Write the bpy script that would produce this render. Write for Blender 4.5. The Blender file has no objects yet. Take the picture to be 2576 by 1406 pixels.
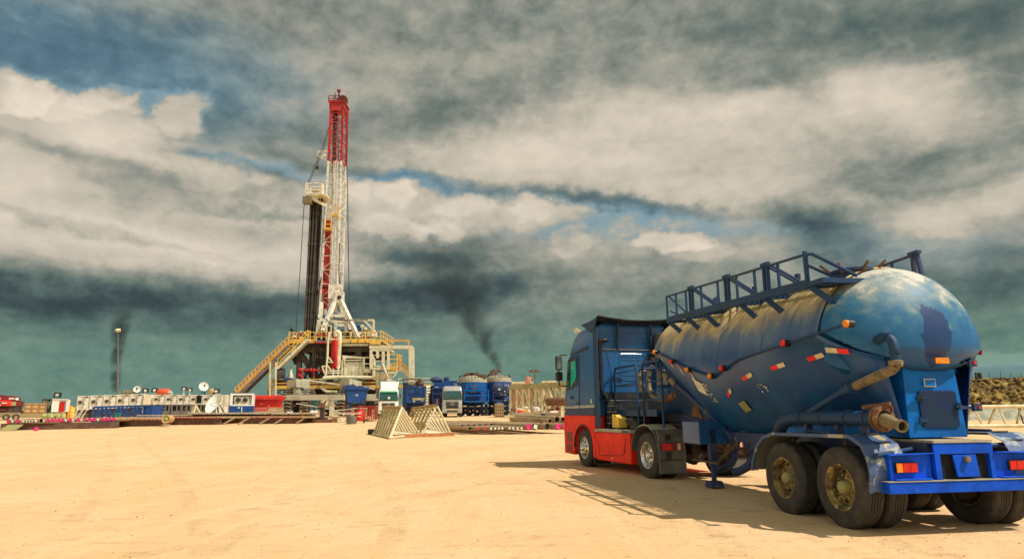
import bpy, bmesh, math, random
from math import sin, cos, pi, radians, atan2, asin, sqrt
from mathutils import Vector, Matrix

rnd = random.Random(11)
S = bpy.context.scene
COL = S.collection

# ------------------------------------------------------------------ camera
FPX, PITCH, ROLL, EYE = 1663.2, .19836, .00837, 1.5006     # measured from the truck's wheels (2576 px wide frame)
cam_d = bpy.data.cameras.new('camera')
cam = bpy.data.objects.new('camera', cam_d); COL.objects.link(cam)
cam_d.sensor_width = 36; cam_d.sensor_fit = 'HORIZONTAL'; cam_d.lens = FPX/2576*36
cam_d.clip_start = .1; cam_d.clip_end = 9000
_f = Vector((0, cos(PITCH), sin(PITCH))); _u0 = Vector((0, -sin(PITCH), cos(PITCH))); _r0 = Vector((1, 0, 0))
_r = _r0*cos(ROLL) - _u0*sin(ROLL); _u = _r0*sin(ROLL) + _u0*cos(ROLL)
cam.matrix_world = Matrix(((_r.x, _u.x, -_f.x, 0), (_r.y, _u.y, -_f.y, 0), (_r.z, _u.z, -_f.z, EYE), (0, 0, 0, 1)))
S.camera = cam
S.render.resolution_x = 1024; S.render.resolution_y = 558

def ray(x, y):
    d = _f*FPX + _r*(x-1288) + _u*(703-y)
    return d.normalized()
def U(x, y, Y):
    """world point seen at (x, y) of the photograph, standing Y metres out"""
    d = ray(x, y)
    return Vector((0, 0, EYE)) + d*(Y/d.y)
def gz(Y):
    """height of the ground Y metres out: flat pad, then a gentle rise"""
    if Y < 33: return 0.0
    if Y < 37: return .022*(Y-33)**2/8
    if Y < 83: return .022*(Y-35)
    if Y < 90: return .022*48 + .022*(Y-83)*(1-(Y-83)/14)
    return .022*48 + .022*3.5
def G(x, Y, dz=0.0):
    d = ray(x, 1045)
    return Vector((d.x/d.y*Y, Y, gz(Y)+dz))
def px(Y):
    """metres per photograph pixel at distance Y"""
    return Y/FPX/1.0

# ------------------------------------------------------------------ sun, world
SUNV = Vector((.67, -.27, 1.0)).normalized()
sun_d = bpy.data.lights.new('sun', 'SUN'); sun = bpy.data.objects.new('sun', sun_d); COL.objects.link(sun)
sun_d.energy = 4.4; sun_d.angle = radians(.5); sun_d.color = (1, .93, .80)
sun.rotation_euler = (-SUNV).to_track_quat('-Z', 'Y').to_euler()
sun.location = (0, 0, 60)
S.view_settings.view_transform = 'Standard'; S.view_settings.look = 'None'
S.view_settings.exposure = 0; S.view_settings.gamma = 1

def lin(c):
    if isinstance(c, str):
        c = c.lstrip('#'); c = tuple(int(c[i:i+2], 16) for i in (0, 2, 4))
    return tuple(((v/255)/12.92 if v/255 <= .04045 else ((v/255+.055)/1.055)**2.4) for v in c)

class NT:
    """small node-tree writer"""
    def __init__(s, tree): s.t = tree; s.n = tree.nodes; s.l = tree.links
    def new(s, typ, **kw):
        n = s.n.new(typ)
        for k, v in kw.items(): setattr(n, k, v)
        return n
    def put(s, sock, v):
        if v is None: return
        if hasattr(v, 'is_linked') or hasattr(v, 'links'): s.l.new(v, sock)
        else:
            if isinstance(v, (tuple, list)) and len(v) == 3 and sock.type == 'RGBA': v = (*v, 1)
            sock.default_value = v
    def math(s, op, a, b=None, c=None, clamp=False):
        n = s.new('ShaderNodeMath', operation=op, use_clamp=clamp)
        s.put(n.inputs[0], a); s.put(n.inputs[1], b); s.put(n.inputs[2], c); return n.outputs[0]
    def vmath(s, op, a, b=None, sc=None):
        n = s.new('ShaderNodeVectorMath', operation=op)
        s.put(n.inputs[0], a); s.put(n.inputs[1], b)
        if sc is not None: s.put(n.inputs[3], sc)
        return n.outputs['Value'] if op in ('LENGTH', 'DISTANCE', 'DOT_PRODUCT') else n.outputs[0]
    def noise(s, vec, scale, detail=4, rough=.55, dist=0, col=False):
        n = s.new('ShaderNodeTexNoise'); s.put(n.inputs['Vector'], vec)
        n.inputs['Scale'].default_value = scale; n.inputs['Detail'].default_value = detail
        n.inputs['Roughness'].default_value = rough; n.inputs['Distortion'].default_value = dist
        return n.outputs['Color' if col else 'Fac']
    def mapping(s, vec, loc=(0, 0, 0), rot=(0, 0, 0), sc=(1, 1, 1), typ='POINT'):
        n = s.new('ShaderNodeMapping', vector_type=typ); s.put(n.inputs['Vector'], vec)
        n.inputs['Location'].default_value = loc; n.inputs['Rotation'].default_value = rot; n.inputs['Scale'].default_value = sc
        return n.outputs[0]
    def mr(s, v, a, b, c=0, d=1, smooth=True):
        n = s.new('ShaderNodeMapRange', interpolation_type='SMOOTHSTEP' if smooth else 'LINEAR', clamp=True)
        s.put(n.inputs[0], v)
        for i, q in enumerate((a, b, c, d)): s.put(n.inputs[i+1], q)
        return n.outputs[0]
    def mix(s, f, a, b):
        n = s.new('ShaderNodeMix', data_type='RGBA'); s.put(n.inputs[0], f); s.put(n.inputs[6], a); s.put(n.inputs[7], b); return n.outputs[2]
    def ramp(s, f, stops):
        n = s.new('ShaderNodeValToRGB'); s.put(n.inputs[0], f); e = n.color_ramp.elements
        while len(e) < len(stops): e.new(.5)
        for q, (p, c) in zip(e, stops): q.position = p; q.color = (*c, 1)
        return n.outputs[0]
    def xyz(s, v):
        n = s.new('ShaderNodeSeparateXYZ'); s.put(n.inputs[0], v); return n.outputs
    def comb(s, x, y, z=0):
        n = s.new('ShaderNodeCombineXYZ'); s.put(n.inputs[0], x); s.put(n.inputs[1], y); s.put(n.inputs[2], z); return n.outputs[0]

# ---- the sky: Nishita air behind a procedural cloud deck laid out by azimuth and elevation
W = bpy.data.worlds.new('World'); S.world = W; W.use_nodes = True
W.node_tree.nodes.clear(); N = NT(W.node_tree)
out = N.new('ShaderNodeOutputWorld')
sky = N.new('ShaderNodeTexSky', sky_type='NISHITA'); sky.sun_disc = False
sky.sun_elevation = asin(SUNV.z); sky.sun_rotation = atan2(SUNV.x, SUNV.y)
sky.air_density = 1.3; sky.dust_density = 2; sky.ozone_density = 1.5
b1 = N.new('ShaderNodeBackground'); b1.inputs[1].default_value = .085; N.l.new(sky.outputs[0], b1.inputs[0])
tc = N.new('ShaderNodeTexCoord')
sx, sy, sz = N.xyz(tc.outputs['Generated'])
az = N.math('MULTIPLY', N.math('ARCTAN2', sx, sy), 5.7296)
el = N.math('MULTIPLY', N.math('ARCSINE', sz), 5.7296)
uv = N.comb(az, el)
def sky_at(x, y):
    d = ray(x, y); return degrees_az(d), math.degrees(asin(d.z))/10
def degrees_az(d): return math.degrees(atan2(d.x, d.y))/10
# perspective stretch: clouds flatten towards the horizon
elw = N.math('MULTIPLY', N.math('POWER', N.math('MAXIMUM', N.math('ADD', el, .25), .01), .62), 2.6)
st = N.comb(N.math('MULTIPLY', az, .75), N.math('MULTIPLY', elw, 1.55), 0)
warp = N.vmath('SUBTRACT', N.noise(N.mapping(st, sc=(.9, 1, 1)), 1.1, 5, .52, col=True), (.5, .5, .5))
warp2 = N.vmath('SUBTRACT', N.noise(uv, 5.0, 5, .58, col=True), (.5, .5, .5))
uvw = N.vmath('ADD', N.vmath('ADD', uv, N.vmath('MULTIPLY', warp, (.75, .38, 0))), N.vmath('MULTIPLY', warp2, (.26, .20, 0)))
def blob(x, y, rx, ry, ang, soft=1.0, src=None):
    a, e = sky_at(x, y); k = .0335/10*10
    k = .00335*10/10
    rx2, ry2 = rx*.0032, ry*.0032
    v = N.mapping(src or uvw, loc=(a, e, 0), rot=(0, 0, radians(ang)), sc=(rx2*1.5, ry2*1.5, 1), typ='TEXTURE')
    d = N.vmath('LENGTH', N.vmath('MULTIPLY', v, (1, 1, 0)))
    return N.mr(d, 1.0, 1.0-soft, 0, 1)
def acc(lst, base, src=None):
    s = base
    for (x, y, rx, ry, ang, w, soft) in lst:
        s = N.math('MULTIPLY_ADD', blob(x, y, rx, ry, ang, soft, src), w, s)
    return s
LUM = [  # x, y, radius x, radius y, angle, weight, softness
 (150, 120, 480, 130, 0, -0.24, 1), (640, 330, 260, 110, 0, -0.13, 1), (1080, 300, 330, 85, 14, -0.17, 1), (1380, 375, 540, 95, 4, 0.2, 1), (1620, 440, 460, 70, -6, 0.13, 1), (40, 232, 60, 34, 0, 0.18, 0.35),
 (118, 250, 60, 30, 0, 0.14, 0.35), (250, 240, 50, 26, 10, 0.14, 0.35), (330, 250, 40, 20, 10, 0.1, 0.4), (110, 300, 230, 75, 0, 0.12, 0.6), (290, 345, 150, 70, -20, 0.16, 0.6), (455, 290, 55, 45, 0, 0.26, 0.5),
 (40, 430, 150, 70, 0, 0.16, 0.8), (250, 560, 460, 75, -4, 0.17, 1), (620, 660, 620, 55, -2, 0.23, 1), (140, 650, 300, 50, -3, 0.14, 1), (760, 560, 260, 60, 0, 0.1, 1), (180, 392, 330, 22, -6, -0.17, 1),
 (560, 425, 230, 20, -4, -0.16, 1), (900, 432, 240, 22, -4, -0.14, 0.9), (1200, 475, 380, 30, -7, -0.22, 1), (1560, 520, 260, 22, -9, -0.22, 0.9), (270, 600, 340, 14, -5, -0.17, 1), (700, 548, 170, 15, -3, -0.18, 1),
 (2250, 60, 520, 70, -9, -0.2, 1), (2500, 180, 220, 110, -18, -0.18, 1), (1960, 190, 280, 45, -6, -0.16, 1), (1880, 290, 380, 85, -4, 0.16, 1), (2270, 225, 170, 80, -25, 0.2, 0.8), (2350, 400, 330, 32, 4, -0.18, 1),
 (2060, 550, 200, 45, -18, -0.24, 0.9), (2130, 640, 200, 70, -30, -0.18, 1), (2430, 520, 230, 38, 4, 0.22, 0.9), (1850, 490, 300, 40, -8, 0.14, 1), (2480, 720, 230, 80, 0, -0.1, 1), (2200, 470, 190, 22, -4, -0.1, 1),
 (960, 500, 110, 45, 0, 0.16, 0.5), (900, 490, 40, 22, 0, 0.12, 0.35), (1010, 495, 46, 22, 0, 0.12, 0.35), (1190, 520, 60, 24, 0, 0.1, 0.4), (1340, 530, 60, 26, 0, 0.12, 0.4), (1760, 640, 60, 26, 0, 0.12, 0.4),
 (1440, 620, 60, 30, 0, 0.1, 0.4), (540, 450, 80, 30, 0, 0.12, 0.4), (1250, 540, 240, 45, 0, 0.14, 0.7), (985, 570, 90, 26, 0, 0.18, 0.5), (1110, 575, 60, 24, 0, 0.2, 0.5), (1690, 615, 75, 26, 0, 0.26, 0.45),
 (330, 760, 760, 62, 0, -0.2, 1), (900, 740, 420, 50, 2, -0.15, 1), (120, 745, 300, 30, 0, -0.1, 1), (1110, 670, 260, 95, 0, -0.2, 1), (1010, 650, 150, 30, 0, -0.14, 0.9), (1150, 740, 150, 60, 0, -0.22, 1),
 (1320, 700, 160, 40, 0, -0.12, 1), (2500, 900, 260, 22, 0, 0.12, 0.9),
]
BLUE = [(150, 140, 560, 150, 0, .95, .9), (345, 280, 75, 55, 0, .95, .6), (720, 435, 230, 22, -3, .7, .9), (985, 455, 80, 26, 0, .8, .8),
 (1500, 570, 260, 60, -4, 1.1, .9), (1000, 470, 200, 40, 0, .7, .9), (1740, 580, 240, 36, -6, .8, 1), (1180, 480, 300, 26, -6, .45, 1), (2250, 620, 280, 70, -10, .35, 1), (2500, 935, 300, 25, 0, .55, 1), (480, 420, 130, 20, 0, .5, 1)]
elp = N.math('MULTIPLY', el, .2)
basel = N.ramp(elp, [(0, (.46,)*3), (.10, (.45,)*3), (.175, (.47,)*3), (.25, (.60,)*3), (.40, (.66,)*3), (.52, (.64,)*3), (.64, (.53,)*3), (.85, (.48,)*3)])
fb = N.math('SUBTRACT', N.noise(st, 1.5, 8, .50, .2), .5)
fb2 = N.math('SUBTRACT', N.noise(N.mapping(uv, sc=(1, 1.5, 1)), 3.4, 9, .56, .3), .5)
fb3 = N.math('SUBTRACT', N.noise(N.mapping(st, sc=(.6, 1.9, 1), rot=(0, 0, .09)), 2.2, 5, .5), .5)
sep = N.new('ShaderNodeSeparateColor'); N.l.new(basel, sep.inputs[0])
B = acc(LUM, sep.outputs[0])
amp = N.mr(el, .1, 1.1, .25, 1)
B = N.math('MULTIPLY_ADD', N.math('MULTIPLY', fb, amp), .30, B)
B = N.math('MULTIPLY_ADD', N.math('MULTIPLY', fb2, amp), .34, B)
B = N.math('MULTIPLY_ADD', N.math('MULTIPLY', fb3, amp), .12, B)
B = N.math('MULTIPLY_ADD', N.math('SUBTRACT', N.noise(N.mapping(uv, sc=(1, 1.4, 1)), 9, 7, .60, .3), .5), .15, B)
B = N.math('SUBTRACT', B, N.math('MULTIPLY', N.math('MAXIMUM', N.math('SUBTRACT', B, .72), 0), .35))
cloud = N.ramp(B, [(.10, lin((42, 50, 52))), (.25, lin((66, 80, 82))), (.36, lin((88, 104, 100))), (.46, lin((116, 125, 116))), (.56, lin((148, 150, 138))),
                   (.68, lin((182, 176, 160))), (.80, lin((212, 200, 182))), (.95, lin((238, 224, 204)))])
teal = N.ramp(B, [(.2, lin((56, 76, 76))), (.32, lin((76, 104, 98))), (.42, lin((96, 130, 118))), (.55, lin((126, 156, 142)))])
cloud = N.mix(N.mr(el, 1.15, .25, 0, 1), cloud, teal)
blu = N.math('MINIMUM', acc(BLUE, 0.0), 1)
blu = N.math('MULTIPLY', blu, N.mr(B, .56, .72, 1, 0))
bluec = N.ramp(B, [(.25, lin((62, 88, 104))), (.42, lin((84, 122, 140))), (.6, lin((128, 164, 176)))])
cloud = N.mix(N.math('MULTIPLY', blu, .85), cloud, bluec)
# away from the view the same deck carries on, brightened as unseen fill light
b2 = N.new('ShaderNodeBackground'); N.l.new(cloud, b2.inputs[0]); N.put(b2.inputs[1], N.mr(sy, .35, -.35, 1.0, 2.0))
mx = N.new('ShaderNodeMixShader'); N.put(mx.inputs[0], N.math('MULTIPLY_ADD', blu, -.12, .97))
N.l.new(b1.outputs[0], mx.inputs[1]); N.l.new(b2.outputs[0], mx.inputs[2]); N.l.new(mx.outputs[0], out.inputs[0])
W.cycles.sampling_method = 'MANUAL'; W.cycles.sample_map_resolution = 512

# ------------------------------------------------------------------ materials
MATS = {}
def mat(name, c, rough=.6, metal=0.0, c2=None, sc=3.0, lo=.45, hi=.65, bump=0.0, bsc=None, stretch=(1, 1, 1), spec=.5, c3=None, sc3=12, lo3=.6, hi3=.7, coat=0):
    if name in MATS: return MATS[name]
    m = bpy.data.materials.new(name); m.use_nodes = True; MATS[name] = m
    n = NT(m.node_tree); p = m.node_tree.nodes['Principled BSDF']
    c = lin(c) if isinstance(c, str) else c
    if c2 is None: c2 = tuple(v*.78 for v in c); 
    c2 = lin(c2) if isinstance(c2, str) else c2
    t = n.new('ShaderNodeTexCoord').outputs['Object']
    v = n.mapping(t, sc=stretch)
    f = n.mr(n.noise(v, sc, 6, .62), lo, hi)
    col = n.mix(f, c, c2)
    if c3 is not None:
        c3 = lin(c3) if isinstance(c3, str) else c3
        col = n.mix(n.mr(n.noise(v, sc3, 5, .6), lo3, hi3), col, c3)
    n.l.new(col, p.inputs['Base Color'])
    p.inputs['Metallic'].default_value = metal; p.inputs['Specular IOR Level'].default_value = spec
    n.put(p.inputs['Roughness'], n.math('MULTIPLY_ADD', f, .12, rough, clamp=True))
    if coat: p.inputs['Coat Weight'].default_value = coat; p.inputs['Coat Roughness'].default_value = .08
    if bump:
        b = n.new('ShaderNodeBump'); b.inputs['Strength'].default_value = bump; b.inputs['Distance'].default_value = .05
        n.l.new(n.noise(v, bsc or sc*6, 5, .6), b.inputs['Height']); n.l.new(b.outputs[0], p.inputs['Normal'])
    return m

# ------------------------------------------------------------------ mesh writer
_jr = random.Random(77)
class MB:
    def __init__(s): s.v = []; s.f = []; s.m = []; s.k = 0
    def add(s, vs, fs):
        o = len(s.v); s.v += [Vector(v) for v in vs]; s.f += [tuple(i+o for i in f) for f in fs]; s.m += [s.k]*len(fs); return s
    def box(s, c, d, rot=None):
        c = Vector(c); hx, hy, hz = d[0]/2, d[1]/2, d[2]/2
        vs = [Vector((x, y, z)) for x in (-hx, hx) for y in (-hy, hy) for z in (-hz, hz)]
        if rot is not None: vs = [rot @ v for v in vs]
        return s.add([c+v for v in vs], [(0, 1, 3, 2), (4, 6, 7, 5), (0, 4, 5, 1), (2, 3, 7, 6), (0, 2, 6, 4), (1, 5, 7, 3)])
    def bx(s, x0, x1, y0, y1, z0, z1): return s.box(((x0+x1)/2, (y0+y1)/2, (z0+z1)/2), (abs(x1-x0), abs(y1-y0), abs(z1-z0)))
    def bar(s, a, b, w=.1, h=None, up=(0, 0, 1)):
        a, b = Vector(a), Vector(b); h = (h or w)*(1+.03*_jr.random()); w = w*(1+.03*_jr.random()); d = (b-a)
        if d.length < 1e-6: return s
        d.normalize(); up = Vector(up)
        if abs(d.dot(up)) > .97: up = Vector((0, 1, 0))
        x = d.cross(up).normalized()*w/2; y = x.cross(d).normalized()*h/2
        return s.add([a-x-y, a+x-y, a+x+y, a-x+y, b-x-y, b+x-y, b+x+y, b-x+y], [(3, 2, 1, 0), (4, 5, 6, 7), (0, 1, 5, 4), (1, 2, 6, 5), (2, 3, 7, 6), (3, 0, 4, 7)])
    def tube(s, pts, r, n=8, cap=True):
        pts = [Vector(p) for p in pts]; rs = r if isinstance(r, (list, tuple)) else [r]*len(pts)
        t0 = (pts[1]-pts[0]).normalized(); up = Vector((0, 0, 1)) if abs(t0.z) < .9 else Vector((0, 1, 0))
        x = t0.cross(up).normalized(); vs = []
        for i, p in enumerate(pts):
            t = (pts[min(i+1, len(pts)-1)]-pts[max(i-1, 0)]).normalized()
            x = (x - t*x.dot(t)).normalized(); y = t.cross(x)
            vs += [p+(x*cos(2*pi*k/n)+y*sin(2*pi*k/n))*rs[i] for k in range(n)]
        fs = [(i*n+k, i*n+(k+1) % n, (i+1)*n+(k+1) % n, (i+1)*n+k) for i in range(len(pts)-1) for k in range(n)]
        if cap: fs += [tuple(range(n-1, -1, -1)), tuple((len(pts)-1)*n+k for k in range(n))]
        return s.add(vs, fs)
    def cyl(s, a, b, r, r2=None, n=16, cap=True): return s.tube([a, b], [r, r if r2 is None else r2], n, cap)
    def loft(s, rings, cap=True):
        n = len(rings[0]); vs = [p for q in rings for p in q]
        fs = [(i*n+k, i*n+(k+1) % n, (i+1)*n+(k+1) % n, (i+1)*n+k) for i in range(len(rings)-1) for k in range(n)]
        if cap: fs += [tuple(range(n-1, -1, -1)), tuple((len(rings)-1)*n+k for k in range(n))]
        return s.add(vs, fs)
    def lathe(s, prof, c, axis=(0, 1, 0), n=32, zig=None):
        """prof: (radius, distance along axis)"""
        c = Vector(c); a = Vector(axis).normalized(); up = Vector((0, 0, 1)) if abs(a.z) < .9 else Vector((1, 0, 0))
        x = a.cross(up).normalized(); y = a.cross(x); vs = []
        for j, (r, t) in enumerate(prof):
            for k in range(n):
                tt = t + (zig[j]*(1 if k % 4 < 2 else -1) if zig else 0)
                vs.append(c+a*tt+(x*cos(2*pi*k/n)+y*sin(2*pi*k/n))*r)
        fs = [(i*n+k, i*n+(k+1) % n, (i+1)*n+(k+1) % n, (i+1)*n+k) for i in range(len(prof)-1) for k in range(n)]
        return s.add(vs, fs)
    def prism(s, poly, off):
        """poly: planar 3-d outline; off: extrusion vector"""
        n = len(poly); poly = [Vector(p) for p in poly]; off = Vector(off)
        return s.add(poly+[p+off for p in poly], [tuple(range(n-1, -1, -1)), tuple(range(n, 2*n))]+[(i, (i+1) % n, (i+1) % n+n, i+n) for i in range(n)])
    def disc(s, c, axis, r, n=16, th=.01): a = Vector(axis).normalized(); return s.cyl(Vector(c), Vector(c)+a*th, r, None, n)
    def lump(s, c, d, seed=0, n=10, amt=.18):
        q = random.Random(seed); c = Vector(c); vs = []; m = n//2+1
        ph = [q.random()*6 for _ in range(6)]
        for i in range(m+1):
            for k in range(n):
                t = pi*i/m; a = 2*pi*k/n
                w = 1+amt*(sin(3*a+ph[0]+2*t)+.6*sin(5*a+ph[1]-3*t)+.6*sin(4*t+ph[2]))*sin(t)
                vs.append(c+Vector((d[0]/2*sin(t)*cos(a)*w, d[1]/2*sin(t)*sin(a)*w, d[2]/2*cos(t)*w)))
        return s.add(vs, [(i*n+k, i*n+(k+1) % n, (i+1)*n+(k+1) % n, (i+1)*n+k) for i in range(m) for k in range(n)])
    def rail(s, pts, h=1.1, step=1.8, r=.045, mids=1, kick=True):
        """handrail along floor points"""
        for a, b in zip(pts, pts[1:]):
            a, b = Vector(a), Vector(b); n = max(1, round((b-a).length/step))
            for i in range(n+1):
                p = a.lerp(b, i/n); s.bar(p, p+Vector((0, 0, h)), r*2)
            for j in range(1, mids+2):
                z = Vector((0, 0, h*j/(mids+1))); s.bar(a+z, b+z, r*2)
            if kick: s.bar(a+Vector((0, 0, .1)), b+Vector((0, 0, .1)), r, .2)
        return s
    def lattice(s, a0, a1, b0, b1, n, w=.08, cross=True, first=True):
        """bracing between two chords a0-a1 and b0-b1"""
        a0, a1, b0, b1 = map(Vector, (a0, a1, b0, b1))
        for i in range(n):
            p, q = a0.lerp(a1, i/n), b0.lerp(b1, i/n); p2, q2 = a0.lerp(a1, (i+1)/n), b0.lerp(b1, (i+1)/n)
            if first or i: s.bar(p, q, w)
            if cross: s.bar(p, q2, w*.8); s.bar(q, p2, w*.8)
            elif i % 2: s.bar(p, q2, w*.8)
            else: s.bar(q, p2, w*.8)
        return s
    def build(s, name, mats, parent=None, smooth=None, loc=None, bevel=0, kind=None):
        off = Vector((0, 0, 0))
        if parent is not None: off = OFF.get(parent.name, off)
        elif loc is not None: off = Vector(loc)
        me = bpy.data.meshes.new(name)
        me.from_pydata([tuple(v-off) for v in s.v], [], s.f)
        if not isinstance(mats, (list, tuple)): mats = [mats]
        for m in mats: me.materials.append(m)
        if len(mats) > 1: me.polygons.foreach_set('material_index', s.m)
        bm = bmesh.new(); bm.from_mesh(me); bmesh.ops.recalc_face_normals(bm, faces=bm.faces); bm.to_mesh(me); bm.free()
        if smooth is not None:
            me.shade_smooth(); me.set_sharp_from_angle(angle=radians(smooth))
        me.update()
        o = bpy.data.objects.new(name, me); COL.objects.link(o)
        if parent is not None: o.parent = parent
        elif loc is not None: o.location = loc
        OFF[o.name] = off
        if bevel:
            b = o.modifiers.new('bevel', 'BEVEL'); b.width = bevel; b.segments = 2; b.limit_method = 'ANGLE'; b.angle_limit = radians(40)
        if kind: o['kind'] = kind
        return o
OFF = {}
def tag(o, label, cat, group=None, kind=None):
    o['label'] = label; o['category'] = cat
    if group: o['group'] = group
    if kind: o['kind'] = kind
    return o
def thing(name, loc, label, cat, group=None, rotz=None):
    """Empty at a thing's base. With rotz its parts are written in the thing's own frame, else in world coordinates."""
    o = bpy.data.objects.new(name, None); COL.objects.link(o); o.location = loc; o.empty_display_size = .3
    if rotz is not None: o.rotation_euler = (0, 0, rotz); OFF[o.name] = Vector((0, 0, 0))
    else: OFF[o.name] = Vector(loc)
    return tag(o, label, cat, group)
def copy_tree(o, parent=None):
    c = o.copy(); COL.objects.link(c); c.parent = parent
    OFF[c.name] = OFF.get(o.name, Vector((0, 0, 0)))
    for ch in list(o.children): copy_tree(ch, c)
    return c
def text(name, body, size, org, right, up, m, parent, depth=.004):
    cu = bpy.data.curves.new(name, 'FONT'); cu.body = body; cu.size = size; cu.extrude = depth; cu.align_x = 'CENTER'; cu.align_y = 'CENTER'
    t = bpy.data.objects.new(name, cu); COL.objects.link(t)
    me = bpy.data.meshes.new_from_object(t); bpy.data.objects.remove(t)
    r, u = Vector(right).normalized(), Vector(up).normalized(); n = r.cross(u)
    off = OFF.get(parent.name, Vector((0, 0, 0)))
    org = Vector(org)
    for v in me.vertices: c = v.co.copy(); v.co = org + r*c.x + u*c.y + n*c.z - off
    me.materials.append(m); o = bpy.data.objects.new(name, me); COL.objects.link(o); o.parent = parent; OFF[o.name] = off
    return o
M_hatch = mat('hatch_navy', (.004, .022, .085), .55, c2=(.006, .03, .07), sc=3, spec=.3)
M_stripe = mat('dull_white_stripe', (.42, .42, .38), .5)
M_navy = mat('navy_paint', (.008, .042, .13), .5, c2=(.014, .05, .10), sc=2, spec=.35)
M_royal = mat('royal_blue_paint', (.001, .09, .74), .5, c2=(.002, .06, .48), sc=2.2, c3=(.10, .13, .2), sc3=5, lo3=.66, hi3=.76, spec=.2)
M_midblue = mat('mid_blue_paint', (.001, .15, .56), .5, c2=(.002, .09, .36), sc=1.6, spec=.2, c3=(.10, .14, .17), sc3=3, lo3=.6, hi3=.75)
M_darkblue = mat('dark_blue_steel', (.02, .04, .13), .55, c2=(.04, .05, .09), sc=4, c3=(.16, .12, .07), sc3=5, lo3=.6, hi3=.7)  # dark blue steel with sandy blotches
M_cabblue = mat('cab_blue_paint', (.008, .10, .28), .32, c2=(.012, .07, .23), sc=1.5, coat=.15)
M_farblue = mat('far_blue_paint', (.006, .065, .27), .5, c2=(.006, .04, .16), sc=1.2, c3=(.08, .11, .16), sc3=2.5, lo3=.62, hi3=.75)
M_farblue_dark = mat('far_dark_blue', (.006, .02, .09), .6, c2=(.01, .015, .04), sc=1)
M_red = mat('red_paint', (.90, .030, .010), .5, c2=(.75, .03, .012), sc=2, spec=.25)
M_darkred = mat('dark_red_paint', (.22, .012, .02), .5, c2=(.14, .01, .02), sc=1)
M_rigred = mat('rig_red_paint', (.52, .022, .02), .55, c2=(.27, .025, .02), sc=1.4, c3=(.45, .20, .12), sc3=2.5, lo3=.62, hi3=.7)
M_tankred = mat('mud_tank_red', (.72, .02, .012), .5, c2=(.5, .015, .012), sc=.5)
M_white = mat('white_paint', (.82, .78, .68), .5, c2=(.50, .43, .31), sc=1.6, c3=(.35, .22, .12), sc3=2.5, lo3=.66, hi3=.75)
M_cream = mat('cream_paint', (.80, .73, .53), .55, c2=(.60, .50, .31), sc=1.2, c3=(.25, .16, .08), sc3=3, lo3=.62, hi3=.72)
M_cabwhite = mat('clean_white_paint', (.87, .85, .80), .35, c2=(.78, .74, .66), sc=1, coat=.3)
M_yellow = mat('rail_yellow', (.90, .54, .07), .5, c2=(.75, .46, .10), sc=1, c3=(.5, .42, .22), sc3=1.5, lo3=.5, hi3=.62)
M_orange = mat('ramp_orange', (.85, .40, .05), .55, c2=(.68, .32, .06), sc=1)
M_rigdark = mat('rig_dark_steel', (.045, .032, .025), .65, c2=(.10, .07, .045), sc=.8)
M_black = mat('black_plastic', (.012, .012, .014), .45, c2=(.03, .028, .026), sc=4)
M_void = mat('dark_recess', (.008, .008, .009), .9)
M_rubber = mat('tyre_rubber', (.035, .031, .029), .75, c2=(.075, .062, .048), sc=5, c3=(.16, .12, .08), sc3=9, lo3=.62, hi3=.8, bump=.15, bsc=40)
M_rimdirty = mat('dusty_yellow_rim', (.24, .16, .045), .6, c2=(.06, .04, .025), sc=4, c3=(.48, .38, .14), sc3=7, lo3=.55, hi3=.65)
M_chrome = mat('bright_metal', (.75, .72, .68), .22, .9, c2=(.5, .48, .44), sc=8)
M_steel = mat('grey_steel', (.22, .21, .20), .45, .4, c2=(.12, .11, .10), sc=4)
M_grey = mat('grey_plastic', (.10, .098, .10), .6, c2=(.16, .145, .12), sc=3, bump=.05)
M_dustgrey = mat('dusty_fender_top', (.42, .37, .27), .7, c2=(.28, .25, .20), sc=3)
M_guardtop = mat('dull_guard_top', (.16, .16, .14), .7, c2=(.06, .08, .10), sc=3, c3=(.34, .28, .15), sc3=4, lo3=.58, hi3=.66)
M_peel = mat('peeling_fender_paint', (.05, .10, .24), .5, c2=(.34, .38, .40), sc=2.6, lo=.50, hi=.56, c3=(.42, .34, .18), sc3=3.3, lo3=.6, hi3=.63, bump=.15)
M_rust = mat('rusty_steel', (.20, .09, .045), .8, c2=(.11, .055, .03), sc=4, c3=(.35, .22, .12), sc3=6, lo3=.6, hi3=.7, bump=.1)
M_pipe = mat('casing_steel', (.40, .27, .14), .65, c2=(.24, .15, .08), sc=1.5, stretch=(1, 1, 1), c3=(.42, .31, .18), sc3=3, lo3=.58, hi3=.7)
M_pipedark = mat('drill_pipe_steel', (.030, .020, .014), .6, c2=(.06, .038, .024), sc=.8)
M_pink = mat('pink_end_cap', (.75, .02, .22), .5, c2=(.6, .04, .2), sc=6)
M_redcap = mat('red_end_cap', (.6, .07, .08), .5, c2=(.4, .05, .06), sc=6)
M_paper = mat('pale_end_cap', (.78, .74, .64), .7, c2=(.6, .55, .45), sc=9)
M_glass = mat('dark_teal_glass', (.01, .07, .07), .08, c2=(.015, .10, .09), sc=.6, spec=.8)
M_teal = mat('sky_teal_window', (.01, .42, .30), .15, c2=(.01, .36, .28), sc=1)  # sky seen through the cab, put into the pane's own colour
M_amber = mat('amber_lens', (.95, .28, .01), .25, c2=(.8, .2, .01), sc=20)
M_redlens = mat('red_lens', (.75, .01, .008), .25, c2=(.55, .01, .01), sc=20)
M_redrefl = mat('reflective_red', (.85, .015, .03), .4)
M_whiterefl = mat('reflective_cream', (.72, .62, .42), .5)
M_sack = mat('white_sack', (.72, .68, .62), .85, c2=(.55, .48, .40), sc=2, bump=.3)
M_tan = mat('tan_crate_wood', (.60, .36, .13), .7, c2=(.48, .28, .10), sc=1.5)
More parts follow.
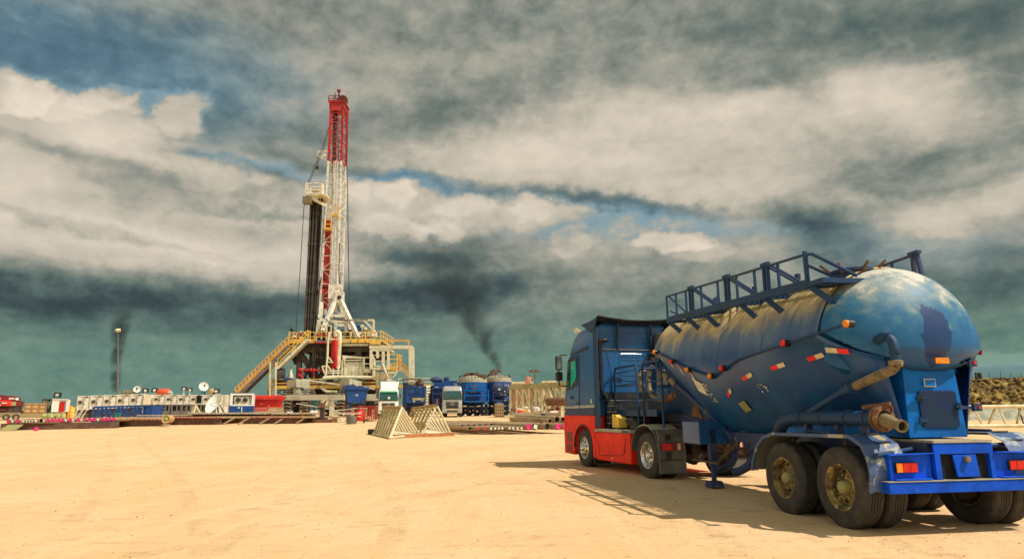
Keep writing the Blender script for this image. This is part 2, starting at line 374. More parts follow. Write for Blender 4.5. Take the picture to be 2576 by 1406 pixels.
M_hose = mat('sandy_rubber_hose', (.22, .17, .09), .7, c2=(.13, .10, .06), sc=9, bump=.1)
M_wood = mat('weathered_timber', (.34, .20, .10), .85, c2=(.22, .13, .07), sc=3, stretch=(1, 1, 6))
M_sill = mat('sill_dark_timber', (.10, .05, .035), .85, c2=(.16, .09, .05), sc=2)
M_tarp = mat('grey_green_liner', (.30, .29, .19), .6, c2=(.18, .18, .11), sc=1.5, bump=.2)
M_rackpipe = mat('rack_khaki_pipe', (.50, .41, .20), .6, c2=(.36, .26, .10), sc=2, c3=(.24, .12, .05), sc3=3, lo3=.6, hi3=.7)
M_rackcream = mat('rack_cream_pipe', (.74, .66, .44), .6, c2=(.60, .50, .30), sc=2)
M_green = mat('green_trim', (.02, .35, .12), .5)
M_tealbox = mat('teal_container_paint', (.03, .12, .12), .6, c2=(.05, .18, .14), sc=1)
M_orangeroof = mat('orange_building', (.42, .17, .08), .7, c2=(.25, .12, .06), sc=.5)
M_olive = mat('olive_drab_box', (.36, .33, .13), .6, c2=(.28, .25, .12), sc=4)

def tank_mat():
    m = bpy.data.materials.new('dusty_blue_tank'); m.use_nodes = True; n = NT(m.node_tree); p = m.node_tree.nodes['Principled BSDF']
    t = n.new('ShaderNodeTexCoord').outputs['Object']; x, y, z = n.xyz(t)
    streak = n.noise(n.mapping(t, sc=(1.0, .7, .6), rot=(0, .35, 0)), 1.5, 8, .6)
    fine = n.noise(t, 4, 8, .65)
    blue = n.mix(n.mr(streak, .42, .62), (.005, .058, .21), (.008, .095, .26))
    blue = n.mix(n.mr(fine, .66, .84), blue, (.05, .085, .14))
    # wear streaks run down the side
    wear = n.noise(n.mapping(t, sc=(4, 1, .9), rot=(0, .3, 0)), 1.4, 6, .62)
    blue = n.mix(n.math('MULTIPLY', n.mr(wear, .60, .72), n.mr(z, 2.2, 3.2, .1, .8)), blue, (.17, .20, .20))
    # dust settled on top, thinning down the shoulders in ragged runs
    lim = n.math('ADD', n.math('MULTIPLY_ADD', streak, 1.15, n.math('MULTIPLY', wear, .28)), -.66)
    e = n.math('ADD', z, lim)
    e = n.math('SUBTRACT', e, n.math('MULTIPLY', x, .028))
    dust = n.mr(e, 2.70, 3.24)
    thin = n.math('MULTIPLY', n.mr(e, 2.3, 2.95), .34)
    dc = n.mix(n.mr(fine, .4, .65), (.66, .50, .24), (.50, .37, .16))
    col = n.mix(thin, blue, (.24, .30, .26)); col = n.mix(dust, col, dc)
    n.l.new(col, p.inputs['Base Color']); n.put(p.inputs['Roughness'], n.math('MULTIPLY_ADD', dust, .35, .38))
    b = n.new('ShaderNodeBump'); b.inputs['Strength'].default_value = .35; b.inputs['Distance'].default_value = .03
    n.l.new(n.noise(t, 2.4, 3, .5), b.inputs['Height']); n.l.new(b.outputs[0], p.inputs['Normal'])
    return m
def dish_mat():
    m = bpy.data.materials.new('cloudy_blue_dish'); m.use_nodes = True; n = NT(m.node_tree); p = m.node_tree.nodes['Principled BSDF']
    t = n.new('ShaderNodeTexCoord').outputs['Object']; x, y, z = n.xyz(t)
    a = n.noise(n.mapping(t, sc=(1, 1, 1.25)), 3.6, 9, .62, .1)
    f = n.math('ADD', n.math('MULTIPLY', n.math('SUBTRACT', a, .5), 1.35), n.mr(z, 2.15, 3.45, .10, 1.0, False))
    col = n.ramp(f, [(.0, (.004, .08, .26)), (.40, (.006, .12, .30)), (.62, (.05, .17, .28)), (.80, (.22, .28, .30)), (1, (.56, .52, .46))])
    # one fresh dark-blue touch-up patch
    w = n.vmath('SUBTRACT', n.noise(t, 3.2, 4, .6, col=True), (.5, .5, .5))
    q = n.vmath('ADD', t, n.vmath('MULTIPLY', w, (.0, .55, .9)))
    q = n.vmath('MULTIPLY', n.vmath('SUBTRACT', q, (-.4, .02, 2.46)), (0, 4.6, 2.6))
    col = n.mix(n.mr(n.vmath('LENGTH', q), 1.0, .9), col, (.002, .036, .15))
    n.l.new(col, p.inputs['Base Color']); n.put(p.inputs['Roughness'], n.mr(f, .2, 1, .42, .65))
    return m
M_tank = tank_mat(); M_dish = dish_mat()

def ground_mat():
    m = bpy.data.materials.new('packed_sand'); m.use_nodes = True; n = NT(m.node_tree); p = m.node_tree.nodes['Principled BSDF']
    t = n.new('ShaderNodeTexCoord').outputs['Object']; x, y, z = n.xyz(t)
    big = n.noise(t, .06, 5, .6); mid = n.noise(n.mapping(t, sc=(1, .6, 1)), .45, 7, .65, .4); fine = n.noise(t, 9, 8, .7)
    col = n.mix(n.mr(mid, .36, .66), (.75, .48, .245), (.80, .54, .31))
    col = n.mix(n.math('MULTIPLY', n.mr(big, .48, .7), .5), col, (.68, .42, .20))
    # scuffed darker dirt
    sc = n.noise(n.mapping(t, sc=(1, 1.4, 1)), 1.6, 9, .72)
    near = n.mr(n.math('ADD', n.math('MULTIPLY', x, .9), n.math('MULTIPLY', y, -.8)), -6, 3, .25, 1)
    col = n.mix(n.math('MULTIPLY', n.mr(sc, .53, .68), n.math('MULTIPLY', near, .8)), col, (.48, .26, .11))
    col = n.mix(n.math('MULTIPLY', n.mr(fine, .55, .75), .45), col, (.50, .30, .13))
    # crossing wheel ruts left by lorries
    def rut(x0, k, A, w_, g):
        c = n.math('SUBTRACT', x, n.math('ADD', n.math('MULTIPLY_ADD', y, k, x0), n.math('MULTIPLY', n.math('SINE', n.math('MULTIPLY', y, w_)), A)))
        d = n.math('ABSOLUTE', n.math('SUBTRACT', n.math('ABSOLUTE', c), g)); return n.mr(d, .24, .10)
    ruts = n.math('MAXIMUM', n.math('MAXIMUM', rut(-1.5, -.20, .8, .12, 1.0), rut(2.2, .10, .5, .10, .95)), n.math('MAXIMUM', rut(-9, .42, 1.2, .07, 1.0), rut(-.5, -.55, .6, .1, .9)))
    ruts = n.math('MULTIPLY', ruts, n.mr(n.noise(t, .9, 6, .65), .42, .62))
    treads = n.mr(n.noise(n.mapping(t, sc=(3, 9, 1)), 2.2, 2, .5), .45, .6)
    col = n.mix(n.math('MULTIPLY', ruts, n.math('MULTIPLY_ADD', treads, .16, .08)), col, (.52, .32, .15))
    flk = n.noise(n.mapping(t, sc=(.8, 2.2, 1), rot=(0, 0, .2)), 1.3, 8, .7)
    col = n.mix(n.math('MULTIPLY', n.mr(flk, .555, .66), .5), col, (.50, .27, .11))
    flk2 = n.noise(n.mapping(t, sc=(1, 1.6, 1)), 5.5, 4, .6)
    col = n.mix(n.math('MULTIPLY', n.mr(flk2, .62, .70), .5), col, (.40, .22, .09))
    # faint tyre tracks that sweep over the pad
    tr = n.noise(n.mapping(t, rot=(0, 0, .25), sc=(1.2, .06, 1)), 1.5, 4, .6)
    col = n.mix(n.math('MULTIPLY', n.mr(tr, .54, .66), .18), col, (.84, .64, .38))
    n.l.new(col, p.inputs['Base Color']); p.inputs['Roughness'].default_value = .95; p.inputs['Specular IOR Level'].default_value = .15
    b = n.new('ShaderNodeBump'); b.inputs['Strength'].default_value = .7; b.inputs['Distance'].default_value = .04
    h = n.math('SUBTRACT', n.math('ADD', n.math('MULTIPLY', fine, .8), n.math('MULTIPLY', sc, 1.5)), n.math('MULTIPLY', ruts, n.math('MULTIPLY_ADD', treads, .5, .5))); n.l.new(h, b.inputs['Height']); n.l.new(b.outputs[0], p.inputs['Normal'])
    return m
M_ground = ground_mat()
M_berm = mat('rocky_berm_earth', (.27, .18, .04), .95, c2=(.085, .05, .014), sc=.9, lo=.38, hi=.55, c3=(.44, .31, .09), sc3=1.6, lo3=.56, hi3=.64, bump=1.0, bsc=2.2)
M_ridge = mat('far_ridge_sand', (.30, .19, .08), .95, c2=(.2, .13, .06), sc=.2)
M_stone = mat('pebble_stone', (.30, .19, .10), .9, c2=(.16, .10, .06), sc=9)
# ================================================================== ground and land
def build_ground():
    xs = [-1500, -600, -300, -180, -120] + [-90+3*i for i in range(61)] + [120, 180, 300, 600, 1500]
    ys = [-80, -30, -12, -6] + [-3+1.5*i for i in range(64)] + [98, 110, 130, 170, 240, 400, 800, 1600, 4000]
    g = MB(); q = random.Random(3)
    vs = []
    for y in ys:
        for x in xs:
            vs.append((x, y, gz(y) + (.02*sin(x*.31+y*.17)*sin(y*.23) if 24 < y < 95 else 0)))
    n = len(xs)
    g.add(vs, [(j*n+i, j*n+i+1, (j+1)*n+i+1, (j+1)*n+i) for j in range(len(ys)-1) for i in range(n-1)])
    g.build('ground', M_ground, smooth=60, kind='structure')
build_ground()

def build_hills():
    def strip(name, x0, x1, yb, h, depth, n, m, seed, amt, material, rockf=0.0):
        q = random.Random(seed); g = MB(); rows = 9
        ph = [q.random()*7 for _ in range(8)]
        vs = []
        for j in range(rows):
            t = j/(rows-1)
            for i in range(n):
                x = x0+(x1-x0)*i/(n-1); s = sin(pi*min(1, t*1.0)) if t <= .5 else sin(pi*t)
                hh = h*(1+amt*(sin(x*.09+ph[0])+.6*sin(x*.23+ph[1])+.4*sin(x*.51+ph[2])))
                e = min(1, i/4, (n-1-i)/4)
                vs.append((x+q.uniform(-1, 1)*rockf*.5, yb+depth*t+q.uniform(-1, 1)*rockf*.6, gz(yb)-.1+hh*s*e+(q.uniform(-1, 1)*rockf*.5 if 0 < j < rows-1 else 0)))
        g.add(vs, [(j*n+i, j*n+i+1, (j+1)*n+i+1, (j+1)*n+i) for j in range(rows-1) for i in range(n-1)])
        return g.build(name, material, smooth=30 if rockf else 70, kind='structure')
    strip('hills', -420, 60, 190, 2.9, 40, 160, 9, 5, .10, M_ridge)
    strip('berm_terrain', 58, 190, 92, 4.75, 12, 330, 9, 8, .02, M_berm, .42)
build_hills()

def rock(mb, c, s, q):
    vs = []; n = 6
    mb.lump(c, (s*q.uniform(.8, 1.5), s*q.uniform(.8, 1.4), s*q.uniform(.5, .8)), q.random(), 6, .3)
def pebbles():
    q = random.Random(5); g = MB()
    for _ in range(2600):
        y = 3+34*q.random()**1.3; x = q.uniform(-.85, .85)*y+q.uniform(-1, 1)
        if q.random() < .35: x = q.uniform(.1, .85)*y
        s = q.choice((.006, .007, .008, .010, .013)) * (1+.03*y)
        rock(g, (x, y, s*.15), s, q)
    for _ in range(26):
        y = 5+18*q.random(); x = q.uniform(-.8, .8)*y; rock(g, (x, y, .005), q.uniform(.018, .032), q)
    o = g.build('pebbles', M_stone, smooth=40); tag(o, 'scattered small brown stones lying on the sandy ground in front of the tanker', 'stones', None, 'stuff')
pebbles()
def berm_rocks():
    q = random.Random(15); g = MB()
    for _ in range(900):
        x = q.uniform(60, 112); t = q.random(); y = 92.3+5.6*t; z = gz(92)-.1+4.75*sin(pi*(y-92)/12)
        rock(g, (x, y-.2, z), q.uniform(.18, .62), q)
    o = g.build('berm_rocks', M_berm, smooth=20); tag(o, 'loose brown rocks and clods heaped on the earth berm', 'rocks', None, 'stuff')
berm_rocks()

# ================================================================== wheels
def tyre_pair_parts(root, c, out, r=.52, w=.28, rim='deep', rimmat=None, dual=True):
    """c: centre of the outer tyre's outer face, out: +1 / -1 outward along y"""
    rimmat = rimmat or M_rimdirty
    c = Vector(c)
    offs = [0] + ([-(w+.05)] if dual else [])
    for k, o in enumerate(offs):
        m = MB(); a = Vector((0, out, 0))
        g = .016
        prof = [(.285, -.02), (.30, -.005), (.33, .0), (.40, .004), (r-.07, .0), (r-.035, -.008), (r-.014, -.022), (r-.002, -.045)]
        zig = [0]*8
        ribs = 4; tw = w-.09
        for i in range(ribs+1):
            t0 = -.045-tw*i/(ribs+1); t1 = -.045-tw*(i+1)/(ribs+1)
            if i: prof += [(r, t0-.006)]; zig += [.005]
            prof += [(r+.002, (t0+t1)/2)]; zig += [0]
            if i < ribs: prof += [(r, t1+.006), (r-g, t1+.004), (r-g, t1-.004)]; zig += [.005]*3
        prof += [(r-.002, -w+.045), (r-.014, -w+.022), (r-.035, -w+.008), (r-.07, -w), (.33, -w), (.30, -w+.005), (.285, -w+.02)]
        zig += [0]*7
        m.lathe(prof, c+a*o, a, 72, zig)
        ty = m.build('tyre', M_rubber, root, smooth=45)
        rm = MB()
        if rim == 'deep':
            d = .14 if k == 0 else .02
            rm.lathe([(.295, -.02), (.302, -.006), (.290, -.002), (.272, -.012), (.262, -.04), (.245, -.06), (.238, -d), (.20, -d-.012), (.17, -d+.01), (.13, -d+.012), (.125, -d+.03), (0.0, -d+.03)], c+a*o, a, 48)
            rm.lathe([(.295, -w+.02), (.27, -w+.03), (.262, -.1), (.245, -.06)], c+a*o, a, 40)
        else:
            d = .04
            rm.lathe([(.295, -.02), (.302, -.004), (.285, .004), (.262, -.01), (.245, -.03), (.235, .0), (.17, .035), (.13, .04), (.0, .04)], c+a*o, a, 48)
        ro = rm.build('rim', rimmat, ty, smooth=35)
        if k == 0:
            h = MB()
            if rim == 'deep':
                h.lathe([(.085, -d-.02), (.085, -.05), (.07, -.02), (.045, -.012), (.04, .0), (0, .0)], c, a, 24)
                for i in range(10):
                    t = 2*pi*i/10; p = c+Vector((cos(t)*.155, 0, sin(t)*.155)); h.cyl(p+a*(-d), p+a*(-d+.05), .015, n=6)
            else:
                h.lathe([(.09, .03), (.09, .06), (.075, .085), (.04, .10), (0, .10)], c, a, 24)
                for i in range(10):
                    t = 2*pi*i/10; p = c+Vector((cos(t)*.13, 0, sin(t)*.13)); h.cyl(p+a*.03, p+a*.065, .014, n=6)
            h.build('hub', M_chrome if rimmat is M_chrome else M_olive, ty, smooth=35)
            v = MB()
            if rim == 'deep':
                for i in range(8):
                    t = 2*pi*(i+.5)/8; p = c+Vector((cos(t)*.203, 0, sin(t)*.203)); v.cyl(p+a*(-d-.01), p+a*(-d-.004), .026, n=12)
            else:
                for i in range(10):
                    t = 2*pi*(i+.5)/10; p = c+Vector((cos(t)*.20, 0, sin(t)*.20)); v.cyl(p+a*(.014), p+a*(.0265), .03, n=12)
            v.build('vent_holes', M_void, ty)

# ================================================================== the tank trailer
TO, TYAW = (5.481, 9.253, -.012), .168
trailer = thing('tank_trailer', TO, 'large blue bulk tank semitrailer with a dusty top and catwalk', 'tank trailer', None, TYAW+pi/2)

def crease_z(x):
    pts = [(-.7, 2.66), (-.4, 2.61), (2.38, 2.37), (3.4, 2.15), (3.75, 2.15), (6.2, 2.86), (7.2, 3.0)]
    for (a, p), (b, q) in zip(pts, pts[1:]):
        if x <= b: return p+(q-p)*(x-a)/(b-a)
    return pts[-1][1]
def tank_ring(x, sc=1.0, zc_off=0.0, n_up=30, n_lo=14):
    """cross-section at x: circular shoulders above the crease, sloping hopper sides under it"""
    T0 = (-.2, 3.50); T1 = (6.3, 3.74)
    zt = T0[1]+(T1[1]-T0[1])*(x-T0[0])/(T1[0]-T0[0])
    dip = .14*max(0, 1-abs(x-3.35)/.28)**1 if True else 0
    zt -= dip
    R_ = 1.2; zc = zt-R_
    R2 = R_ - dip*.35
    cz = max(crease_z(x), zc-.25)
    th0 = asin(max(-1, min(1, (cz-zc)/R_)))
    ring = []
    for i in range(n_up+1):
        t = th0+(pi-2*th0)*i/n_up
        ring.append(Vector((x, R2*cos(t), zc+R_*sin(t))))
    zb = None
    pts = [(-.7, 1.75), (0, 1.55), (2, 1.22), (3.9, .96), (4.75, .96), (6.2, 1.95), (7.2, 2.4)]
    for (a, p), (b, q) in zip(pts, pts[1:]):
        if x <= b: zb = p+(q-p)*(x-a)/(b-a); break
    if zb is None: zb = pts[-1][1]
    pb = [(-.7, .55), (2, .42), (3.9, .22), (4.75, .22), (6.2, .45), (7.2, .5)]
    yb = .45
    for (a, p), (b, q) in zip(pb, pb[1:]):
        if x <= b: yb = p+(q-p)*(x-a)/(b-a); break
    yl = R2*cos(th0)
    side = []
    for i in range(1, n_lo+1):
        t = i/n_lo
        ex = .72 if x < .5 else (1.15 if x > 2 else .72+.43*(x-.5)/1.5)
        y = -yl+(yl-yb)*(t**ex); z = cz+(zb-cz)*t
        bulge = .10*sin(pi*t)*min(1, max(0, x/2))
        side.append(Vector((x, -(-y)+0 if False else y-bulge*.8, z)))
    ring += side
    ring += [Vector((x, -v.y, v.z)) for v in reversed(side)]
    cen = Vector((x, 0, (zt+zb)/2*.35+(zc)*.65))
    if sc != 1: ring = [Vector((v.x, cen.y+(v.y-cen.y)*sc, cen.z+(v.z-cen.z)*sc)) for v in ring]
    return ring
def sq(z):
    return z if z > 2.34 else 2.34-(2.34-z)*.40
def dish_z(x, y):
    t = min(1, max(0, (.20-x)/.80)); r = sqrt(max(0, 1-t*t))*1.175
    return sq(2.34-sqrt(max(0, r*r-y*y)))
def build_tank():
    m = MB(); rings = []
    # front dished end
    for k in range(7, 0, -1):
        t = k/7; r = tank_ring(6.35, sqrt(max(.0004, 1-t*t*.999))); rings.append([v+Vector((.55*t, 0, 0)) for v in r])
    xs = [6.35, 6.1, 5.8, 5.4, 5.0, 4.75, 4.5, 4.2, 3.95, 3.75, 3.6, 3.45, 3.35, 3.25, 3.1, 2.9, 2.6, 2.3, 2.0, 1.6, 1.2, .8, .5, .25]
    rings += [tank_ring(x) for x in xs]
    o = m.loft(rings); body = m.build('tank_shell', M_tank, trailer, smooth=34)
    # rear dished end: a true torispherical head with its weld bead
    zc, Rr = 2.34, 1.175
    d = MB()
    prof = []
    for k in range(50):
        t = pi/2*k/49; prof.append((Rr*sin(t)+1e-4, .80*(cos(t))))
    d.lathe([(r, x) for r, x in prof], (.20, 0, zc), (-1, 0, 0), 128)
    for v in d.v:
        v.z = sq(v.z)
        if v.x > -.40: zl_, yl_ = 2.60-(.20-v.x)*.70, .40+(max(v.x, -.37)+.37)*1.28
        else: zl_, yl_ = 2.17, .44
        if abs(v.y) > yl_:
            w_ = min(1, max(0, (zl_+.05-v.z)/.16)); w_ = w_*w_*(3-2*w_); v.y = v.y*(1-w_)+(1 if v.y > 0 else -1)*(yl_-.03)*w_
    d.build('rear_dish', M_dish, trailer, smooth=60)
    b = MB(); ringp = [Vector((.24, cos(2*pi*i/72)*(Rr+.022), sq(zc+sin(2*pi*i/72)*(Rr+.022)))) for i in range(2, 35)]
    b.tube(ringp, .022, 6, False)
    b.build('weld_seam', M_tank, trailer, smooth=60)
    # weld rings and the joint of the two barrels
    for x in (3.35, 5.2, 1.7):
        w = MB(); r = tank_ring(x)[:31]; w.tube([v+Vector((0, 0, .002)) for v in r], .010 if x != 3.35 else .022, 5, False); w.build('weld_seam', M_tank, trailer, smooth=60)
    # rail (conduit) following the crease with marker lamps
    for s in (1, -1):
        pts = []
        for x in [-.35 if s > 0 else .3, .35, .9, 1.7, 2.38, 2.9, 3.4, 3.75, 4.4, 5.1, 5.8, 6.3]:
            r = tank_ring(x); v = r[0] if s > 0 else r[30]; pts.append(v+Vector((0, s*.03, .0)))
        c = MB(); c.tube(pts, .018, 6); c.build('lamp_conduit', M_navy, trailer, smooth=60)
        for i, x in enumerate((-.42, .9, 2.9, 3.45, 4.35, 5.1, 6.1)):
            r = tank_ring(max(x, .25) if x > 0 else .25); v = (r[0] if s > 0 else r[30]).copy(); v.x = x
            if x < 0: v.y = s*1.08; v.z = 2.62
            if x < 0 and s < 0: v.x = .16; v.y = -1.15
            f = MB(); f.cyl(v, v+Vector((0, s*.09, 0)), .05, .055, 14); base = f.build('marker_lamp', M_black, trailer, smooth=40)
            g = MB(); red = i in (1, 2, 5)
            g.lathe([(.05, .09), (.05, .115), (.035, .135), (0, .14)], v, (0, s, 0), 14); g.build('lens', M_redlens if red else M_amber, base, smooth=50)
            if x < 0: base['label'] = 'amber marker lamp at the tank rear shoulder'
build_tank()

def panel_quad(x, t, dx, dz, s=1, th=.006, slope=0):
    """a thin plate lying on the lower side of the tank at x; t: share of the way down the slope"""
    def P(xx, tt):
        r = tank_ring(xx); n = 14
        i = 31+min(n-1, max(0, int(tt*n)))-1
        f = tt*n-int(tt*n)
        a = r[30] if tt*n < 1 else r[i]; b = r[min(i+1, 44)] if tt*n >= 1 else r[31]
        v = a.lerp(b, f); return Vector((v.x, -v.y*s if s > 0 else v.y, v.z))
    a = P(x-dx/2, t); b = P(x+dx/2, t+slope); a2 = P(x-dx/2, t+dz); b2 = P(x+dx/2, t+dz+slope)
    return a, b, b2, a2
def plates():
    # reflective red/cream strips down the flank, following the crease
    for s in (1, -1):
        for (x, t, sl, ln) in ((.6, .20, .01, .34), (1.45, .19, .01, .34), (2.35, .20, .015, .34), (3.2, .26, .05, .26), (4.4, .10, -.10, .14), (4.9, .10, -.10, .14), (5.4, .10, -.10, .14), (5.95, .10, -.10, .14)):
            if x < .42:
                # on the fixed side plate beside the housing
                pass
            x = max(x, .44) if x < .3 else x
            a, b, b2, a2 = panel_quad(x, t, ln, .055, s, slope=sl)
            n = (b-a).cross(a2-a).normalized()
            if n.y*s < 0: n = -n
            m1 = MB(); mid, mid2 = a.lerp(b, .5), a2.lerp(b2, .5)
            o1 = MB(); o1.k = 0; o1.prism([mid+n*.012, b+n*.012, b2+n*.012, mid2+n*.012], n*.006); o1.k = 1; o1.prism([a+n*.012, mid+n*.012, mid2+n*.012, a2+n*.012], n*.006)
            o1.build('reflective_strip', [M_redrefl, M_whiterefl], trailer)
    # peeling white notice, worn lettering, sight plate
    a, b, b2, a2 = panel_quad(4.28, .16, .34, .19, 1, slope=-.03); n = Vector((0, 1, 0))
    w = MB(); w.prism([a+n*.02, b+n*.02, b2.lerp(a2, .05)+n*.02, a2+n*.02], n*.005); w.build('notice_sheet', M_paper, trailer)
    q = random.Random(4); w = MB()
    for i in range(26):
        x = 4.08-q.random()*.22; t = .12+q.random()*.30; a, b, b2, a2 = panel_quad(x, t, q.uniform(.02, .07), q.uniform(.008, .02), 1)
        w.prism([p+n*.018 for p in (a, b, b2, a2)], n*.004)
    for i in range(12):
        x = 2.22-q.random()*.26; t = .37+q.random()*.11; a, b, b2, a2 = panel_quad(x, t, q.uniform(.015, .05), q.uniform(.008, .02), 1)
        w.prism([p+n*.018 for p in (a, b, b2, a2)], n*.004)
    w.build('worn_lettering', M_whiterefl, trailer)
    a, b, b2, a2 = panel_quad(2.98, .50, .24, .14, 1); w = MB(); w.prism([p+n*.03 for p in (a, b, b2, a2)], n*.02); w.build('sight_plate', M_olive, trailer, bevel=.01)
plates()

def plate_strip():
    for s in (1, -1):
        a, b = Vector((.10, s*1.155, 2.36)), Vector((-.20, s*1.03, 2.31)); d = (b-a).normalized(); up = Vector((0, s*.25, 1)).normalized(); n = Vector((-.25, s, -.3)).normalized()
        mid = a.lerp(b, .5); o = MB(); o.k = 1; o.prism([a, mid, mid-up*.07, a-up*.07], n*.012); o.k = 0; o.prism([mid, b, b-up*.07, mid-up*.07], n*.012); o.build('reflective_strip', [M_redrefl, M_whiterefl], trailer)
plate_strip()

def build_housing():
    h = MB()
    # rear support housing under the dish
    yb, yt = .43, .39
    base = [(-.40, yb, 1.15), (-.40, -yb, 1.15), (.75, -yb, 1.15), (.75, yb, 1.15)]
    top = [(-.36, yt, 2.2), (-.36, -yt, 2.2), (.75, -yt, 2.2), (.75, yt, 2.2)]
    # cut the top edge to the dish: arc across the rear wall
    n = 14
    arc = []
    for i in range(n+1):
        y = yt-2*yt*i/n; arc.append(Vector((-.37, y, dish_z(-.37, y)+.03)))
    poly = [Vector(base[1])]+[Vector(base[0])]+arc
    h.prism(poly, (.04, 0, 0))
    for s in (1, -1):
        h.prism([(-.36, s*yb, 1.15), (2.6, s*yb, 1.15), (2.6, s*.50, 1.50), (.7, s*.45, 1.5), (.3, s*.40, 1.9), (-.33, s*yt, 2.1)], (0, -s*.02, 0))
    hs = h.build('rear_housing', M_midblue, trailer, bevel=.006)
    for s in (1, -1):
        r = tank_ring(.26); left = [Vector(r[0])] + [Vector((v.x, -v.y, v.z)) for v in r[31:45]]
        def at(L_, t): f = t*(len(L_)-1); k = min(len(L_)-2, int(f)); return L_[k].lerp(L_[k+1], f-k)
        topc = []
        for k in range(9):
            u = k/8; x = .26-.63*u; y = 1.17+(.42-1.17)*u; zz = left[0].z+(2.17-left[0].z)*u; t_ = (.20-x)/.80; r_ = sqrt(max(0, 1-t_*t_))*1.175 if x < .2 else 1.175; uz = zz if zz > 2.34 else 2.34-(2.34-zz)/.40; topc.append(Vector((x, sqrt(max(.01, r_*r_-(uz-2.34)**2))*(1-.10*u), zz)) if k else left[0])
        botc = [left[-1].lerp(Vector((-.37, yb, 1.16)), k/8) for k in range(9)]
        right = [topc[-1].lerp(botc[-1], k/14) for k in range(15)]
        vs = []; nu, nv = 12, 14
        for jv in range(nv+1):
            for iu in range(nu+1):
                u, v = iu/nu, jv/nv
                p = at(topc, u)*(1-v)+at(botc, u)*v+at(left, v)*(1-u)+at(right, v)*u-(topc[0]*(1-u)*(1-v)+topc[-1]*u*(1-v)+botc[0]*(1-u)*v+botc[-1]*u*v)
                vs.append(Vector((p.x, s*(p.y+.012), p.z)))
        g = MB(); g.add(vs, [(j_*(nu+1)+i_, j_*(nu+1)+i_+1, (j_+1)*(nu+1)+i_+1, (j_+1)*(nu+1)+i_) for j_ in range(nv) for i_ in range(nu)])
        bd_ = MB(); bd_.tube([Vector((p.x, s*(p.y+.012), p.z+.012)) for p in topc], .022, 8); bd_.build('plate_edge', M_tank, trailer, smooth=60)
        go_ = g.build('side_plate', M_tank, trailer, smooth=60); md = go_.modifiers.new('thick', 'SOLIDIFY'); md.thickness = .012
    # bent strap where the housing meets the dish
    st = MB(); pts = []
    for i in range(25):
        y = .52-1.04*i/24; pts.append(Vector((-.40, y, dish_z(-.39, y)+.01)))
    pts = [pts[0]+Vector((.10, .10, .26)), pts[0]+Vector((.03, .02, .26)), pts[0]+Vector((0, 0, .14))]+pts+[pts[-1]+Vector((0, 0, .14)), pts[-1]+Vector((.03, -.02, .26)), pts[-1]+Vector((.10, -.10, .26))]
    st.tube(pts, .025, 6); st.build('dish_strap', M_navy, trailer, smooth=60)
    w = MB(); w.bx(-.405, -.39, .11, -.07, 2.195, 2.265); 
    r = MB(); r.bx(-.625, -.61, .10, -.10, 2.09, 2.165); r.build('amber_reflector', M_amber, trailer, bevel=.004)
    # hatch door with rounded corners, hinges, handle
    d = MB(); cy0, cy1, z0, z1, rr = .23, -.33, 1.27, 1.75, .05; poly = []
    for (cy, cz, a0) in ((cy1+rr, z1-rr, 90), (cy0-rr, z1-rr, 0), (cy0-rr, z0+rr, -90), (cy1+rr, z0+rr, 180)):
        for k in range(5):
            a = radians(a0+ (k*22.5)); poly.append(Vector((-.412, cy+rr*cos(a), cz+rr*sin(a))))
    order = sorted(poly, key=lambda v: atan2(v.z-(z0+z1)/2, v.y-(cy0+cy1)/2))
    d.prism(order, (.035, 0, 0)); do = d.build('hatch_door', M_hatch, trailer, bevel=.004)
    for z in (1.66, 1.37):
        k = MB(); k.bx(-.44, -.41, .27, .16, z-.018, z+.018); k.cyl((-.43, .27, z-.04), (-.43, .27, z+.04), .018, n=8); k.build('hinge', M_navy, do)
    k = MB(); k.bx(-.45, -.41, -.28, -.38, 1.53, 1.56); k.cyl((-.44, -.33, 1.50), (-.44, -.33, 1.59), .02, n=8); k.build('latch', M_navy, do)
    pl = MB(); pl.bx(-.412, -.40, .125, -.045, 1.80, 1.905); p = pl.build('data_plate', M_whiterefl, trailer)
    pl = MB(); pl.bx(-.418, -.411, .115, -.035, 1.81, 1.895); pl.build('plate_face', M_midblue, p)
    # side marker stalks
    for (z, ln) in ((2.12, .22), (1.53, .20)):
        b = MB(); b.bx(-.37, -.33, -.40, -.40-ln, z-.02, z+.02); b.bx(-.39, -.34, -.40-ln, -.52-ln, z-.05, z+.045); bo = b.build('side_marker_stalk', M_darkblue, trailer)
        c = MB(); c.disc((-.393, -.47-ln, z), (-1, 0, 0), .018, 10, .012); c.build('lens', M_redlens, bo)
    # deck and rear block
    b = MB(); b.bx(-.77, 2.2, .42, -.42, 1.10, 1.13); b.build('rear_deck', M_dustgrey, trailer)
    b = MB(); b.prism([(-.76, .42, 1.095), (-.76, -.42, 1.095), (-.76, -.42, .965), (-.76, .42, .965)], (.03, 0, 0))
    b.bx(-.76, -.70, .42, .34, .66, .964); b.bx(-.76, -.70, -.36, -.42, .66, .964); b.build('rear_block', M_royal, trailer, bevel=.004)
    b = MB(); b.bx(-.70, -.60, .33, -.35, .64, .96); b.build('rear_recess', M_void, trailer)
    b = MB(); b.prism([(-.755, .16, .955), (-.755, -.17, .955), (-.77, -.18, .69), (-.77, .13, .69)], (.03, 0, 0)); tp = b.build('tow_plate', M_royal, trailer, bevel=.003)
    b = MB(); b.lathe([(.0, .06), (.035, .055), (.045, .03), (.04, 0)], (-.76, -.01, .90), (-1, 0, 0), 16); b.build('tow_knob', M_steel, tp, smooth=50)
    # bumper beam and lamp panels
    b = MB(); b.bx(-.80, -.66, 1.12, -1.12, .515, .648); b.build('bumper_beam', M_royal, trailer, bevel=.006)
    b = MB(); b.bx(-.81, -.65, 1.13, -1.13, .6505, .660); b.build('bumper_top_plate', M_dustgrey, trailer)
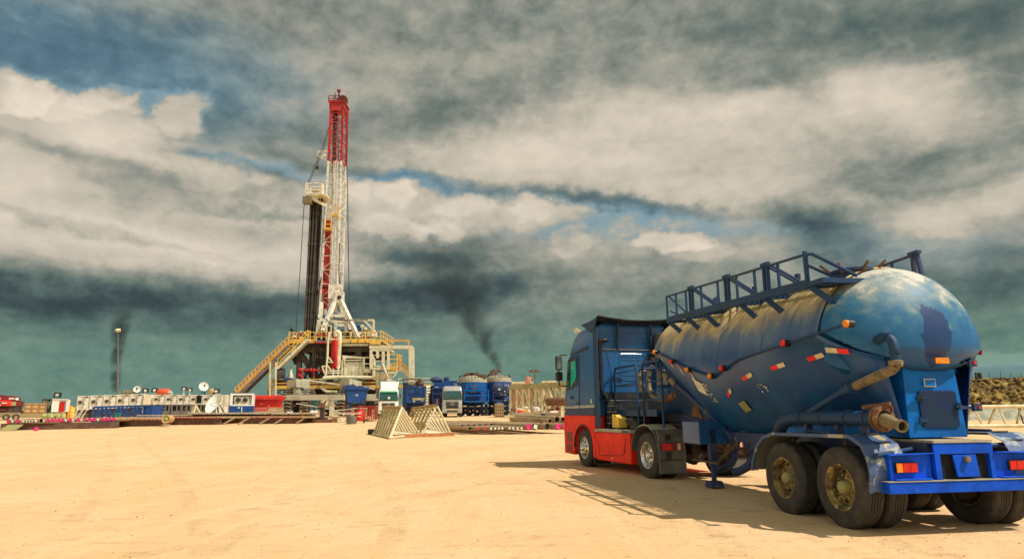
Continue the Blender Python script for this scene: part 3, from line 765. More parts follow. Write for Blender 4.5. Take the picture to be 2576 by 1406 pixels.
    for s in (1, -1):
        b = MB(); b.bx(-.70, -.67, s*1.04, s*.43, .662, .965); b.bx(-.76, -.67, s*1.05, s*1.03, .662, .965)
        b.prism([(-.67, s*1.04, .966), (-.67, s*.43, .966), (-.79, s*.43, .975), (-.78, s*1.04, .955)], (0, 0, .012))
        b.prism([(-.70, s*1.0, .664), (-.70, s*.46, .664), (-.79, s*.50, .664), (-.79, s*1.0, .664)], (0, 0, .02))
        b.build('lamp_panel', M_royal, trailer, bevel=.003)
        l = MB(); l.bx(-.735, -.702, s*.95, s*.655, .75, .875); lo = l.build('tail_lamp', M_black, trailer, bevel=.006)
        c = MB(); c.bx(-.742, -.734, s*.945, s*.862, .757, .868); c.build('amber_lens', M_amber, lo, bevel=.003)
        c = MB(); c.bx(-.742, -.734, s*.856, s*.758, .757, .868); c.bx(-.742, -.734, s*.752, s*.66, .757, .868); c.build('red_lens', M_redlens, lo, bevel=.003)
build_housing()

def build_underbody():
    c = MB()
    for s in (1, -1): c.bx(-.66, 3.6, s*.46, s*.36, .80, 1.098)
    for x in (-.3, .4, 1.0, 1.9, 2.6): c.bx(x-.05, x+.05, .36, -.36, .85, 1.05)
    for s in (1, -1):
        c.bx(3.6, 5.0, s*.46, s*.36, .92, 1.10)
        c.prism([(5.0, s*.36, .90), (5.0, s*.36, 1.22), (6.4, s*.36, 1.44), (9.4, s*.36, 1.44), (9.4, s*.36, 1.28), (6.6, s*.36, 1.26)], (0, s*.10, 0))
    for x in (6.3, 7.2, 8.2, 9.35): c.bx(x-.05, x+.05, .36, -.36, 1.28, 1.40)
    c.bx(6.3, 9.3, .5, -.5, 1.445, 1.46)
    c.build('chassis_frame', M_darkblue, trailer)
    for x in (0, 1.31):
        a = MB()
        a.bar((x, .95, .52), (x, -.95, .52), .13, .13)
        for s in (1, -1):
            a.bx(x-.45, x+.45, s*.56, s*.48, .66, .72); a.bx(x-.33, x+.33, s*.56, s*.48, .60, .66)
            a.cyl((x, s*.62, .52), (x, s*.86, .52), .2, n=20); a.bx(x-.5, x-.42, s*.5, s*.42, .6, .85)
        a.build('axle', M_rigdark, trailer)
    for x in (0, 1.31):
        for s in (1, -1): tyre_pair_parts(trailer, (x, s*1.23, .52), s)
    # long mudguards over both axles
    for s in (1, -1):
        f = MB(); prof = [(-.66, .53), (-.70, .74), (-.68, .92), (-.58, 1.09), (-.36, 1.19), (1.45, 1.17), (1.72, 1.10), (1.93, .95), (2.07, .74), (2.12, .58)]
        out = [Vector((x, s*1.26, z)) for x, z in prof]; inn = [Vector((x, s*(.76 if x < 0 else .64), z)) for x, z in prof]
        vs = out+inn+[v-Vector((0, 0, .012)) if 3 <= i <= 6 else v+Vector((.012 if i < 4 else -.012, 0, 0)) for i, v in enumerate(out+inn)]
        n = len(prof)
        f.k = 0
        for i in range(n-1):
            f.k = 0 if i < 4 else 1
            a_, b_ = out[i], out[i+1]; c_, d_ = inn[i], inn[i+1]
            nn = (b_-a_).cross(c_-a_).normalized()*.010
            f.prism([a_, b_, d_, c_], nn)
        f.build('mudguard', [M_peel, M_guardtop], trailer)
        l = MB()   # folded lip along the outer edge
        for i in range(n-1):
            a_, b_ = out[i], out[i+1]; l.bar(a_+Vector((0, s*.012, -.012)), b_+Vector((0, s*.012, -.012)), .022, .045, up=(0, 0, 1))
        l.build('mudguard_lip', M_peel, trailer)
        b = MB(); b.tube([(.05, s*1.24, 1.205), (.7, s*1.10, 1.215), (.95, s*1.0, 1.215)], .025, 8); b.tube([(-.52, s*.42, 1.03), (-.50, s*1.22, 1.07)] if s < 0 else [(-.45, s*.40, 1.02), (-.72, s*1.20, .96)], .032, 8); b.build('guard_bar', M_navy, trailer, smooth=50)
        for x in (-.80, -.45): 
            r = MB(); x2 = x*.55-.15; r.bar((x2, s*1.05, 1.21 if x2 > -.5 else 1.11), (x2+.04, s*.84, 1.21 if x2 > -.5 else 1.11), .012, .02); r.build('guard_clip', M_black, trailer)
    # landing legs
    for s in (1, -1):
        g = MB(); g.bx(4.55, 4.69, s*.80, s*.66, .42, 1.15); g.bx(4.58, 4.66, s*.77, s*.69, .14, .42); g.prism([(4.45, s*.60, .03), (4.79, s*.60, .03), (4.72, s*.60, .15), (4.52, s*.60, .15)], (0, s*.26, 0)); g.build('landing_leg', M_darkblue, trailer, bevel=.006)
    g = MB(); g.bar((4.62, .7, .62), (4.62, -.7, .62), .07); g.bar((4.62, .7, .45), (4.0, .38, 1.0), .05); g.build('landing_brace', M_rigdark, trailer)
    g = MB(); g.bx(4.55, 5.35, 1.02, .42, .86, 1.30); g.build('side_toolbox', M_cabblue, trailer, bevel=.012)
    g = MB(); g.bx(4.1, 4.55, -.55, -.95, .28, .56); g.prism([(4.08, -.53, .56), (4.57, -.53, .56), (4.57, -.97, .56), (4.08, -.97, .56)], (0, 0, .05)); g.build('battery_box', M_olive, trailer, bevel=.01)
    g = MB(); g.bx(3.9, 5.0, 1.0, .95, .52, .56); g.build('under_rail', M_rigdark, trailer); g = MB(); g.bx(2.4, 4.5, -.9, -.96, .48, .62); g.build('under_rail', M_rigdark, trailer)
    # discharge bottoms with valves under the hopper
    for i, (x, y) in enumerate(((3.95, .25), (4.6, .28))):
        g = MB(); g.lathe([(.19, .14), (.17, .0), (.13, -.16), (.13, -.24), (.16, -.24), (.16, -.27), (.095, -.28), (.095, -.42)], (x, y, 1.0), (0, 0, 1), 24)
        g.tube([(x, y, .60), (x+.04, y+.05, .48), (x+.16, y+.16, .38), (x+.30, y+.25, .34)], [.085, .085, .075, .07], 12)
        g.build('discharge_cone', M_darkblue, trailer, smooth=40)
        g = MB(); g.cyl((x-.02, y+.14, .80), (x+.02, y+.42, .84), .022, n=8); g.lump((x+.02, y+.45, .85), (.07, .1, .07), 3); g.cyl((x, y+.1, .74), (x, y+.20, .74), .07, n=12); g.build('valve_handle', M_rust, trailer, smooth=40)
    g = MB()
    for k in range(5): g.bx(3.3, 3.5, -.80, -.83, .58+.07*k, .62+.07*k)
    g.build('far_side_reflector', M_redrefl, trailer)
build_underbody()

def build_pipes():
    # discharge manifold above the left mudguard: elbow out of the belly, straight run, flanged nozzle
    p = MB(); p.tube([(1.95, .85, 1.12), (1.78, .92, 1.24), (1.55, .98, 1.34), (1.30, 1.0, 1.39), (1.05, 1.0, 1.40), (.3, 1.0, 1.40), (-.62, 1.0, 1.40)], [.10]*7, 18)
    po = p.build('discharge_pipe', M_navy, trailer, smooth=50)
    for x in (1.0, .52, -.02, -.40): b = MB(); b.lathe([(.10, -.012), (.113, -.012), (.113, .012), (.10, .012)], (x, 1.0, 1.40), (1, 0, 0), 24); b.build('pipe_clamp', M_darkblue, po, smooth=40)
    for x in (.9, .2, -.3): b = MB(); b.bx(x-.03, x+.03, 1.05, .95, 1.19, 1.31); b.build('pipe_support', M_darkblue, po)
    f = MB(); f.lathe([(.10, 0), (.165, 0), (.165, .03), (.10, .03), (.155, .05), (.155, .08), (.10, .09)], (-.62, 1.0, 1.40), (-1, 0, 0), 28)
    for i in range(8): t = 2*pi*i/8; q_ = Vector((-.60, 1.0+cos(t)*.14, 1.40+sin(t)*.14)); f.cyl(q_, q_+Vector((-.14, 0, 0)), .014, n=6)
    fo = f.build('flange', M_rust, po, smooth=35)
    n = MB(); n.lathe([(.088, .05), (.085, .13), (.06, .28), (.058, .36), (.075, .365), (.075, .41), (.055, .41), (.050, .35)], (-.64, 1.0, 1.40), (-1, .10, -.22), 24); n.build('nozzle', M_hose, po, smooth=40)
    n = MB(); dd = Vector((-1, .10, -.22)).normalized(); n.disc(Vector((-.64, 1.0, 1.40))+dd*.36, dd, .05, 16, .01); n.build('nozzle_bore', M_void, po)
    n = MB(); n.bar((-.35, 1.02, 1.54), (-.78, .96, 1.58), .03, .05); n.bar((-.55, 1.1, 1.56), (-.78, .93, 1.53), .03, .04); n.build('valve_lever', M_rust, po)
    # air line: gooseneck from the dish down the flank into the belly
    g = MB(); g.tube([(-.22, .68, 2.36), (-.42, .74, 2.41), (-.58, .78, 2.44), (-.68, .80, 2.42), (-.75, .80, 2.35), (-.77, .80, 2.24), (-.76, .80, 2.10)], .062, 14)
    g.lathe([(.062, -.01), (.072, -.01), (.072, .01), (.062, .01)], (-.77, .80, 2.22), (0, 0, 1), 18); g.lathe([(.062, -.01), (.072, -.01), (.072, .01), (.062, .01)], (-.68, .80, 2.415), (1, 0, .6), 18)
    go = g.build('gooseneck_pipe', M_navy, trailer, smooth=50)
    h = MB(); h.lathe([(.065, 0), (.085, .01), (.085, .06), (.065, .07)], (-.76, .80, 2.12), (0, 0, -1), 16); h.bar((-.86, .8, 2.06), (-.66, .84, 2.0), .02, .05)
    h.tube([(-.76, .80, 2.05), (-.70, .82, 2.0), (-.45, .88, 1.92), (-.10, .95, 1.81)], [.06, .064, .062, .058], 12)
    h.build('hose_section', M_hose, go, smooth=50)
    h = MB(); h.tube([(-.14, .945, 1.825), (.06, .97, 1.76)], .078, 12); h.lathe([(.062, -.03), (.092, -.03), (.092, .03), (.062, .03)], (-.08, .95, 1.80), (.94, .1, -.33), 16)
    h.tube([(.06, .97, 1.76), (.45, .99, 1.62), (.95, 1.0, 1.44)], .048, 12); h.build('air_pipe', M_navy, go, smooth=50)
    # front line along the forward hopper
    h = MB(); h.tube([(6.45, 1.02, 2.62), (6.42, 1.08, 2.50), (6.25, 1.06, 2.38), (5.9, .98, 2.20), (5.4, .80, 1.84), (4.95, .62, 1.48), (4.55, .45, 1.12), (4.3, .42, .95)], [.06, .065, .06, .055, .055, .06, .06, .06], 12)
    ho = h.build('front_air_line', M_darkblue, trailer, smooth=50)
    h = MB(); h.tube([(6.22, 1.055, 2.36), (5.98, 1.0, 2.24)], .068, 12); h.tube([(5.9, .98, 2.20), (5.75, .93, 2.09)], .072, 12); h.build('coupling', M_hose, ho, smooth=50)
    h = MB(); h.tube([(7.45, .78, 2.62), (7.50, .85, 2.50), (7.48, .90, 2.30), (7.40, .92, 2.05), (7.20, .94, 1.88), (6.9, .96, 1.80), (6.5, .98, 1.78), (6.1, .98, 1.80), (5.9, .95, 1.86)], .055, 12)
    h.build('delivery_hose', M_hose, trailer, smooth=60)
    h = MB(); h.tube([(6.35, .98, 1.785), (6.05, .975, 1.80)], .078, 12); h.tube([(6.02, .97, 1.81), (5.86, .94, 1.87)], .07, 12); h.build('hose_coupling', M_rust, trailer, smooth=50)
    # front frame skirt below the cone
    s = MB(); s.prism([(4.95, .46, 1.24), (6.45, .46, 1.45), (7.6, .46, 1.45), (7.1, .46, 2.3), (6.4, .46, 2.15)], (0, -.92, 0)); s.build('front_skirt', M_navy, trailer)
    s = MB(); s.prism([(5.5, .475, 1.34), (6.05, .475, 1.41), (5.95, .475, 1.62), (5.72, .475, 1.68)], (0, .004, 0)); s.build('skirt_opening', M_rust, trailer)
build_pipes()

def build_catwalk():
    m = MB()
    x0, x1, ye = .33, 5.45, 1.17
    def zl(x): return 3.30+(x-.33)*.034
    m.bar((x0, ye, zl(x0)), (x1, ye, zl(x1)), .05, .12); m.bar((x0, .35, zl(x0)+.05), (x1, .35, zl(x1)+.05), .05, .06)
    for i in range(27):
        x = x0+.1+(x1-x0-.2)*i/26; m.bar((x, ye-.03, zl(x)+.05), (x, .36, zl(x)+.07), .035, .012)
    for k in range(6):
        y = .45+.09*k; m.bar((x0, y, zl(x0)+.062), (x1, y, zl(x1)+.062), .02, .02)
    m.bx(-.05, .33, ye+.02, .45, zl(.3)-.05, zl(.3)+.02)
    cw = m.build('catwalk', M_navy, trailer)
    for (x, dx) in ((.30, -.20), (1.5, -.14), (2.3, -.14), (3.7, -.1), (4.5, -.15), (5.4, -.18)):
        b = MB(); yy, zz = 1.09, zl(x)-.30; b.bar((x, ye-.02, zl(x)-.05), (x+dx, .96, zl(x)-.30), .06, .09); b.bar((x, ye-.02, zl(x)-.05), (x, .55, zl(x)+.0), .05, .06)
        b.bar((x+dx-.07, .955, zl(x)-.32), (x+dx+.07, .955, zl(x)-.31), .04, .10); b.build('bracket', M_navy, cw)
    r = MB(); H = .52
    r.tube([(x0, ye, zl(x0)+.43), (x1, ye, zl(x1)+H)], .022, 8)
    def zt(x): return zl(x)+.43+(H-.43)*(x-x0)/(x1-x0)
    r.tube([(x1, ye, zl(x1)), (x1, ye, zl(x1)+H), (x1, ye-.07, zl(x1)+H), (x1-.42, .85, zl(x1)+.05)], .022, 8)
    r.tube([(x1, ye-.07, zl(x1)+.2), (x1-.25, .90, zl(x1)+.03)], .018, 6)
    for x in (4.95, 4.45, 3.75, 3.05, 2.35, 1.75, 1.05): r.bar((x, ye, zl(x)), (x, ye, zt(x)), .035, .035)
    for x in (4.25, 2.75, 1.45):
        for d, w in ((0, .05), (.10, .05)): r.bar((x-d, ye, zl(x)), (x-d, ye, zt(x)+.03), w, w)
        for d in (0.02, .12): r.tube([(x-d, ye, zt(x)+.04), (x-d-.38, .72, zl(x)+.04)], .024, 6)
        r.box((x-.05, ye, zt(x)+.03), (.20, .07, .06)); r.box((x-.30, .78, zl(x)+.24), (.07, .06, .09))
    r.bar((x0, ye, zl(x0)-.02), (x0, ye, zl(x0)+.48), .05, .05); r.tube([(x0, ye, zl(x0)+.43), (x0-.06, 1.1, zl(x0)+.43), (x0-.34, .62, zl(x0)+.06)], .026, 8); r.tube([(x0, ye, zl(x0)+.28), (x0-.18, .85, zl(x0)+.06)], .022, 8)
    r.build('handrail', M_navy, cw, smooth=40)
    # right-hand rail
    f = MB()
    f.tube([(2.7, -.62, 3.72), (2.2, -.78, 3.78), (1.0, -.86, 3.84), (.62, -.88, 3.86)], .024, 8)
    for x, z in ((2.4, 3.77), (1.6, 3.80), (1.05, 3.84)): f.bar((x, -.84, 3.32), (x, -.84, z), .035)
    f.bar((.66, -.88, 3.1), (.64, -.88, 3.9), .05); f.bar((.56, -.88, 3.9), (.48, -.90, 3.1), .05); f.bx(.5, .70, -.92, -.84, 3.86, 3.91); f.box((1.35, -.86, 3.72), (.16, .08, .20)); f.bar((.44, -.9, 3.25), (.56, -.9, 3.5), .05)
    f.bar((2.6, -.84, 3.3), (.45, -.88, 3.22), .04, .06)
    f.build('far_handrail', M_darkblue, trailer, smooth=40)
    # manhole with spread-open clamp arms at the rear, a small one forward
    for (x, y, n_, s_) in ((.50, .30, 7, 1.0), (4.35, .45, 3, .55)):
        z = 3.46+(x*.033)
        c = MB(); c.lathe([(.28*s_, -.15), (.28*s_, .02), (.31*s_, .03), (.31*s_, .07), (.22*s_, .10), (0, .12)], (x, y, z), (0, 0, 1), 28); co = c.build('manhole_cover', M_darkblue, trailer, smooth=40)
        q = random.Random(2)
        for i in range(n_):
            t = 2*pi*i/n_+.3; p = Vector((x+cos(t)*.30*s_, y+sin(t)*.30*s_, z+.04)); e = p+Vector((cos(t)*.15, sin(t)*.15, .09+.05*q.random()))
            g = MB(); g.bar(p, e, .03, .03); g.bar(p-Vector((0, 0, .03)), p+Vector((0, 0, .03)), .06); g.build('clamp_arm', M_rust, co)
    v = MB(); v.lathe([(.07, 0), (.07, .18), (.10, .19), (.10, .22), (.05, .26), (.05, .30)], (.95, -.45, 3.42), (0, 0, 1), 16); v.box((.95, -.33, 3.60), (.1, .08, .12)); v.build('relief_valve', M_rust, trailer, smooth=40)
build_catwalk()

def build_platform():
    """compressor platform on the gooseneck with its tubular rails"""
    m = MB(); m.bx(6.6, 9.45, 1.05, -1.05, 1.47, 1.53); m.bx(6.6, 9.45, 1.08, 1.05, 1.40, 1.56); m.build('front_platform', M_navy, trailer)
    r = MB(); zt, zm, zl_ = 2.66, 2.20, 1.55
    for (xa, xb) in ((6.15, 7.35), (7.75, 9.5)):
        r.tube([(xa, 1.10, zl_-.4), (xa, 1.10, zt-.10), (xa+.08, 1.10, zt), (xb-.12, 1.10, zt+.02), (xb, 1.10, zt-.10), (xb, 1.10, zl_-.4)], .030, 8)
        r.tube([(xa, 1.10, zm), (xb, 1.10, zm)], .022, 8); r.tube([(xa, 1.10, 1.78), (xb, 1.10, 1.78)], .022, 8)
    r.tube([(9.5, 1.1, zt-.1), (9.5, .7, zt-.04)], .03, 8)
    r.tube([(7.35, 1.1, zt-.12), (7.35, .3, zt-.12)], .026, 8)
    r.tube([(7.35, .3, 1.5), (7.35, .3, zt-.12)], .026, 8)
    r.build('platform_rail', M_navy, trailer, smooth=50)
    t = MB(); t.lathe([(0, -.62), (.16, -.60), (.26, -.50), (.27, -.45), (.27, .45), (.26, .50), (.16, .60), (0, .62)], (7.9, .05, 1.98), (.6, -.8, 0), 28); to = t.build('air_receiver', M_cabblue, trailer, smooth=50)
    t = MB()
    for i in range(9): t.lathe([(.13, -.01), (.17, -.01), (.17, .01), (.13, .01)], (7.55, .55-.05*i, 2.42), (0, 1, 0), 18)
    t.cyl((7.55, .6, 2.42), (7.55, .1, 2.42), .12, n=16); t.bx(7.4, 7.7, .6, .1, 2.15, 2.32); t.build('compressor_head', M_steel, trailer, smooth=40)
    v = MB(); v.cyl((8.3, .8, 2.0), (8.3, .8, 2.5), .05, n=10); v.lump((8.3, .8, 2.42), (.16, .16, .14), 2); v.lump((8.3, .78, 2.18), (.14, .16, .2), 5); v.cyl((8.3, .8, 2.5), (8.35, .62, 2.56), .03, n=8); v.build('pressure_valve', M_hose, trailer, smooth=50)
build_platform()

# ================================================================== the tractor
CO, CYAW = (4.238, 16.138, -.012), .3039
truck = thing('tractor_truck', CO, 'blue and red tractor truck with tall cab pulling the dusty tank', 'truck', None, CYAW+pi/2)
def rrect(x0, x1, hw, r, z, n=6):
    pts = []
    for (cx, cy, a0) in ((x1-r, hw-r, 0), (x0+.05, hw-.05, 90), (x0+.05, -hw+.05, 180), (x1-r, -hw+r, 270)):
        rr = r if cx > (x0+x1)/2 else .05
        for k in range(n): a = radians(a0+90*k/(n-1)); pts.append(Vector((cx+rr*cos(a), cy+rr*sin(a), z)))
    return pts
def build_cab():
    m = MB()
    rings = [rrect(2.75, x1, hw, r, z) for (x1, hw, r, z) in ((4.98, 1.235, .22, 1.42), (4.99, 1.24, .22, 1.8), (4.97, 1.24, .22, 2.15), (4.90, 1.235, .22, 2.5), (4.72, 1.225, .24, 3.1), (4.60, 1.21, .26, 3.35), (4.45, 1.18, .28, 3.62), (4.22, 1.12, .30, 3.82), (3.95, 1.02, .30, 3.93), (3.7, .85, .30, 3.96))]
    m.loft(rings); cab = m.build('cab_shell', M_cabblue, truck, smooth=40)
    # windscreen, side glass and frames
    g = MB(); g.prism([(4.985, .98, 2.10), (4.985, -.98, 2.10), (4.76, -.95, 2.98), (4.76, .95, 2.98)], (.02, 0, .004)); g.build('windscreen', M_glass, cab)
    for s in (1, -1):
        f = MB(); f.prism([(4.80, s*1.238, 2.12), (4.58, s*1.238, 3.07), (3.92, s*1.238, 3.08), (3.90, s*1.238, 2.30), (4.3, s*1.238, 2.20)], (0, s*.012, 0)); f.build('window_surround', M_black, cab)
        f = MB(); f.prism([(4.40, s*1.251, 2.22), (4.33, s*1.251, 2.98), (3.99, s*1.251, 3.0), (3.97, s*1.251, 2.52), (4.08, s*1.251, 2.40), (4.22, s*1.251, 2.34)], (0, s*.008, 0)); f.build('side_window', M_teal, cab)
        f = MB(); f.prism([(4.72, s*1.251, 2.2), (4.52, s*1.251, 3.0), (4.44, s*1.251, 3.0), (4.52, s*1.251, 2.2)], (0, s*.008, 0)); f.build('quarter_window', M_glass, cab)
        f = MB(); f.bar((3.80, s*1.243, 1.45), (3.78, s*1.243, 3.12), .012, .012); f.bar((3.78, s*1.24, 3.13), (4.55, s*1.235, 3.10), .012, .012); f.bar((4.86, s*1.243, 1.5), (4.80, s*1.243, 2.2), .012, .012); f.build('door_seam', M_void, cab)
        f = MB(); f.bar((3.15, s*1.23, 3.30), (4.50, s*1.20, 3.18), .03, .06); f.build('rain_gutter', M_black, cab)
        f = MB(); f.prism([(2.77, s*1.242, 1.63), (4.96, s*1.242, 1.62), (4.96, s*1.242, 1.675), (2.77, s*1.242, 1.70)], (0, s*.006, 0)); f.build('white_stripe', M_stripe, cab)
        f = MB(); f.prism([(2.77, s*1.242, 1.42), (4.97, s*1.242, 1.42), (4.97, s*1.242, 1.615), (2.77, s*1.242, 1.615)], (0, s*.005, 0)); f.build('grey_band', M_darkblue, cab)
        f = MB(); f.box((3.93, s*1.25, 1.76), (.16, .025, .04)); f.build('door_handle', M_black, cab)
        f = MB(); f.bx(4.86, 4.92, s*1.248, s*1.256, 1.52, 1.58); f.bx(2.9, 2.98, s*1.248, s*1.256, 1.74, 1.86); f.build('door_sticker', M_whiterefl, cab)
    text('door_badge', '1844', .14, (4.35, 1.246, 1.93), (-1, 0, 0), (0, 0, 1), M_darkblue, cab)
    # red lower body with wheel arch
    for s in (1, -1):
        poly = [(5.02, 1.42), (5.04, .95), (5.02, .32), (4.75, .30), (4.66, .50), (4.33, .52)]
        arch = [(3.6+.64*cos(radians(a)), .52+.64*sin(radians(a))) for a in range(0, 181, 12)]
        poly = [(5.02, 1.418), (5.04, .95), (5.02, .32), (4.30, .30)]+[(x, z) for x, z in arch if z > .3]+[(2.94, .30), (2.80, .30), (2.78, 1.418)]
        b = MB(); b.prism([(x, s*1.245, z) for x, z in poly], (0, -s*.30, 0)); bo = b.build('lower_cab', M_red, truck, bevel=.02)
        b = MB(); b.bx(4.42, 4.82, s*1.235, s*1.252, .38, .60); b.bx(4.42, 4.82, s*1.235, s*1.252, .66, .94); b.build('step_recess', M_darkred, bo)
        b = MB(); b.bx(4.40, 4.84, s*1.18, s*1.27, .605, .65); b.bx(4.40, 4.84, s*1.18, s*1.27, .335, .375); b.build('cab_step', M_red, bo)
        b = MB()
        for i in range(len(arch)-1):
            (xa, za), (xb, zb) = arch[i], arch[i+1]; b.bar((xa, s*1.248, za), (xb, s*1.248, zb), .03, .035)
        b.build('arch_trim', M_black, bo)
        b = MB(); b.bx(2.90, 2.94, s*1.22, s*.75, .13, .62); b.build('front_mudflap', M_black, truck)
    b = MB(); b.bx(4.9, 5.06, .94, -.94, .30, .95); b.build('front_bumper', M_red, truck, bevel=.03)
    b = MB(); b.bx(4.95, 5.02, .90, -.90, 1.0, 1.85)
    for k in range(5): b.bx(5.02, 5.035, .86, -.86, 1.06+.15*k, 1.14+.15*k)
    b.build('front_grille', M_black, truck)
    for s in (1, -1): b = MB(); b.bx(5.0, 5.075, s*.92, s*.58, .58, .82); b.build('headlight', M_chrome, truck, bevel=.02)
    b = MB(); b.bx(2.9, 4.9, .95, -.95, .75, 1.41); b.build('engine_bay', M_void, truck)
    # rear wall relief: upper ribs, lower lid
    w = MB()
    for (z, y0, y1) in ((3.56, .62, .05), (3.44, .62, .05), (3.56, -.10, -.62), (3.44, -.10, -.62), (3.30, 1.05, -.60), (3.70, 1.0, -.75), (3.62, 1.05, .72), (3.46, 1.05, .72)): w.bx(2.735, 2.752, y0, y1, z-.008, z+.012)
    w.build('rear_wall_ribs', M_cabblue, cab)
    l = MB(); l.bx(2.69, 2.75, 1.00, -.82, 2.02, 3.20); lid = l.build('rear_lid', M_cabblue, cab, bevel=.02)
    l = MB(); l.bx(2.66, 2.70, 1.02, -.84, 3.20, 3.235); l.build('lid_edge', M_grey, cab)
    l = MB()
    for z, ya, yb_ in ((3.02, .42, -.18), (2.93, .42, -.18), (2.78, .42, -.18), (2.66, .42, -.5), (2.50, .42, -.5), (2.36, .42, -.5), (2.22, .42, -.5)): l.bx(2.676, 2.692, ya, yb_, z-.006, z+.014)
    l.tube([(2.685, .48, 2.15), (2.685, .48, 3.05), (2.685, .42, 3.10), (2.685, -.22, 3.10), (2.685, -.32, 3.04), (2.685, -.36, 2.9), (2.685, -.40, 2.2)], .010, 6, False); l.tube([(2.685, .86, 3.15), (2.685, .75, 2.6), (2.685, .72, 2.15)], .008, 6, False)
    l.build('lid_pressing', M_cabblue, lid)
    l = MB(); l.bx(2.672, 2.688, -.42, -.72, 2.84, 3.10); l.build('lid_label', M_black, lid)
    text('lid_mark', 'ED', .09, (2.668, -.57, 2.98), (0, -1, 0), (0, 0, 1), M_whiterefl, lid)
    l = MB(); l.bx(2.66, 2.75, 1.0, -.9, 1.86, 2.02); l.build('rear_sill', M_black, cab)
    l = MB(); l.bx(2.62, 2.76, .95, -.95, 1.80, 1.835); l.build('sill_strip', M_steel, cab)
    l = MB(); l.bx(2.5, 2.74, .95, -.95, 1.10, 1.79)
    l.build('rear_lower_wall', M_black, truck)
    for k in range(4):
        l = MB(); l.bx(2.49, 2.50, 1.0, .70, 1.20+.15*k, 1.22+.15*k); l.build('louvre', M_steel, truck)
    for y in (.52, -.52):
        l = MB(); l.bar((2.66, y, 3.22), (2.64, y, 3.98), .06, .05); l.build('deflector_strut', M_black, cab)
    # roof deflector: a wide dark wing, and the side fairing
    d = MB(); ring = []
    for (x, zz, th) in ((2.42, 4.10, .03), (2.62, 4.02, .05), (3.0, 3.98, .05), (3.6, 3.97, .03)):
        ring.append([Vector((x, y, zz-.10*(1-(y/1.2)**2)+(0 if side else th))) for side, ys in ((0, [1.2-2.4*i/12 for i in range(13)]), (1, [-1.2+2.4*i/12 for i in range(13)])) for y in ys])
    d.loft(ring); d.build('roof_deflector', M_black, truck, smooth=40)
    d = MB(); d.prism([(2.44, 1.24, 4.09), (2.60, 1.24, 4.04), (3.5, 1.20, 3.97), (3.4, 1.20, 3.90), (2.9, 1.23, 3.70), (2.75, 1.24, 3.72), (2.62, 1.24, 3.82)], (0, -.03, 0)); d.prism([(2.44, -1.24, 4.09), (2.60, -1.24, 4.04), (3.5, -1.20, 3.97), (3.4, -1.20, 3.90), (2.9, -1.23, 3.70), (2.75, -1.24, 3.72), (2.62, -1.24, 3.82)], (0, .03, 0)); d.build('deflector_cheek', M_navy, truck)
    for s in (1, -1):
        d = MB(); d.prism([(2.50, s*1.225, 1.12), (2.76, s*1.235, 1.12), (2.76, s*1.235, 3.86), (2.56, s*1.21, 3.86)], (0, -s*.04, 0)); d.build('side_fairing', M_navy, truck, bevel=.01)
    # snorkel, cylinder canister, mirrors, horns
    p = MB(); p.tube([(2.60, .92, 1.55), (2.60, .90, 1.80), (2.60, .98, 1.95), (2.60, 1.06, 2.0), (2.60, 1.10, 2.1), (2.60, 1.10, 3.30), (2.58, 1.08, 3.42)], [.05, .05, .05, .05, .055, .055, .06], 10); p.lump((2.56, 1.0, 3.45), (.2, .30, .14), 3); p.build('intake_snorkel', M_black, truck, smooth=50)
    p = MB(); p.loft([[Vector((x, y, z)) for (x, y) in ((2.2, -.62), (2.68, -.62), (2.72, -.70), (2.72, -1.1), (2.66, -1.18), (2.22, -1.18), (2.16, -1.1), (2.16, -.70))] for z in (2.10, 3.55)]); p.loft([[Vector((2.44+(x-2.44)*sc, -.9+(y+.9)*sc, z)) for (x, y) in ((2.2, -.62), (2.68, -.62), (2.72, -.70), (2.72, -1.1), (2.66, -1.18), (2.22, -1.18), (2.16, -1.1), (2.16, -.70))] for z, sc in ((3.551, .98), (3.66, .8), (3.70, .5))]); p.build('air_cleaner', M_grey, truck, bevel=.03)
    p = MB(); p.lump((3.0, -1.05, 3.80), (.9, .25, .12), 1); p.build('side_deflector', M_black, truck, smooth=60)
    for s in (1, -1):
        p = MB(); p.tube([(4.78, s*1.20, 3.22), (4.86, s*1.40, 3.22), (4.86, s*1.44, 3.0)], .02, 6); p.tube([(4.86, s*1.22, 2.28), (4.88, s*1.42, 2.30), (4.88, s*1.44, 2.5)], .02, 6); p.tube([(4.87, s*1.44, 2.3), (4.87, s*1.44, 3.2)], .018, 6)
        po = p.build('mirror_arm', M_black, truck, smooth=50)
        p = MB(); p.box((4.86, s*1.44, 2.98), (.14, .22, .44)); p.build('mirror', M_black, po, bevel=.05)
        p = MB(); p.box((4.86, s*1.44, 2.58), (.14, .22, .28)); p.build('lower_mirror', M_black, po, bevel=.05)
        p = MB(); p.box((4.782, s*1.44, 2.98), (.008, .17, .38)); p.build('mirror_glass', M_chrome, po)
    for (x, y) in ((4.42, .95), (4.40, .62)):
        p = MB(); p.lathe([(.02, -.12), (.025, 0), (.04, .06), (.085, .12), (.08, .13), (.0, .10)], (x, y, 3.93), (-.5, .8, 0), 14); p.cyl((x, y, 3.70), (x, y, 3.92), .015, n=6); p.build('roof_horn', M_whiterefl, truck, smooth=50)
build_cab()

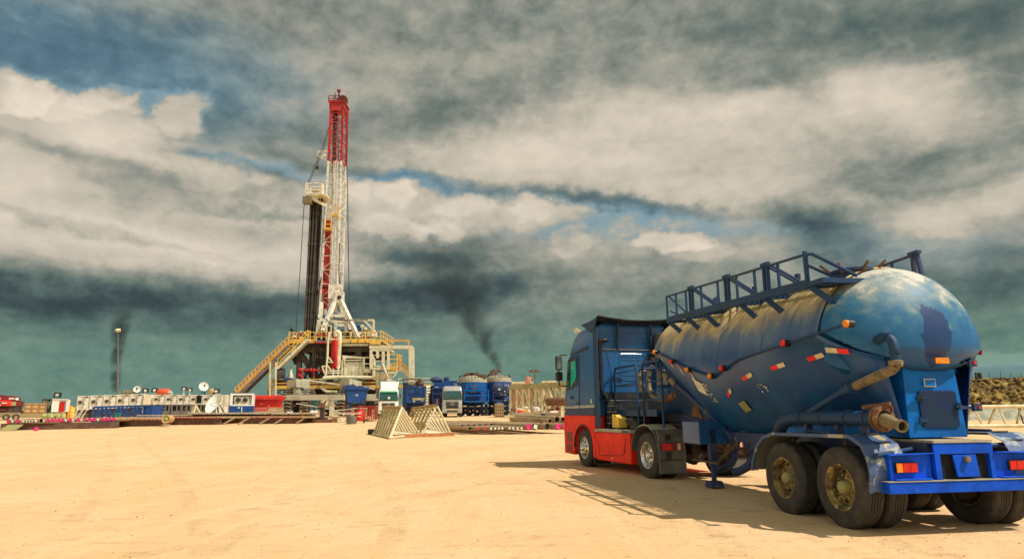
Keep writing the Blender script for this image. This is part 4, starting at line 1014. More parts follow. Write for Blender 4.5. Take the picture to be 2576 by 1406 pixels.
def build_tractor_chassis():
    c = MB()
    for s in (1, -1): c.bx(-.95, 4.85, s*.45, s*.37, .76, 1.02)
    for x in (-.9, -.3, .6, 1.6, 2.6): c.bx(x-.05, x+.05, .37, -.37, .80, .98)
    c.bx(1.0, 2.5, .9, -.9, 1.03, 1.06)
    c.build('chassis_frame', M_rigdark, truck)
    c = MB(); c.cyl((0, .9, .52), (0, -.9, .52), .11, n=14); c.lump((0, 0, .52), (.5, .5, .5), 2); c2 = MB(); c2.bx(3.5, 3.7, .95, -.95, .44, .54); c2.build('front_axle', M_rigdark, truck)
    for s in (1, -1): c.cyl((-.3, s*.5, .55), (-.3, s*.5, .78), .12, n=14); c.cyl((.35, s*.5, .55), (.35, s*.5, .78), .12, n=14)
    c.build('axle', M_rigdark, truck, smooth=40)
    for s in (1, -1):
        tyre_pair_parts(truck, (0, s*1.22, .52), s, rimmat=M_chrome, w=.29)
        tyre_pair_parts(truck, (3.6, s*1.22, .52), s, rim='flat', rimmat=M_chrome, dual=False, w=.30)
    # fifth wheel
    f = MB(); f.lathe([(.0, .03), (.46, .03), (.48, .0), (.48, -.04), (0, -.04)], (.1, 0, 1.22), (0, 0, 1), 32); f.prism([(-.7, .3, 1.10), (-.3, .42, 1.20), (-.3, -.42, 1.20), (-.7, -.3, 1.10)], (0, 0, .03))
    f.bx(-.2, .4, .40, -.40, 1.02, 1.17); f.build('fifth_wheel', M_rigdark, truck, smooth=30)
    # drive-wheel guards: arched plastic with a rear flap and lamp
    for s in (1, -1):
        r = .64; arc = [(r*cos(radians(a)), .56+r*sin(radians(a))) for a in range(4, 182, 8)]
        out = [(x*1.0, min(z, 1.20)) for x, z in arc]
        g = MB()
        for i in range(len(out)-1):
            (xa, za), (xb, zb) = out[i], out[i+1]; a_ = Vector((xa, s*1.27, za)); b_ = Vector((xb, s*1.27, zb)); cc = Vector((0, -s*.66, 0))
            nn = (b_-a_).cross(cc).normalized()*.02
            g.k = 0 if za < 1.13 else 1
            g.prism([a_, b_, b_+cc, a_+cc], nn)
        g.build('drive_guard', [M_grey, M_dustgrey], truck, smooth=40)
        g = MB(); g.prism([(-.60, s*1.28, 1.12), (-.68, s*1.28, .92), (-.69, s*1.28, .16), (-.645, s*1.28, .16), (-.64, s*1.28, .92), (-.57, s*1.28, 1.10)], (0, -s*.68, 0)); fo = g.build('rear_flap', M_grey, truck, bevel=.01)
        for bb_ in ((-.705, -.69, s*1.25, s*.63, .44, .455), (-.70, -.69, s*.98, s*1.10, .46, .62), (-.70, -.688, s*.98, s*1.10, .88, 1.0)): g = MB(); g.bx(*bb_); g.build('flap_rib', M_black, fo)
        g = MB(); g.bx(-.74, -.69, s*1.22, s*.72, .66, .82); lo = g.build('tail_lamp', M_darkred, truck, bevel=.01)
        g = MB(); g.bx(-.748, -.74, s*1.21, s*1.0, .67, .81); g.build('red_lens', M_redlens, lo)
        g = MB(); g.bx(-.748, -.74, s*.84, s*.77, .67, .81); g.build('pale_lens', M_whiterefl, lo)
        # side tank skirts
        k = MB(); k.bx(.76, 2.78, s*1.235, s*.62, .26, .985); ko = k.build('side_skirt', M_red, truck, bevel=.03)
        k = MB(); k.tube([(.98, s*1.24, .86), (1.10, s*1.24, .50), (1.3, s*1.24, .44), (2.55, s*1.24, .38), (2.62, s*1.24, .80)], .010, 6, False); k.build('skirt_pressing', M_darkred, ko)
        k = MB(); k.bx(.74, 2.80, s*1.25, s*.60, .990, 1.065); k.build('skirt_step', M_dustgrey, truck, bevel=.012)
        k = MB(); k.bx(.80, 1.15, s*1.251, s*1.256, 1.005, 1.05); k.build('step_lettering_plate', M_darkblue, truck)
        k = MB(); k.bx(1.72, 1.80, s*1.236, s*1.25, .32, .38); k.build('side_marker', M_amber, truck)
    k = MB()
    for i in range(3): k.prism([(2.05-.13*i, 1.02, 1.10), (2.17-.13*i, 1.02, 1.10), (2.15-.13*i, 1.02, 1.44-.03*i), (2.05-.13*i, 1.02, 1.40-.03*i)], (0, -.26, 0))
    k.build('wheel_chock', M_yellow, truck, bevel=.01)
    # coiled red air line and battery boxes behind the cab
    k = MB(); pts = [Vector((1.55+.004*i, .55-.0085*i+.0*i, 1.34)) + Vector((cos(i*.9)*.055, 0, sin(i*.9)*.055)) for i in range(100)]; k.tube(pts, .010, 5, False); k.build('coiled_air_line', M_red, truck, smooth=60)
    k = MB(); k.lump((1.35, .72, 1.24), (.5, .45, .32), 7, 12, .25); k.lump((1.0, .2, 1.2), (.6, .7, .28), 9, 12, .25); k.bx(.9, 1.3, .95, .6, 1.07, 1.17); k.build('cable_bundle', M_black, truck, smooth=40)
    k = MB(); k.cyl((1.9, .5, .55), (1.9, -.5, .55), .24, n=20); k.build('silencer', M_steel, truck, smooth=40)
build_tractor_chassis()
# ================================================================== the drilling rig
RY = 105.0
def Z3(x, y): return 575.0+x*.20445, 785.8+y*.20445
def Z6(x, y): return 734.7+x*.2273, 217.2+y*.2273
def Z7(x, y): return 734.7+x*.2499, 511.1+y*.2499
def R3(x, y, Y=RY): return U(*Z3(x, y), Y)
def R6(x, y, Y=RY): return U(*Z6(x, y), Y)
def R7(x, y, Y=RY): return U(*Z7(x, y), Y)
gR = gz(RY)
rig = thing('drilling_rig', G(850, RY), 'tall red and white land drilling rig with yellow handrails', 'drilling rig')
def fl(p): return Vector((p.x, p.y, gR))
def rbox(mb, x0, y0, x1, y1, Y0, Y1):
    """box whose front face spans the zoomed corners at Y0, reaching back to Y1"""
    j_ = _jr.random()*.02; Y0 += j_; a, b = R3(x0, y0, Y0), R3(x1, y1, Y0); return mb.bx(a.x, b.x, Y0, Y1, b.z, a.z)

def build_substructure():
    Yf, Yb = 101.5, 110
    zt = R3(1000, 415, Yf).z; zl = R3(1000, 925, Yf).z
    xl, xm, xr, xrr = R3(865, 600, Yf).x, R3(1050, 600, Yf).x, R3(1600, 600, Yf).x, R3(1800, 600, Yf).x
    m = MB()
    for Y in (Yf, Yb):
        for x in (xl, xm, xr): m.bx(x-.35, x+.35, Y, Y+.6, gR, zt)
        m.bx(xl-.4, xrr, Y+.001, Y+.5, zt-.9, zt-.01)
        m.bar((xl, Y+.3, zt-1), (xm, Y+.3, zt-4.0), .6, .8); m.bar((xr, Y+.3, zt-1), (xr-3.4, Y+.3, zt-4.2), .5, .6)
        m.bar((xm, Y+.2, zt-1), (xm+4.2, Y+.2, zl+1.0), .3, .3); m.bar((xm+4.2, Y+.22, zt-1), (xm, Y+.22, zl+1.0), .3, .3)
    for x in (xl, xm, xr):
        m.bx(x-.3, x+.3, Yf+.6, Yb, zt-.8, zt-.05); m.bar((x, Yf+.5, zl), (x, Yb, zt-1), .35, .4)
    m.build('substructure_frame', M_rigdark, rig)
    m = MB(); rbox(m, 975, 935, 1330, 1030, 103, 106); rbox(m, 680, 925, 975, 1000, 104, 106); rbox(m, 1420, 930, 1850, 1030, 103, 106)
    m.build('base_skid_beam', M_rigdark, rig)
    m = MB(); 
    for (x, w) in ((1000, 30), (1150, 80), (1260, 60), (1380, 70), (1470, 140), (1650, 90), (1720, 40), (1420, 60), (1560, 110)): rbox(m, x, 440, x+w, 800, 106.5, 108.5)
    rbox(m, 1380, 560, 1760, 640, 107, 109)
    m.build('machinery_bulk', M_rigdark, rig)
    # floor
    f = MB(); a = R3(738, 360, Yf-.6); b = R3(1872, 360, Yf-.6); zf = a.z
    f.bx(a.x, b.x, Yf-.6, Yb+1, zf-.35, zf); f.build('rig_floor', M_rigdark, rig)
    z1 = R3(900, 328, Yf-.66).z
    for (x0, x1) in ((740, 830), (832, 948), (985, 1060), (1240, 1335), (1378, 1500), (1503, 1590), (1593, 1680), (1683, 1800)):
        f = MB(); p, q = R3(x0, 350, Yf-.66), R3(x1, 350, Yf-.66); f.bx(p.x+.05, q.x-.05, Yf-.73, Yf-.62, zf-.25, z1); f.build('toe_board', M_yellow, rig)
    f = MB(); f.bx(R3(1803, 350).x, b.x, Yf-.76, Yf-.63, zf-.5, zf+.25)
    f.build('toe_board', M_yellow, rig)
    for (x0, x1) in ((740, 830), (832, 948), (985, 1060), (1075, 1240), (1240, 1335), (1378, 1500), (1503, 1680), (1683, 1800), (1800, 1872)):
        r = MB(); p, q = R3(x0, 340, Yf-.6), R3(x1, 340, Yf-.6); p.z = q.z = zf; r.rail([p, q], 4.5*px(Yf)*3.9 if False else R3(900, 250, Yf).z-zf, 1.6, .05, 1, False); r.build('floor_rail', M_yellow, rig)
    r = MB(); p = Vector((b.x, Yf-.6, zf)); r.rail([p, p+Vector((0, 11, 0))], 1.3*1.2, 2, .05, 1); r.build('floor_rail', M_yellow, rig); r = MB(); r.rail([Vector((a.x, Yf-.6, zf)), Vector((a.x, Yf+11, zf))], 1.5, 2, .05, 1); r.build('floor_rail', M_yellow, rig)
    t = MB(); z0 = R3(1400, 408, Yf-.5).z; x0, x1 = R3(1370, 400, Yf).x, R3(1730, 400, Yf).x
    t.bar((x0, Yf-.5, z0), (x1, Yf-.5, z0), .14); t.bar((x0, Yf-.5, zf-.45), (x1, Yf-.5, zf-.45), .14); t.lattice((x0, Yf-.5, z0), (x1, Yf-.5, z0), (x0, Yf-.5, zf-.45), (x1, Yf-.5, zf-.45), 6, .11, False); t.build('floor_truss', M_cream, rig)
    return zf
zfloor = build_substructure()

def build_mast():
    Yf, d = 104.5, 2.3
    # front chords taken from the photograph, rear chords a bay deeper
    L0, L1, L2 = R7(278, 1100, Yf), R6(402, 828, Yf), R6(434, 190, Yf)
    Q0, Q1, Q2 = R7(452, 905, Yf), R6(545, 828, Yf), R6(562, 190, Yf)
    B = Vector((.25, d, 0))
    Lg, Qg = L0.copy(), Q0.copy(); 
    def section(name, m, La, Lb, Qa, Qb, n, w, wb, mt):
        for o in (Vector((0, 0, 0)), B): m.bar(La+o, Lb+o, w); m.bar(Qa+o, Qb+o, w)
        c = m.build(name, mt, rig)
        br = MB(); br.lattice(La, Lb, Qa, Qb, n, wb, name == 'upper_mast'); br.lattice(La+B, Lb+B, Qa+B, Qb+B, n, wb*.9, True); br.lattice(La, Lb, La+B, Lb+B, n, wb*.9, False); br.lattice(Qa, Qb, Qa+B, Qb+B, n, wb*.9, False)
        br.build('mast_bracing', mt, c); return c
    lower = section('lower_mast', MB(), L0, L1, L0+(Q0-L0)*1.0 if False else Vector((Q0.x, Yf, L0.z+.0)), Q1, 11, .28, .11, M_white)
    upper = section('upper_mast', MB(), L1+(L2-L1)*.004, L2, Q1+(Q2-Q1)*.004, Q2, 6, .34, .13, M_rigred)
    m = MB(); c = (L2+Q2)/2+B/2; w = (Q2-L2).x
    m.bx(L2.x-.25, Q2.x+.25, Yf-.25, Yf+d+.3, L2.z-.9, L2.z-.0); m.bx(L2.x-.4, Q2.x+.5, Yf-.5, Yf+d+.5, L2.z+.05, L2.z+.2)
    cb = m.build('crown_block', M_rigred, rig)
    m = MB(); m.rail([(L2.x-.4, Yf-.4, L2.z+.2), (Q2.x+.3, Yf-.4, L2.z+.2)], .95, .9, .05); m.bar(R6(475, 185, Yf), R6(477, 75, Yf), .12); m.bar(R6(520, 185, Yf), R6(517, 45, Yf), .22); m.box(R6(518, 52, Yf), (.55, .4, .35)); m.bar(R6(475, 110, Yf), R6(505, 150, Yf), .1); m.build('crown_rail', M_darkred, cb)
    m = MB(); cc = R6(555, 170, Yf+1); m.lathe([(.35, -.12), (1.0, -.12), (1.0, -.2), (1.08, -.2), (1.08, .2), (1.0, .2), (1.0, .12), (.35, .12)], cc, (.3, 1, 0), 24); m.build('crown_sheave', M_rust, cb, smooth=40)
    m = MB(); m.bx(L2.x+.1, Q2.x-.1, Yf-.3, Yf-.26, L2.z-1.45, L2.z-.55); m.build('crown_beam', M_rigred, cb)
    # travelling equipment inside the mast
    m = MB()
    m.bar(R6(478, 262, Yf+1.2), R6(470, 820, Yf+1.2), .5, .4); m.bar(R6(500, 270, Yf+1.2), R6(515, 820, Yf+1.2), .12); m.bar(R6(455, 280, Yf+1.2), R6(440, 1400, Yf+1.2), .1); m.build('drilling_line', M_rigdark, rig)
    m = MB(); m.bar(R7(372, 180, Yf+1.0), R7(320, 1060, Yf+1.0), .85, .9); 
    for k in range(9): a = R7(372-6*k, 200+100*k, Yf+.8); m.box(a, (1.2, .8, .45))
    for t_ in ((350, 640), (330, 820), (325, 900)): m.box(R7(*t_, Yf+.7), (1.5, 1.2, 1.0))
    m.build('top_drive', M_rigred, rig)
    m = MB(); a, b = R6(478, 830, Yf-.3), R7(385, 1060, Yf-.3); s_ = Vector((.45, 0, 0)); m.bar(a, b, .09); m.bar(a+s_, b+s_, .09)
    for k in range(60): p = a.lerp(b, k/60); m.bar(p, p+s_, .06)
    m.bar(a+Vector((.9, .1, 0)), b+Vector((.9, .1, 0)), .08); m.bar(a+Vector((-.25, .1, 0)), b+Vector((-.25, .1, 0)), .10)
    m.build('mast_ladder', M_white, rig)
    for (x0, y0, x1, y1) in ((405, 60, 468, 130), (335, 195, 400, 268)):
        m = MB(); a, b = R7(x0, y1, Yf-.6), R7(x1, y1, Yf-.6); m.bx(a.x, b.x, Yf-1.2, Yf-.1, a.z-.1, a.z+.15); m.rail([(a.x, Yf-1.2, a.z), (b.x, Yf-1.2, a.z)], 1.5, .8, .05); m.build('rest_platform', M_yellow, rig)
    # short side outrigger with the tong line
    m = MB(); o = R6(283, 718, Yf); m.bar(o, R6(400, 720, Yf), .16); m.bar(o, R6(400, 775, Yf), .16); o2 = R6(283, 772, Yf); m.bar(o, o2, .12); m.bar(o2, R6(400, 772, Yf), .16); m.bar(o2, R6(400, 828, Yf), .16); m.build('side_boom', M_white, rig)
    m = MB(); m.bar(o2, R6(278, 895, Yf), .06); m.box(R6(278, 903, Yf), (.4, .4, .5)); m.build('hanging_hook', M_black, rig)
    # A-frame legs
    top = R7(470, 935, Yf+.2)
    for (p, q) in ((R7(470, 935, Yf-.2), R7(668, 1362, 101.5)), (R7(462, 950, Yf+2), R7(590, 1285, Yf+4)), (R7(455, 930, Yf-.2), R7(345, 1190, 102.5)), (R7(450, 960, Yf+2), R7(360, 1260, Yf+4)), (R7(300, 1000, Yf-.1), R7(262, 1290, 103)), (R7(345, 1190, 102.5), R7(310, 1290, 101.5))):
        m = MB(); m.bar(p, q, .55, .6); m.build('mast_leg', M_white, rig)
    m = MB(); m.box(R7(474, 950, Yf-.4), (1.5, .8, 1.7)); m.box(R7(430, 890, Yf-.3), (1.9, .6, 2.4)); m.build('pivot_gusset', M_white, rig)
    m = MB(); c0 = R7(474, 948, Yf-.85); m.disc(c0, (0, 1, 0), .35, 16, .1); m.build('pivot_pin', M_rigdark, rig)
    m = MB()
    for (x0, y0, x1, y1) in ((395, 1135, 545, 1135), (390, 1190, 545, 1190), (440, 1228, 540, 1228), (280, 1175, 345, 1175), (545, 1190, 545, 1300), (440, 1190, 440, 1290), (275, 1175, 275, 1290)): m.bar(R7(x0, y0, 103), R7(x1, y1, 103), .42, .45)
    m.build('drawworks_frame', M_white, rig)
    # monkey board
    mb_ = MB(); a, b = R6(160, 1200, 103), R6(385, 1200, 103); mb_.bx(a.x, b.x, 102.5, 106.5, a.z-.25, a.z)
    mb_.bar(R6(215, 1240, 103), R6(375, 1325, 103.5), .4); mb_.bar(R6(150, 1225, 103), R6(150, 1290, 103), .5); mb_.bar(R6(160, 1225, 105), R6(385, 1290, 105), .3)
    for k in range(7): mb_.box(R6(215+25*k, 1215+ (k % 3)*15, 103+k*.3), (.6, .8, .5))
    bd = mb_.build('monkey_board', M_cream, rig)
    r = MB(); h = R6(160, 1085, 103).z-a.z; r.rail([(a.x, 106.5, a.z), (a.x, 102.5, a.z), (b.x-.8, 102.5, a.z)], h, 1.7, .07, 2); r.build('board_rail', M_white, bd)
    r = MB(); p = R6(215, 1195, 102.7); q = R6(320, 1140, 102.7); r.bx(p.x, q.x, 102.6, 103.2, p.z+.4, q.z); r.bx(R6(345, 1200).x, R6(382, 1200).x, 102.5, 103.4, p.z, R6(350, 1130).z); r.build('wind_screen_panel', M_cream, bd)
    r = MB(); r.box(R6(172, 1265, 102.8), (1.3, 1.2, 1.1)); r.build('board_winch', M_hose, bd); r = MB(); r.box(R6(325, 1080, 103), (.35, .35, .4)); r.build('board_lamp', M_black, bd)
    return Yf
build_mast()

def build_cables():
    for pts, r in (([R6(590, 170, 104), R7(560, 0, 104.5), R7(575, 950, 105), R7(577, 1140, 106)], .07), ([R7(122, 0, 103), R7(80, 700, 103), R7(38, 1290, 103)], .06), ([R6(405, 455, 104.5), R6(330, 700, 104), R6(170, 1080, 103)], .06), ([R6(412, 470, 104.5), R6(350, 700, 104), R6(185, 1080, 103)], .05),
                   ([R7(478, 400, 104), R7(470, 700, 104), R7(490, 900, 104), R7(500, 1000, 104)], .08), ([R7(295, 750, 104), R7(255, 950, 103.5), R7(248, 1120, 103), R7(262, 1170, 103), R7(300, 1165, 103)], .11), ([R7(330, 30, 103.5), R7(270, 800, 103.5), R7(262, 1280, 103.5)], .05), ([R7(345, 1165, 102), R7(385, 1210, 102), R7(385, 1290, 102)], .09), ([R7(418, 1130, 102), R7(440, 1170, 102), R7(520, 1178, 102), R7(767, 1172, 103)], .08)):
        m = MB(); m.tube(pts, r, 6); m.build('cable', M_rigdark, rig, smooth=60)
build_cables()

def build_deck_gear():
    Y = 103.5
    m = MB()
    for (x0, y0, x1, y1) in ((1370, 95, 1785, 95), (1785, 95, 1785, 250), (1670, 100, 1775, 205)): m.bar(R3(x0, y0, Y), R3(x1, y1, Y), .28)
    m.build('deck_gantry', M_cream, rig)
    q = random.Random(21)
    items = [('engine', M_rigdark, 1440, 225, 260, 120), ('engine', M_farblue, 1560, 185, 70, 60), ('engine', M_cream, 1690, 235, 110, 60), ('driller_cabin', M_rigdark, 1100, 180, 150, 150), ('control_panel', M_darkred, 850, 262, 90, 60), ('control_panel', M_tealbox, 1330, 215, 75, 50), ('white_cupboard', M_cabwhite, 875, 222, 50, 28)]
    for (n, mt, x, y, w, h) in items:
        g = MB(); rbox(g, x, y, x+w, y+h, 103.5, 105.3)
        if n == 'engine':
            for k in range(5): g.lump(R3(x+w*(.1+.2*k), y+3, 104), (.7, .8, .55), k); g.cyl(R3(x+w*(.15+.17*k), y+4, 104.3), R3(x+w*(.15+.17*k), y-4-6*(k % 2), 104.3), .12, n=8)
            g.cyl(R3(x+w*.5, y+5, 104), R3(x+w*.5, y-25, 104), .2, n=10)
        g.build(n, mt, rig, smooth=40)
    for k in range(26):
        x = q.choice((q.uniform(1080, 1240), q.uniform(1400, 1800), q.uniform(750, 950))); y = q.uniform(255, 330)
        g = MB(); g.lump(R3(x, y, 103), (q.uniform(.3, .9), .5, q.uniform(.3, .9)), k, 7); g.build('deck_fitting', q.choice((M_cream, M_white, M_rigdark, M_yellow, M_darkred)), rig, smooth=40)
    for (x, y) in ((1645, 175), (1685, 205), (775, 215)):
        g = MB(); g.cyl(R3(x, y+8, 102), R3(x, 330, 102), .08, n=8); g.lump(R3(x, y, 102), (.55, .55, .6), 3); g.build('deck_lamp', M_whiterefl if x > 800 else M_black, rig, smooth=50)
    g = MB(); rbox(g, 1075, 155, 1260, 165, 101.4, 101.6); rbox(g, 1075, 238, 1260, 246, 101.4, 101.6)
    for x in (1078, 1140, 1200, 1255): rbox(g, x, 165, x+6, 335, 101.4, 101.6)
    g.build('stair_cage', M_cream, rig)
build_deck_gear()

def build_lower():
    Y = 100.5
    # vertical red separator and the cream goosenecks around it
    g = MB(); a, b = R3(1297, 322, Y), R3(1297, 690, Y); r = (R3(1337, 500, Y).x-R3(1257, 500, Y).x)/2
    g.lathe([(0, a.z+.7), (r*.6, a.z+.45), (r, a.z), (r, b.z), (r*.6, b.z-.4), (0, b.z-.6)], (a.x, Y+r, 0), (0, 0, 1), 28); g.build('separator_vessel', M_tankred, rig, smooth=40)
    g = MB(); g.tube([R3(1320, 330, Y-.5), R3(1322, 670, Y-.5)], .28, 10); g.build('separator_riser', M_tankred, rig, smooth=40)
    g = MB(); g.tube([R3(1330, 300, Y-.3), R3(1318, 255, Y-.3), R3(1330, 238, Y-.3), R3(1350, 238, Y-.3), R3(1365, 255, Y-.3), R3(1368, 320, Y-.3), R3(1358, 500, Y-.3), R3(1348, 690, Y-.3)], .34, 12); g.build('gooseneck_pipe', M_cream, rig, smooth=60)
    g = MB(); g.tube([R3(1240, 240, Y-.6), R3(1225, 330, Y-.6), R3(1215, 560, Y-.6), R3(1192, 800, Y-.6)], .17, 8); g.bar(R3(1222, 330, Y-.6), R3(1340, 330, Y-.6), .25)
    for (x0, y0, x1, y1) in ((1220, 540, 1270, 600), (1215, 610, 1290, 612), (1210, 640, 1265, 720), (1150, 660, 1200, 790), (1190, 660, 1150, 662), (1190, 720, 1400, 715), (1195, 745, 1400, 742), (1200, 780, 1400, 780), (1400, 710, 1400, 790), (1290, 690, 1290, 800), (1350, 690, 1350, 800)): g.bar(R3(x0, y0, Y-.6), R3(x1, y1, Y-.6), .2)
    g.build('separator_stand', M_cream, rig)
    # choke manifold
    g = MB()
    for (x0, y0, x1, y1, w) in ((870, 705, 1150, 712, .3), (870, 690, 870, 800, .35), (900, 720, 900, 800, .3), (1052, 700, 1052, 820, .35), (1000, 715, 1160, 715, .22), (880, 800, 920, 810, .3), (1070, 370, 1215, 372, .3), (1075, 280, 1240, 282, .22)): g.tube([R3(x0, y0, Y), R3(x1, y1, Y)], w/2, 8)
    for (x, y) in ((875, 700), (900, 710), (960, 708), (1010, 708), (1055, 712), (1100, 712), (870, 780), (900, 800)): g.lump(R3(x, y, Y-.1), (.55, .5, .55), x)
    g.build('choke_manifold', M_rigred, rig, smooth=40)
    g = MB()
    for k in range(9): g.tube([R3(1000+4*k, 600, Y+1), R3(985-6*k, 700, Y+1), R3(940-3*k, 790, Y+.5), R3(925+6*k, 815, Y)], .09, 6)
    g.tube([R3(1075, 740, Y), R3(1095, 790, Y), R3(1130, 800, Y), R3(1165, 770, Y)], .12, 8)
    g.build('hydraulic_hoses', M_black, rig, smooth=50)
    g = MB()
    for (x, y0, y1) in ((1095, 390, 820), (1130, 390, 700), (1160, 390, 690), (1190, 390, 720), (1070, 400, 820), (1215, 400, 700)): g.bar(R3(x, y0, Y+.8), R3(x, y1, Y+.8), .14)
    for y in (460, 545, 640): g.bar(R3(1070, y, Y+.8), R3(1215, y, Y+.8), .12)
    g.bar(R3(1085, 385, Y+.7), R3(1205, 510, Y+.7), .15); g.bar(R3(1180, 590, Y+.7), R3(1085, 690, Y+.7), .15)
    g.build('stair_tower', M_rigdark, rig)
    # lower working platform with its railings
    Yp = 99.5; zp = R3(900, 915, Yp).z
    for (x0, x1) in ((488, 735), (935, 1370), (1575, 1830), (2090, 2520)):
        g = MB(); a, b = R3(x0, 915, Yp), R3(x1, 915, Yp); g.bx(a.x, b.x, Yp, Yp+2.4, zp-.25, zp+.2); pf = g.build('lower_platform', M_yellow, rig)
        r = MB(); r.rail([(a.x, Yp, zp), (b.x, Yp, zp)], R3(900, 822, Yp).z-zp, 2.6, .06, 1, False); r.build('platform_rail', M_yellow if x0 != 2090 else M_cream, pf)
    g = MB()
    for x in range(960, 1360, 34): g.lump(R3(x, 885, Yp+1), (1.2, 1.0, 1.1), x)
    for x in range(590, 720, 30): g.lump(R3(x, 860, Yp+1), (1.1, 1.0, 1.8), x)
    for x in range(1680, 1800, 25): g.lump(R3(x, 880, Yp+1), (.8, 1.0, 1.4), x)
    g.build('pump_fittings', M_rust, rig, smooth=40)
    g = MB(); c = R3(635, 780, Yp+1); g.lathe([(1.1, -.6), (1.1, .6)], c, (1, .3, 0), 20); g.disc(c, (1, .3, 0), 1.0, 20, .7); g.tube([R3(600, 840, Yp), R3(603, 812, Yp), R3(620, 800, Yp), R3(638, 812, Yp), R3(645, 840, Yp)], .15, 8); g.build('cable_drum', M_rigdark, rig, smooth=40)
    g = MB(); g.tube([R3(680, 815, Yp), R3(790, 822, Yp)], .2, 10); g.build('blue_pipe', M_farblue, rig, smooth=40)
    g = MB(); g.cyl(R3(765, 810, Yp+2), R3(765, 740, Yp+2), .45, .25, 12); g.cyl(R3(765, 740, Yp+2), R3(770, 645, Yp+2), .22, .06, 12); g.build('vent_stack', M_cream, rig, smooth=40)
    g = MB(); g.tube([R3(1165, 805, Yp-.3), R3(1500, 795, Yp-.3), R3(1755, 800, Yp-.3), R3(1778, 790, Yp-.3), R3(1785, 770, Yp-.3), R3(1785, 715, Yp-.3)], .24, 10); g.build('suction_pipe', M_cream, rig, smooth=60)
    g = MB(); g.tube([R3(1135, 905, Yp-.5), R3(1140, 925, Yp-.5), R3(1200, 970, Yp-.5), R3(1330, 975, Yp-.5)], .22, 10); g.build('drain_pipe', M_cream, rig, smooth=60)
    g = MB(); g.bar(R3(905, 822, Yp-.8), R3(1365, 888, Yp-.8), .2); g.bar(R3(1480, 870, Yp-.8), R3(1800, 945, Yp-.8), .2); g.build('lifting_sling_bar', M_white, rig)
    # mud-logging house and shaker house
    def house(x0, y0, x1, y1, Ya, Yb_, n, mt):
        g = MB(); rbox(g, x0, y0, x1, y1, Ya, Yb_); h = g.build('panel_house', mt, rig)
        for k in range(n):
            xx = x0+(x1-x0)*(k+.5)/n; g = MB(); rbox(g, xx-(x1-x0)/n*.40, y0+6, xx+(x1-x0)/n*.40, y1-6, Ya-.12, Ya); g.build('wall_panel', mt, h)
    house(1420, 655, 1655, 780, Y-.5, Y+3, 5, M_cream); house(1800, 735, 1950, 812, Y-.5, Y+3, 2, M_cream); house(1755, 672, 1960, 708, Y-1, Y+2, 3, M_cream)
    g = MB(); zz = R3(1500, 650, Y-.5).z; a, b = R3(1425, 650, Y-.5), R3(1660, 650, Y-.5); g.rail([(a.x, Y-.5, zz), (b.x, Y-.5, zz)], R3(1500, 560, Y).z-zz, 2.2, .07, 2); g.bar(R3(1400, 540, Y), R3(1660, 560, Y), .3); g.tube([R3(1400, 780, Y-.3), R3(1402, 600, Y-.3), R3(1415, 570, Y-.3), R3(1440, 562, Y-.3)], .2, 8); g.build('roof_rail', M_cream, rig)
    g = MB()
    for k in range(14): g.lump(R3(1440+15*k, 615+(k % 3)*8, Y+.5), (1.0, 1.0, .9), k)
    g.build('shaker_units', M_hose, rig, smooth=40)
    g = MB()
    for (x0, y0, x1, y1) in ((1755, 455, 1755, 700), (1968, 455, 1968, 705), (1755, 460, 1975, 458), (1835, 470, 1835, 560), (1905, 480, 1905, 640)): g.bar(R3(x0, y0, Y-1), R3(x1, y1, Y-1), .4)
    g.tube([R3(1762, 590, Y-1), R3(1765, 570, Y-1), R3(1780, 562, Y-1), R3(1792, 575, Y-1), R3(1792, 650, Y-1)], .2, 8); g.tube([R3(1900, 640, Y-1.3), R3(1920, 700, Y-1.3), R3(1965, 800, Y-1.3)], .14, 8)
    rbox(g, 1745, 448, 1980, 462, Y-1.2, Y+3.2); g.build('shelter_frame', M_cream, rig)
    g = MB(); rbox(g, 1765, 480, 1960, 590, Y+.5, Y+3); rbox(g, 1640, 440, 1760, 560, Y+2, Y+4); g.build('shelter_machinery', M_rigdark, rig)
    g = MB(); zz = R3(1800, 668, Y-1).z; a, b = R3(1665, 710, Y-1), R3(1745, 710, Y-1); g.rail([(a.x, Y-1, a.z), (b.x, Y-1, a.z)], 1.9, 1.6, .06, 1); g.bx(a.x, b.x, Y-1, Y+2, a.z-.3, a.z); a, b = R3(1770, 668, Y-1), R3(1965, 668, Y-1); g.rail([(a.x, Y-1.05, a.z), (b.x, Y-1.05, a.z)], 1.7, 2, .06, 1); g.build('shaker_rail', M_cream, rig)
    # right-hand landing, stair and flow-line portal
    g = MB(); a, b = R3(1965, 690, Y-1), R3(2075, 690, Y-1); g.bx(a.x, b.x, Y-1, Y+2, a.z-.2, a.z); g.rail([(a.x, Y-1, a.z), (b.x, Y-1, a.z), (b.x, Y+2, a.z)], 2.1, 1.5, .08, 2); rbox(g, 1980, 625, 2065, 680, Y+1, Y+1.6); g.build('stair_landing', M_yellow, rig)
    g = MB(); a, b = R3(1965, 748, Y-1), R3(2070, 748, Y-1); g.rail([(a.x, Y-1, a.z), (b.x, Y-1, a.z)], 1.0, 1.2, .07, 0); rbox(g, 1980, 700, 2010, 745, Y, Y+1.5); g.bar(R3(1985, 750, Y-.5), R3(2010, 800, Y-.5), .2); g.bar(R3(2065, 750, Y-.5), R3(2020, 800, Y-.5), .2); g.build('landing_support', M_cream, rig)
    stair('rig_stair', R3(2075, 650, Y-.6), R3(2240, 815, Y-.6), 1.0, M_orange, M_cream)
    g = MB(); a, b = R3(1735, 425, Y-1), R3(2262, 428, Y-1); g.bar(a, b, .5, .5); g.bar(R3(2250, 430, Y-1), R3(2253, 850, Y-1), .75, .6); g.bar(R3(2205, 440, Y-1), R3(2240, 480, Y-1), .3); g.build('flowline_portal', M_cream, rig)
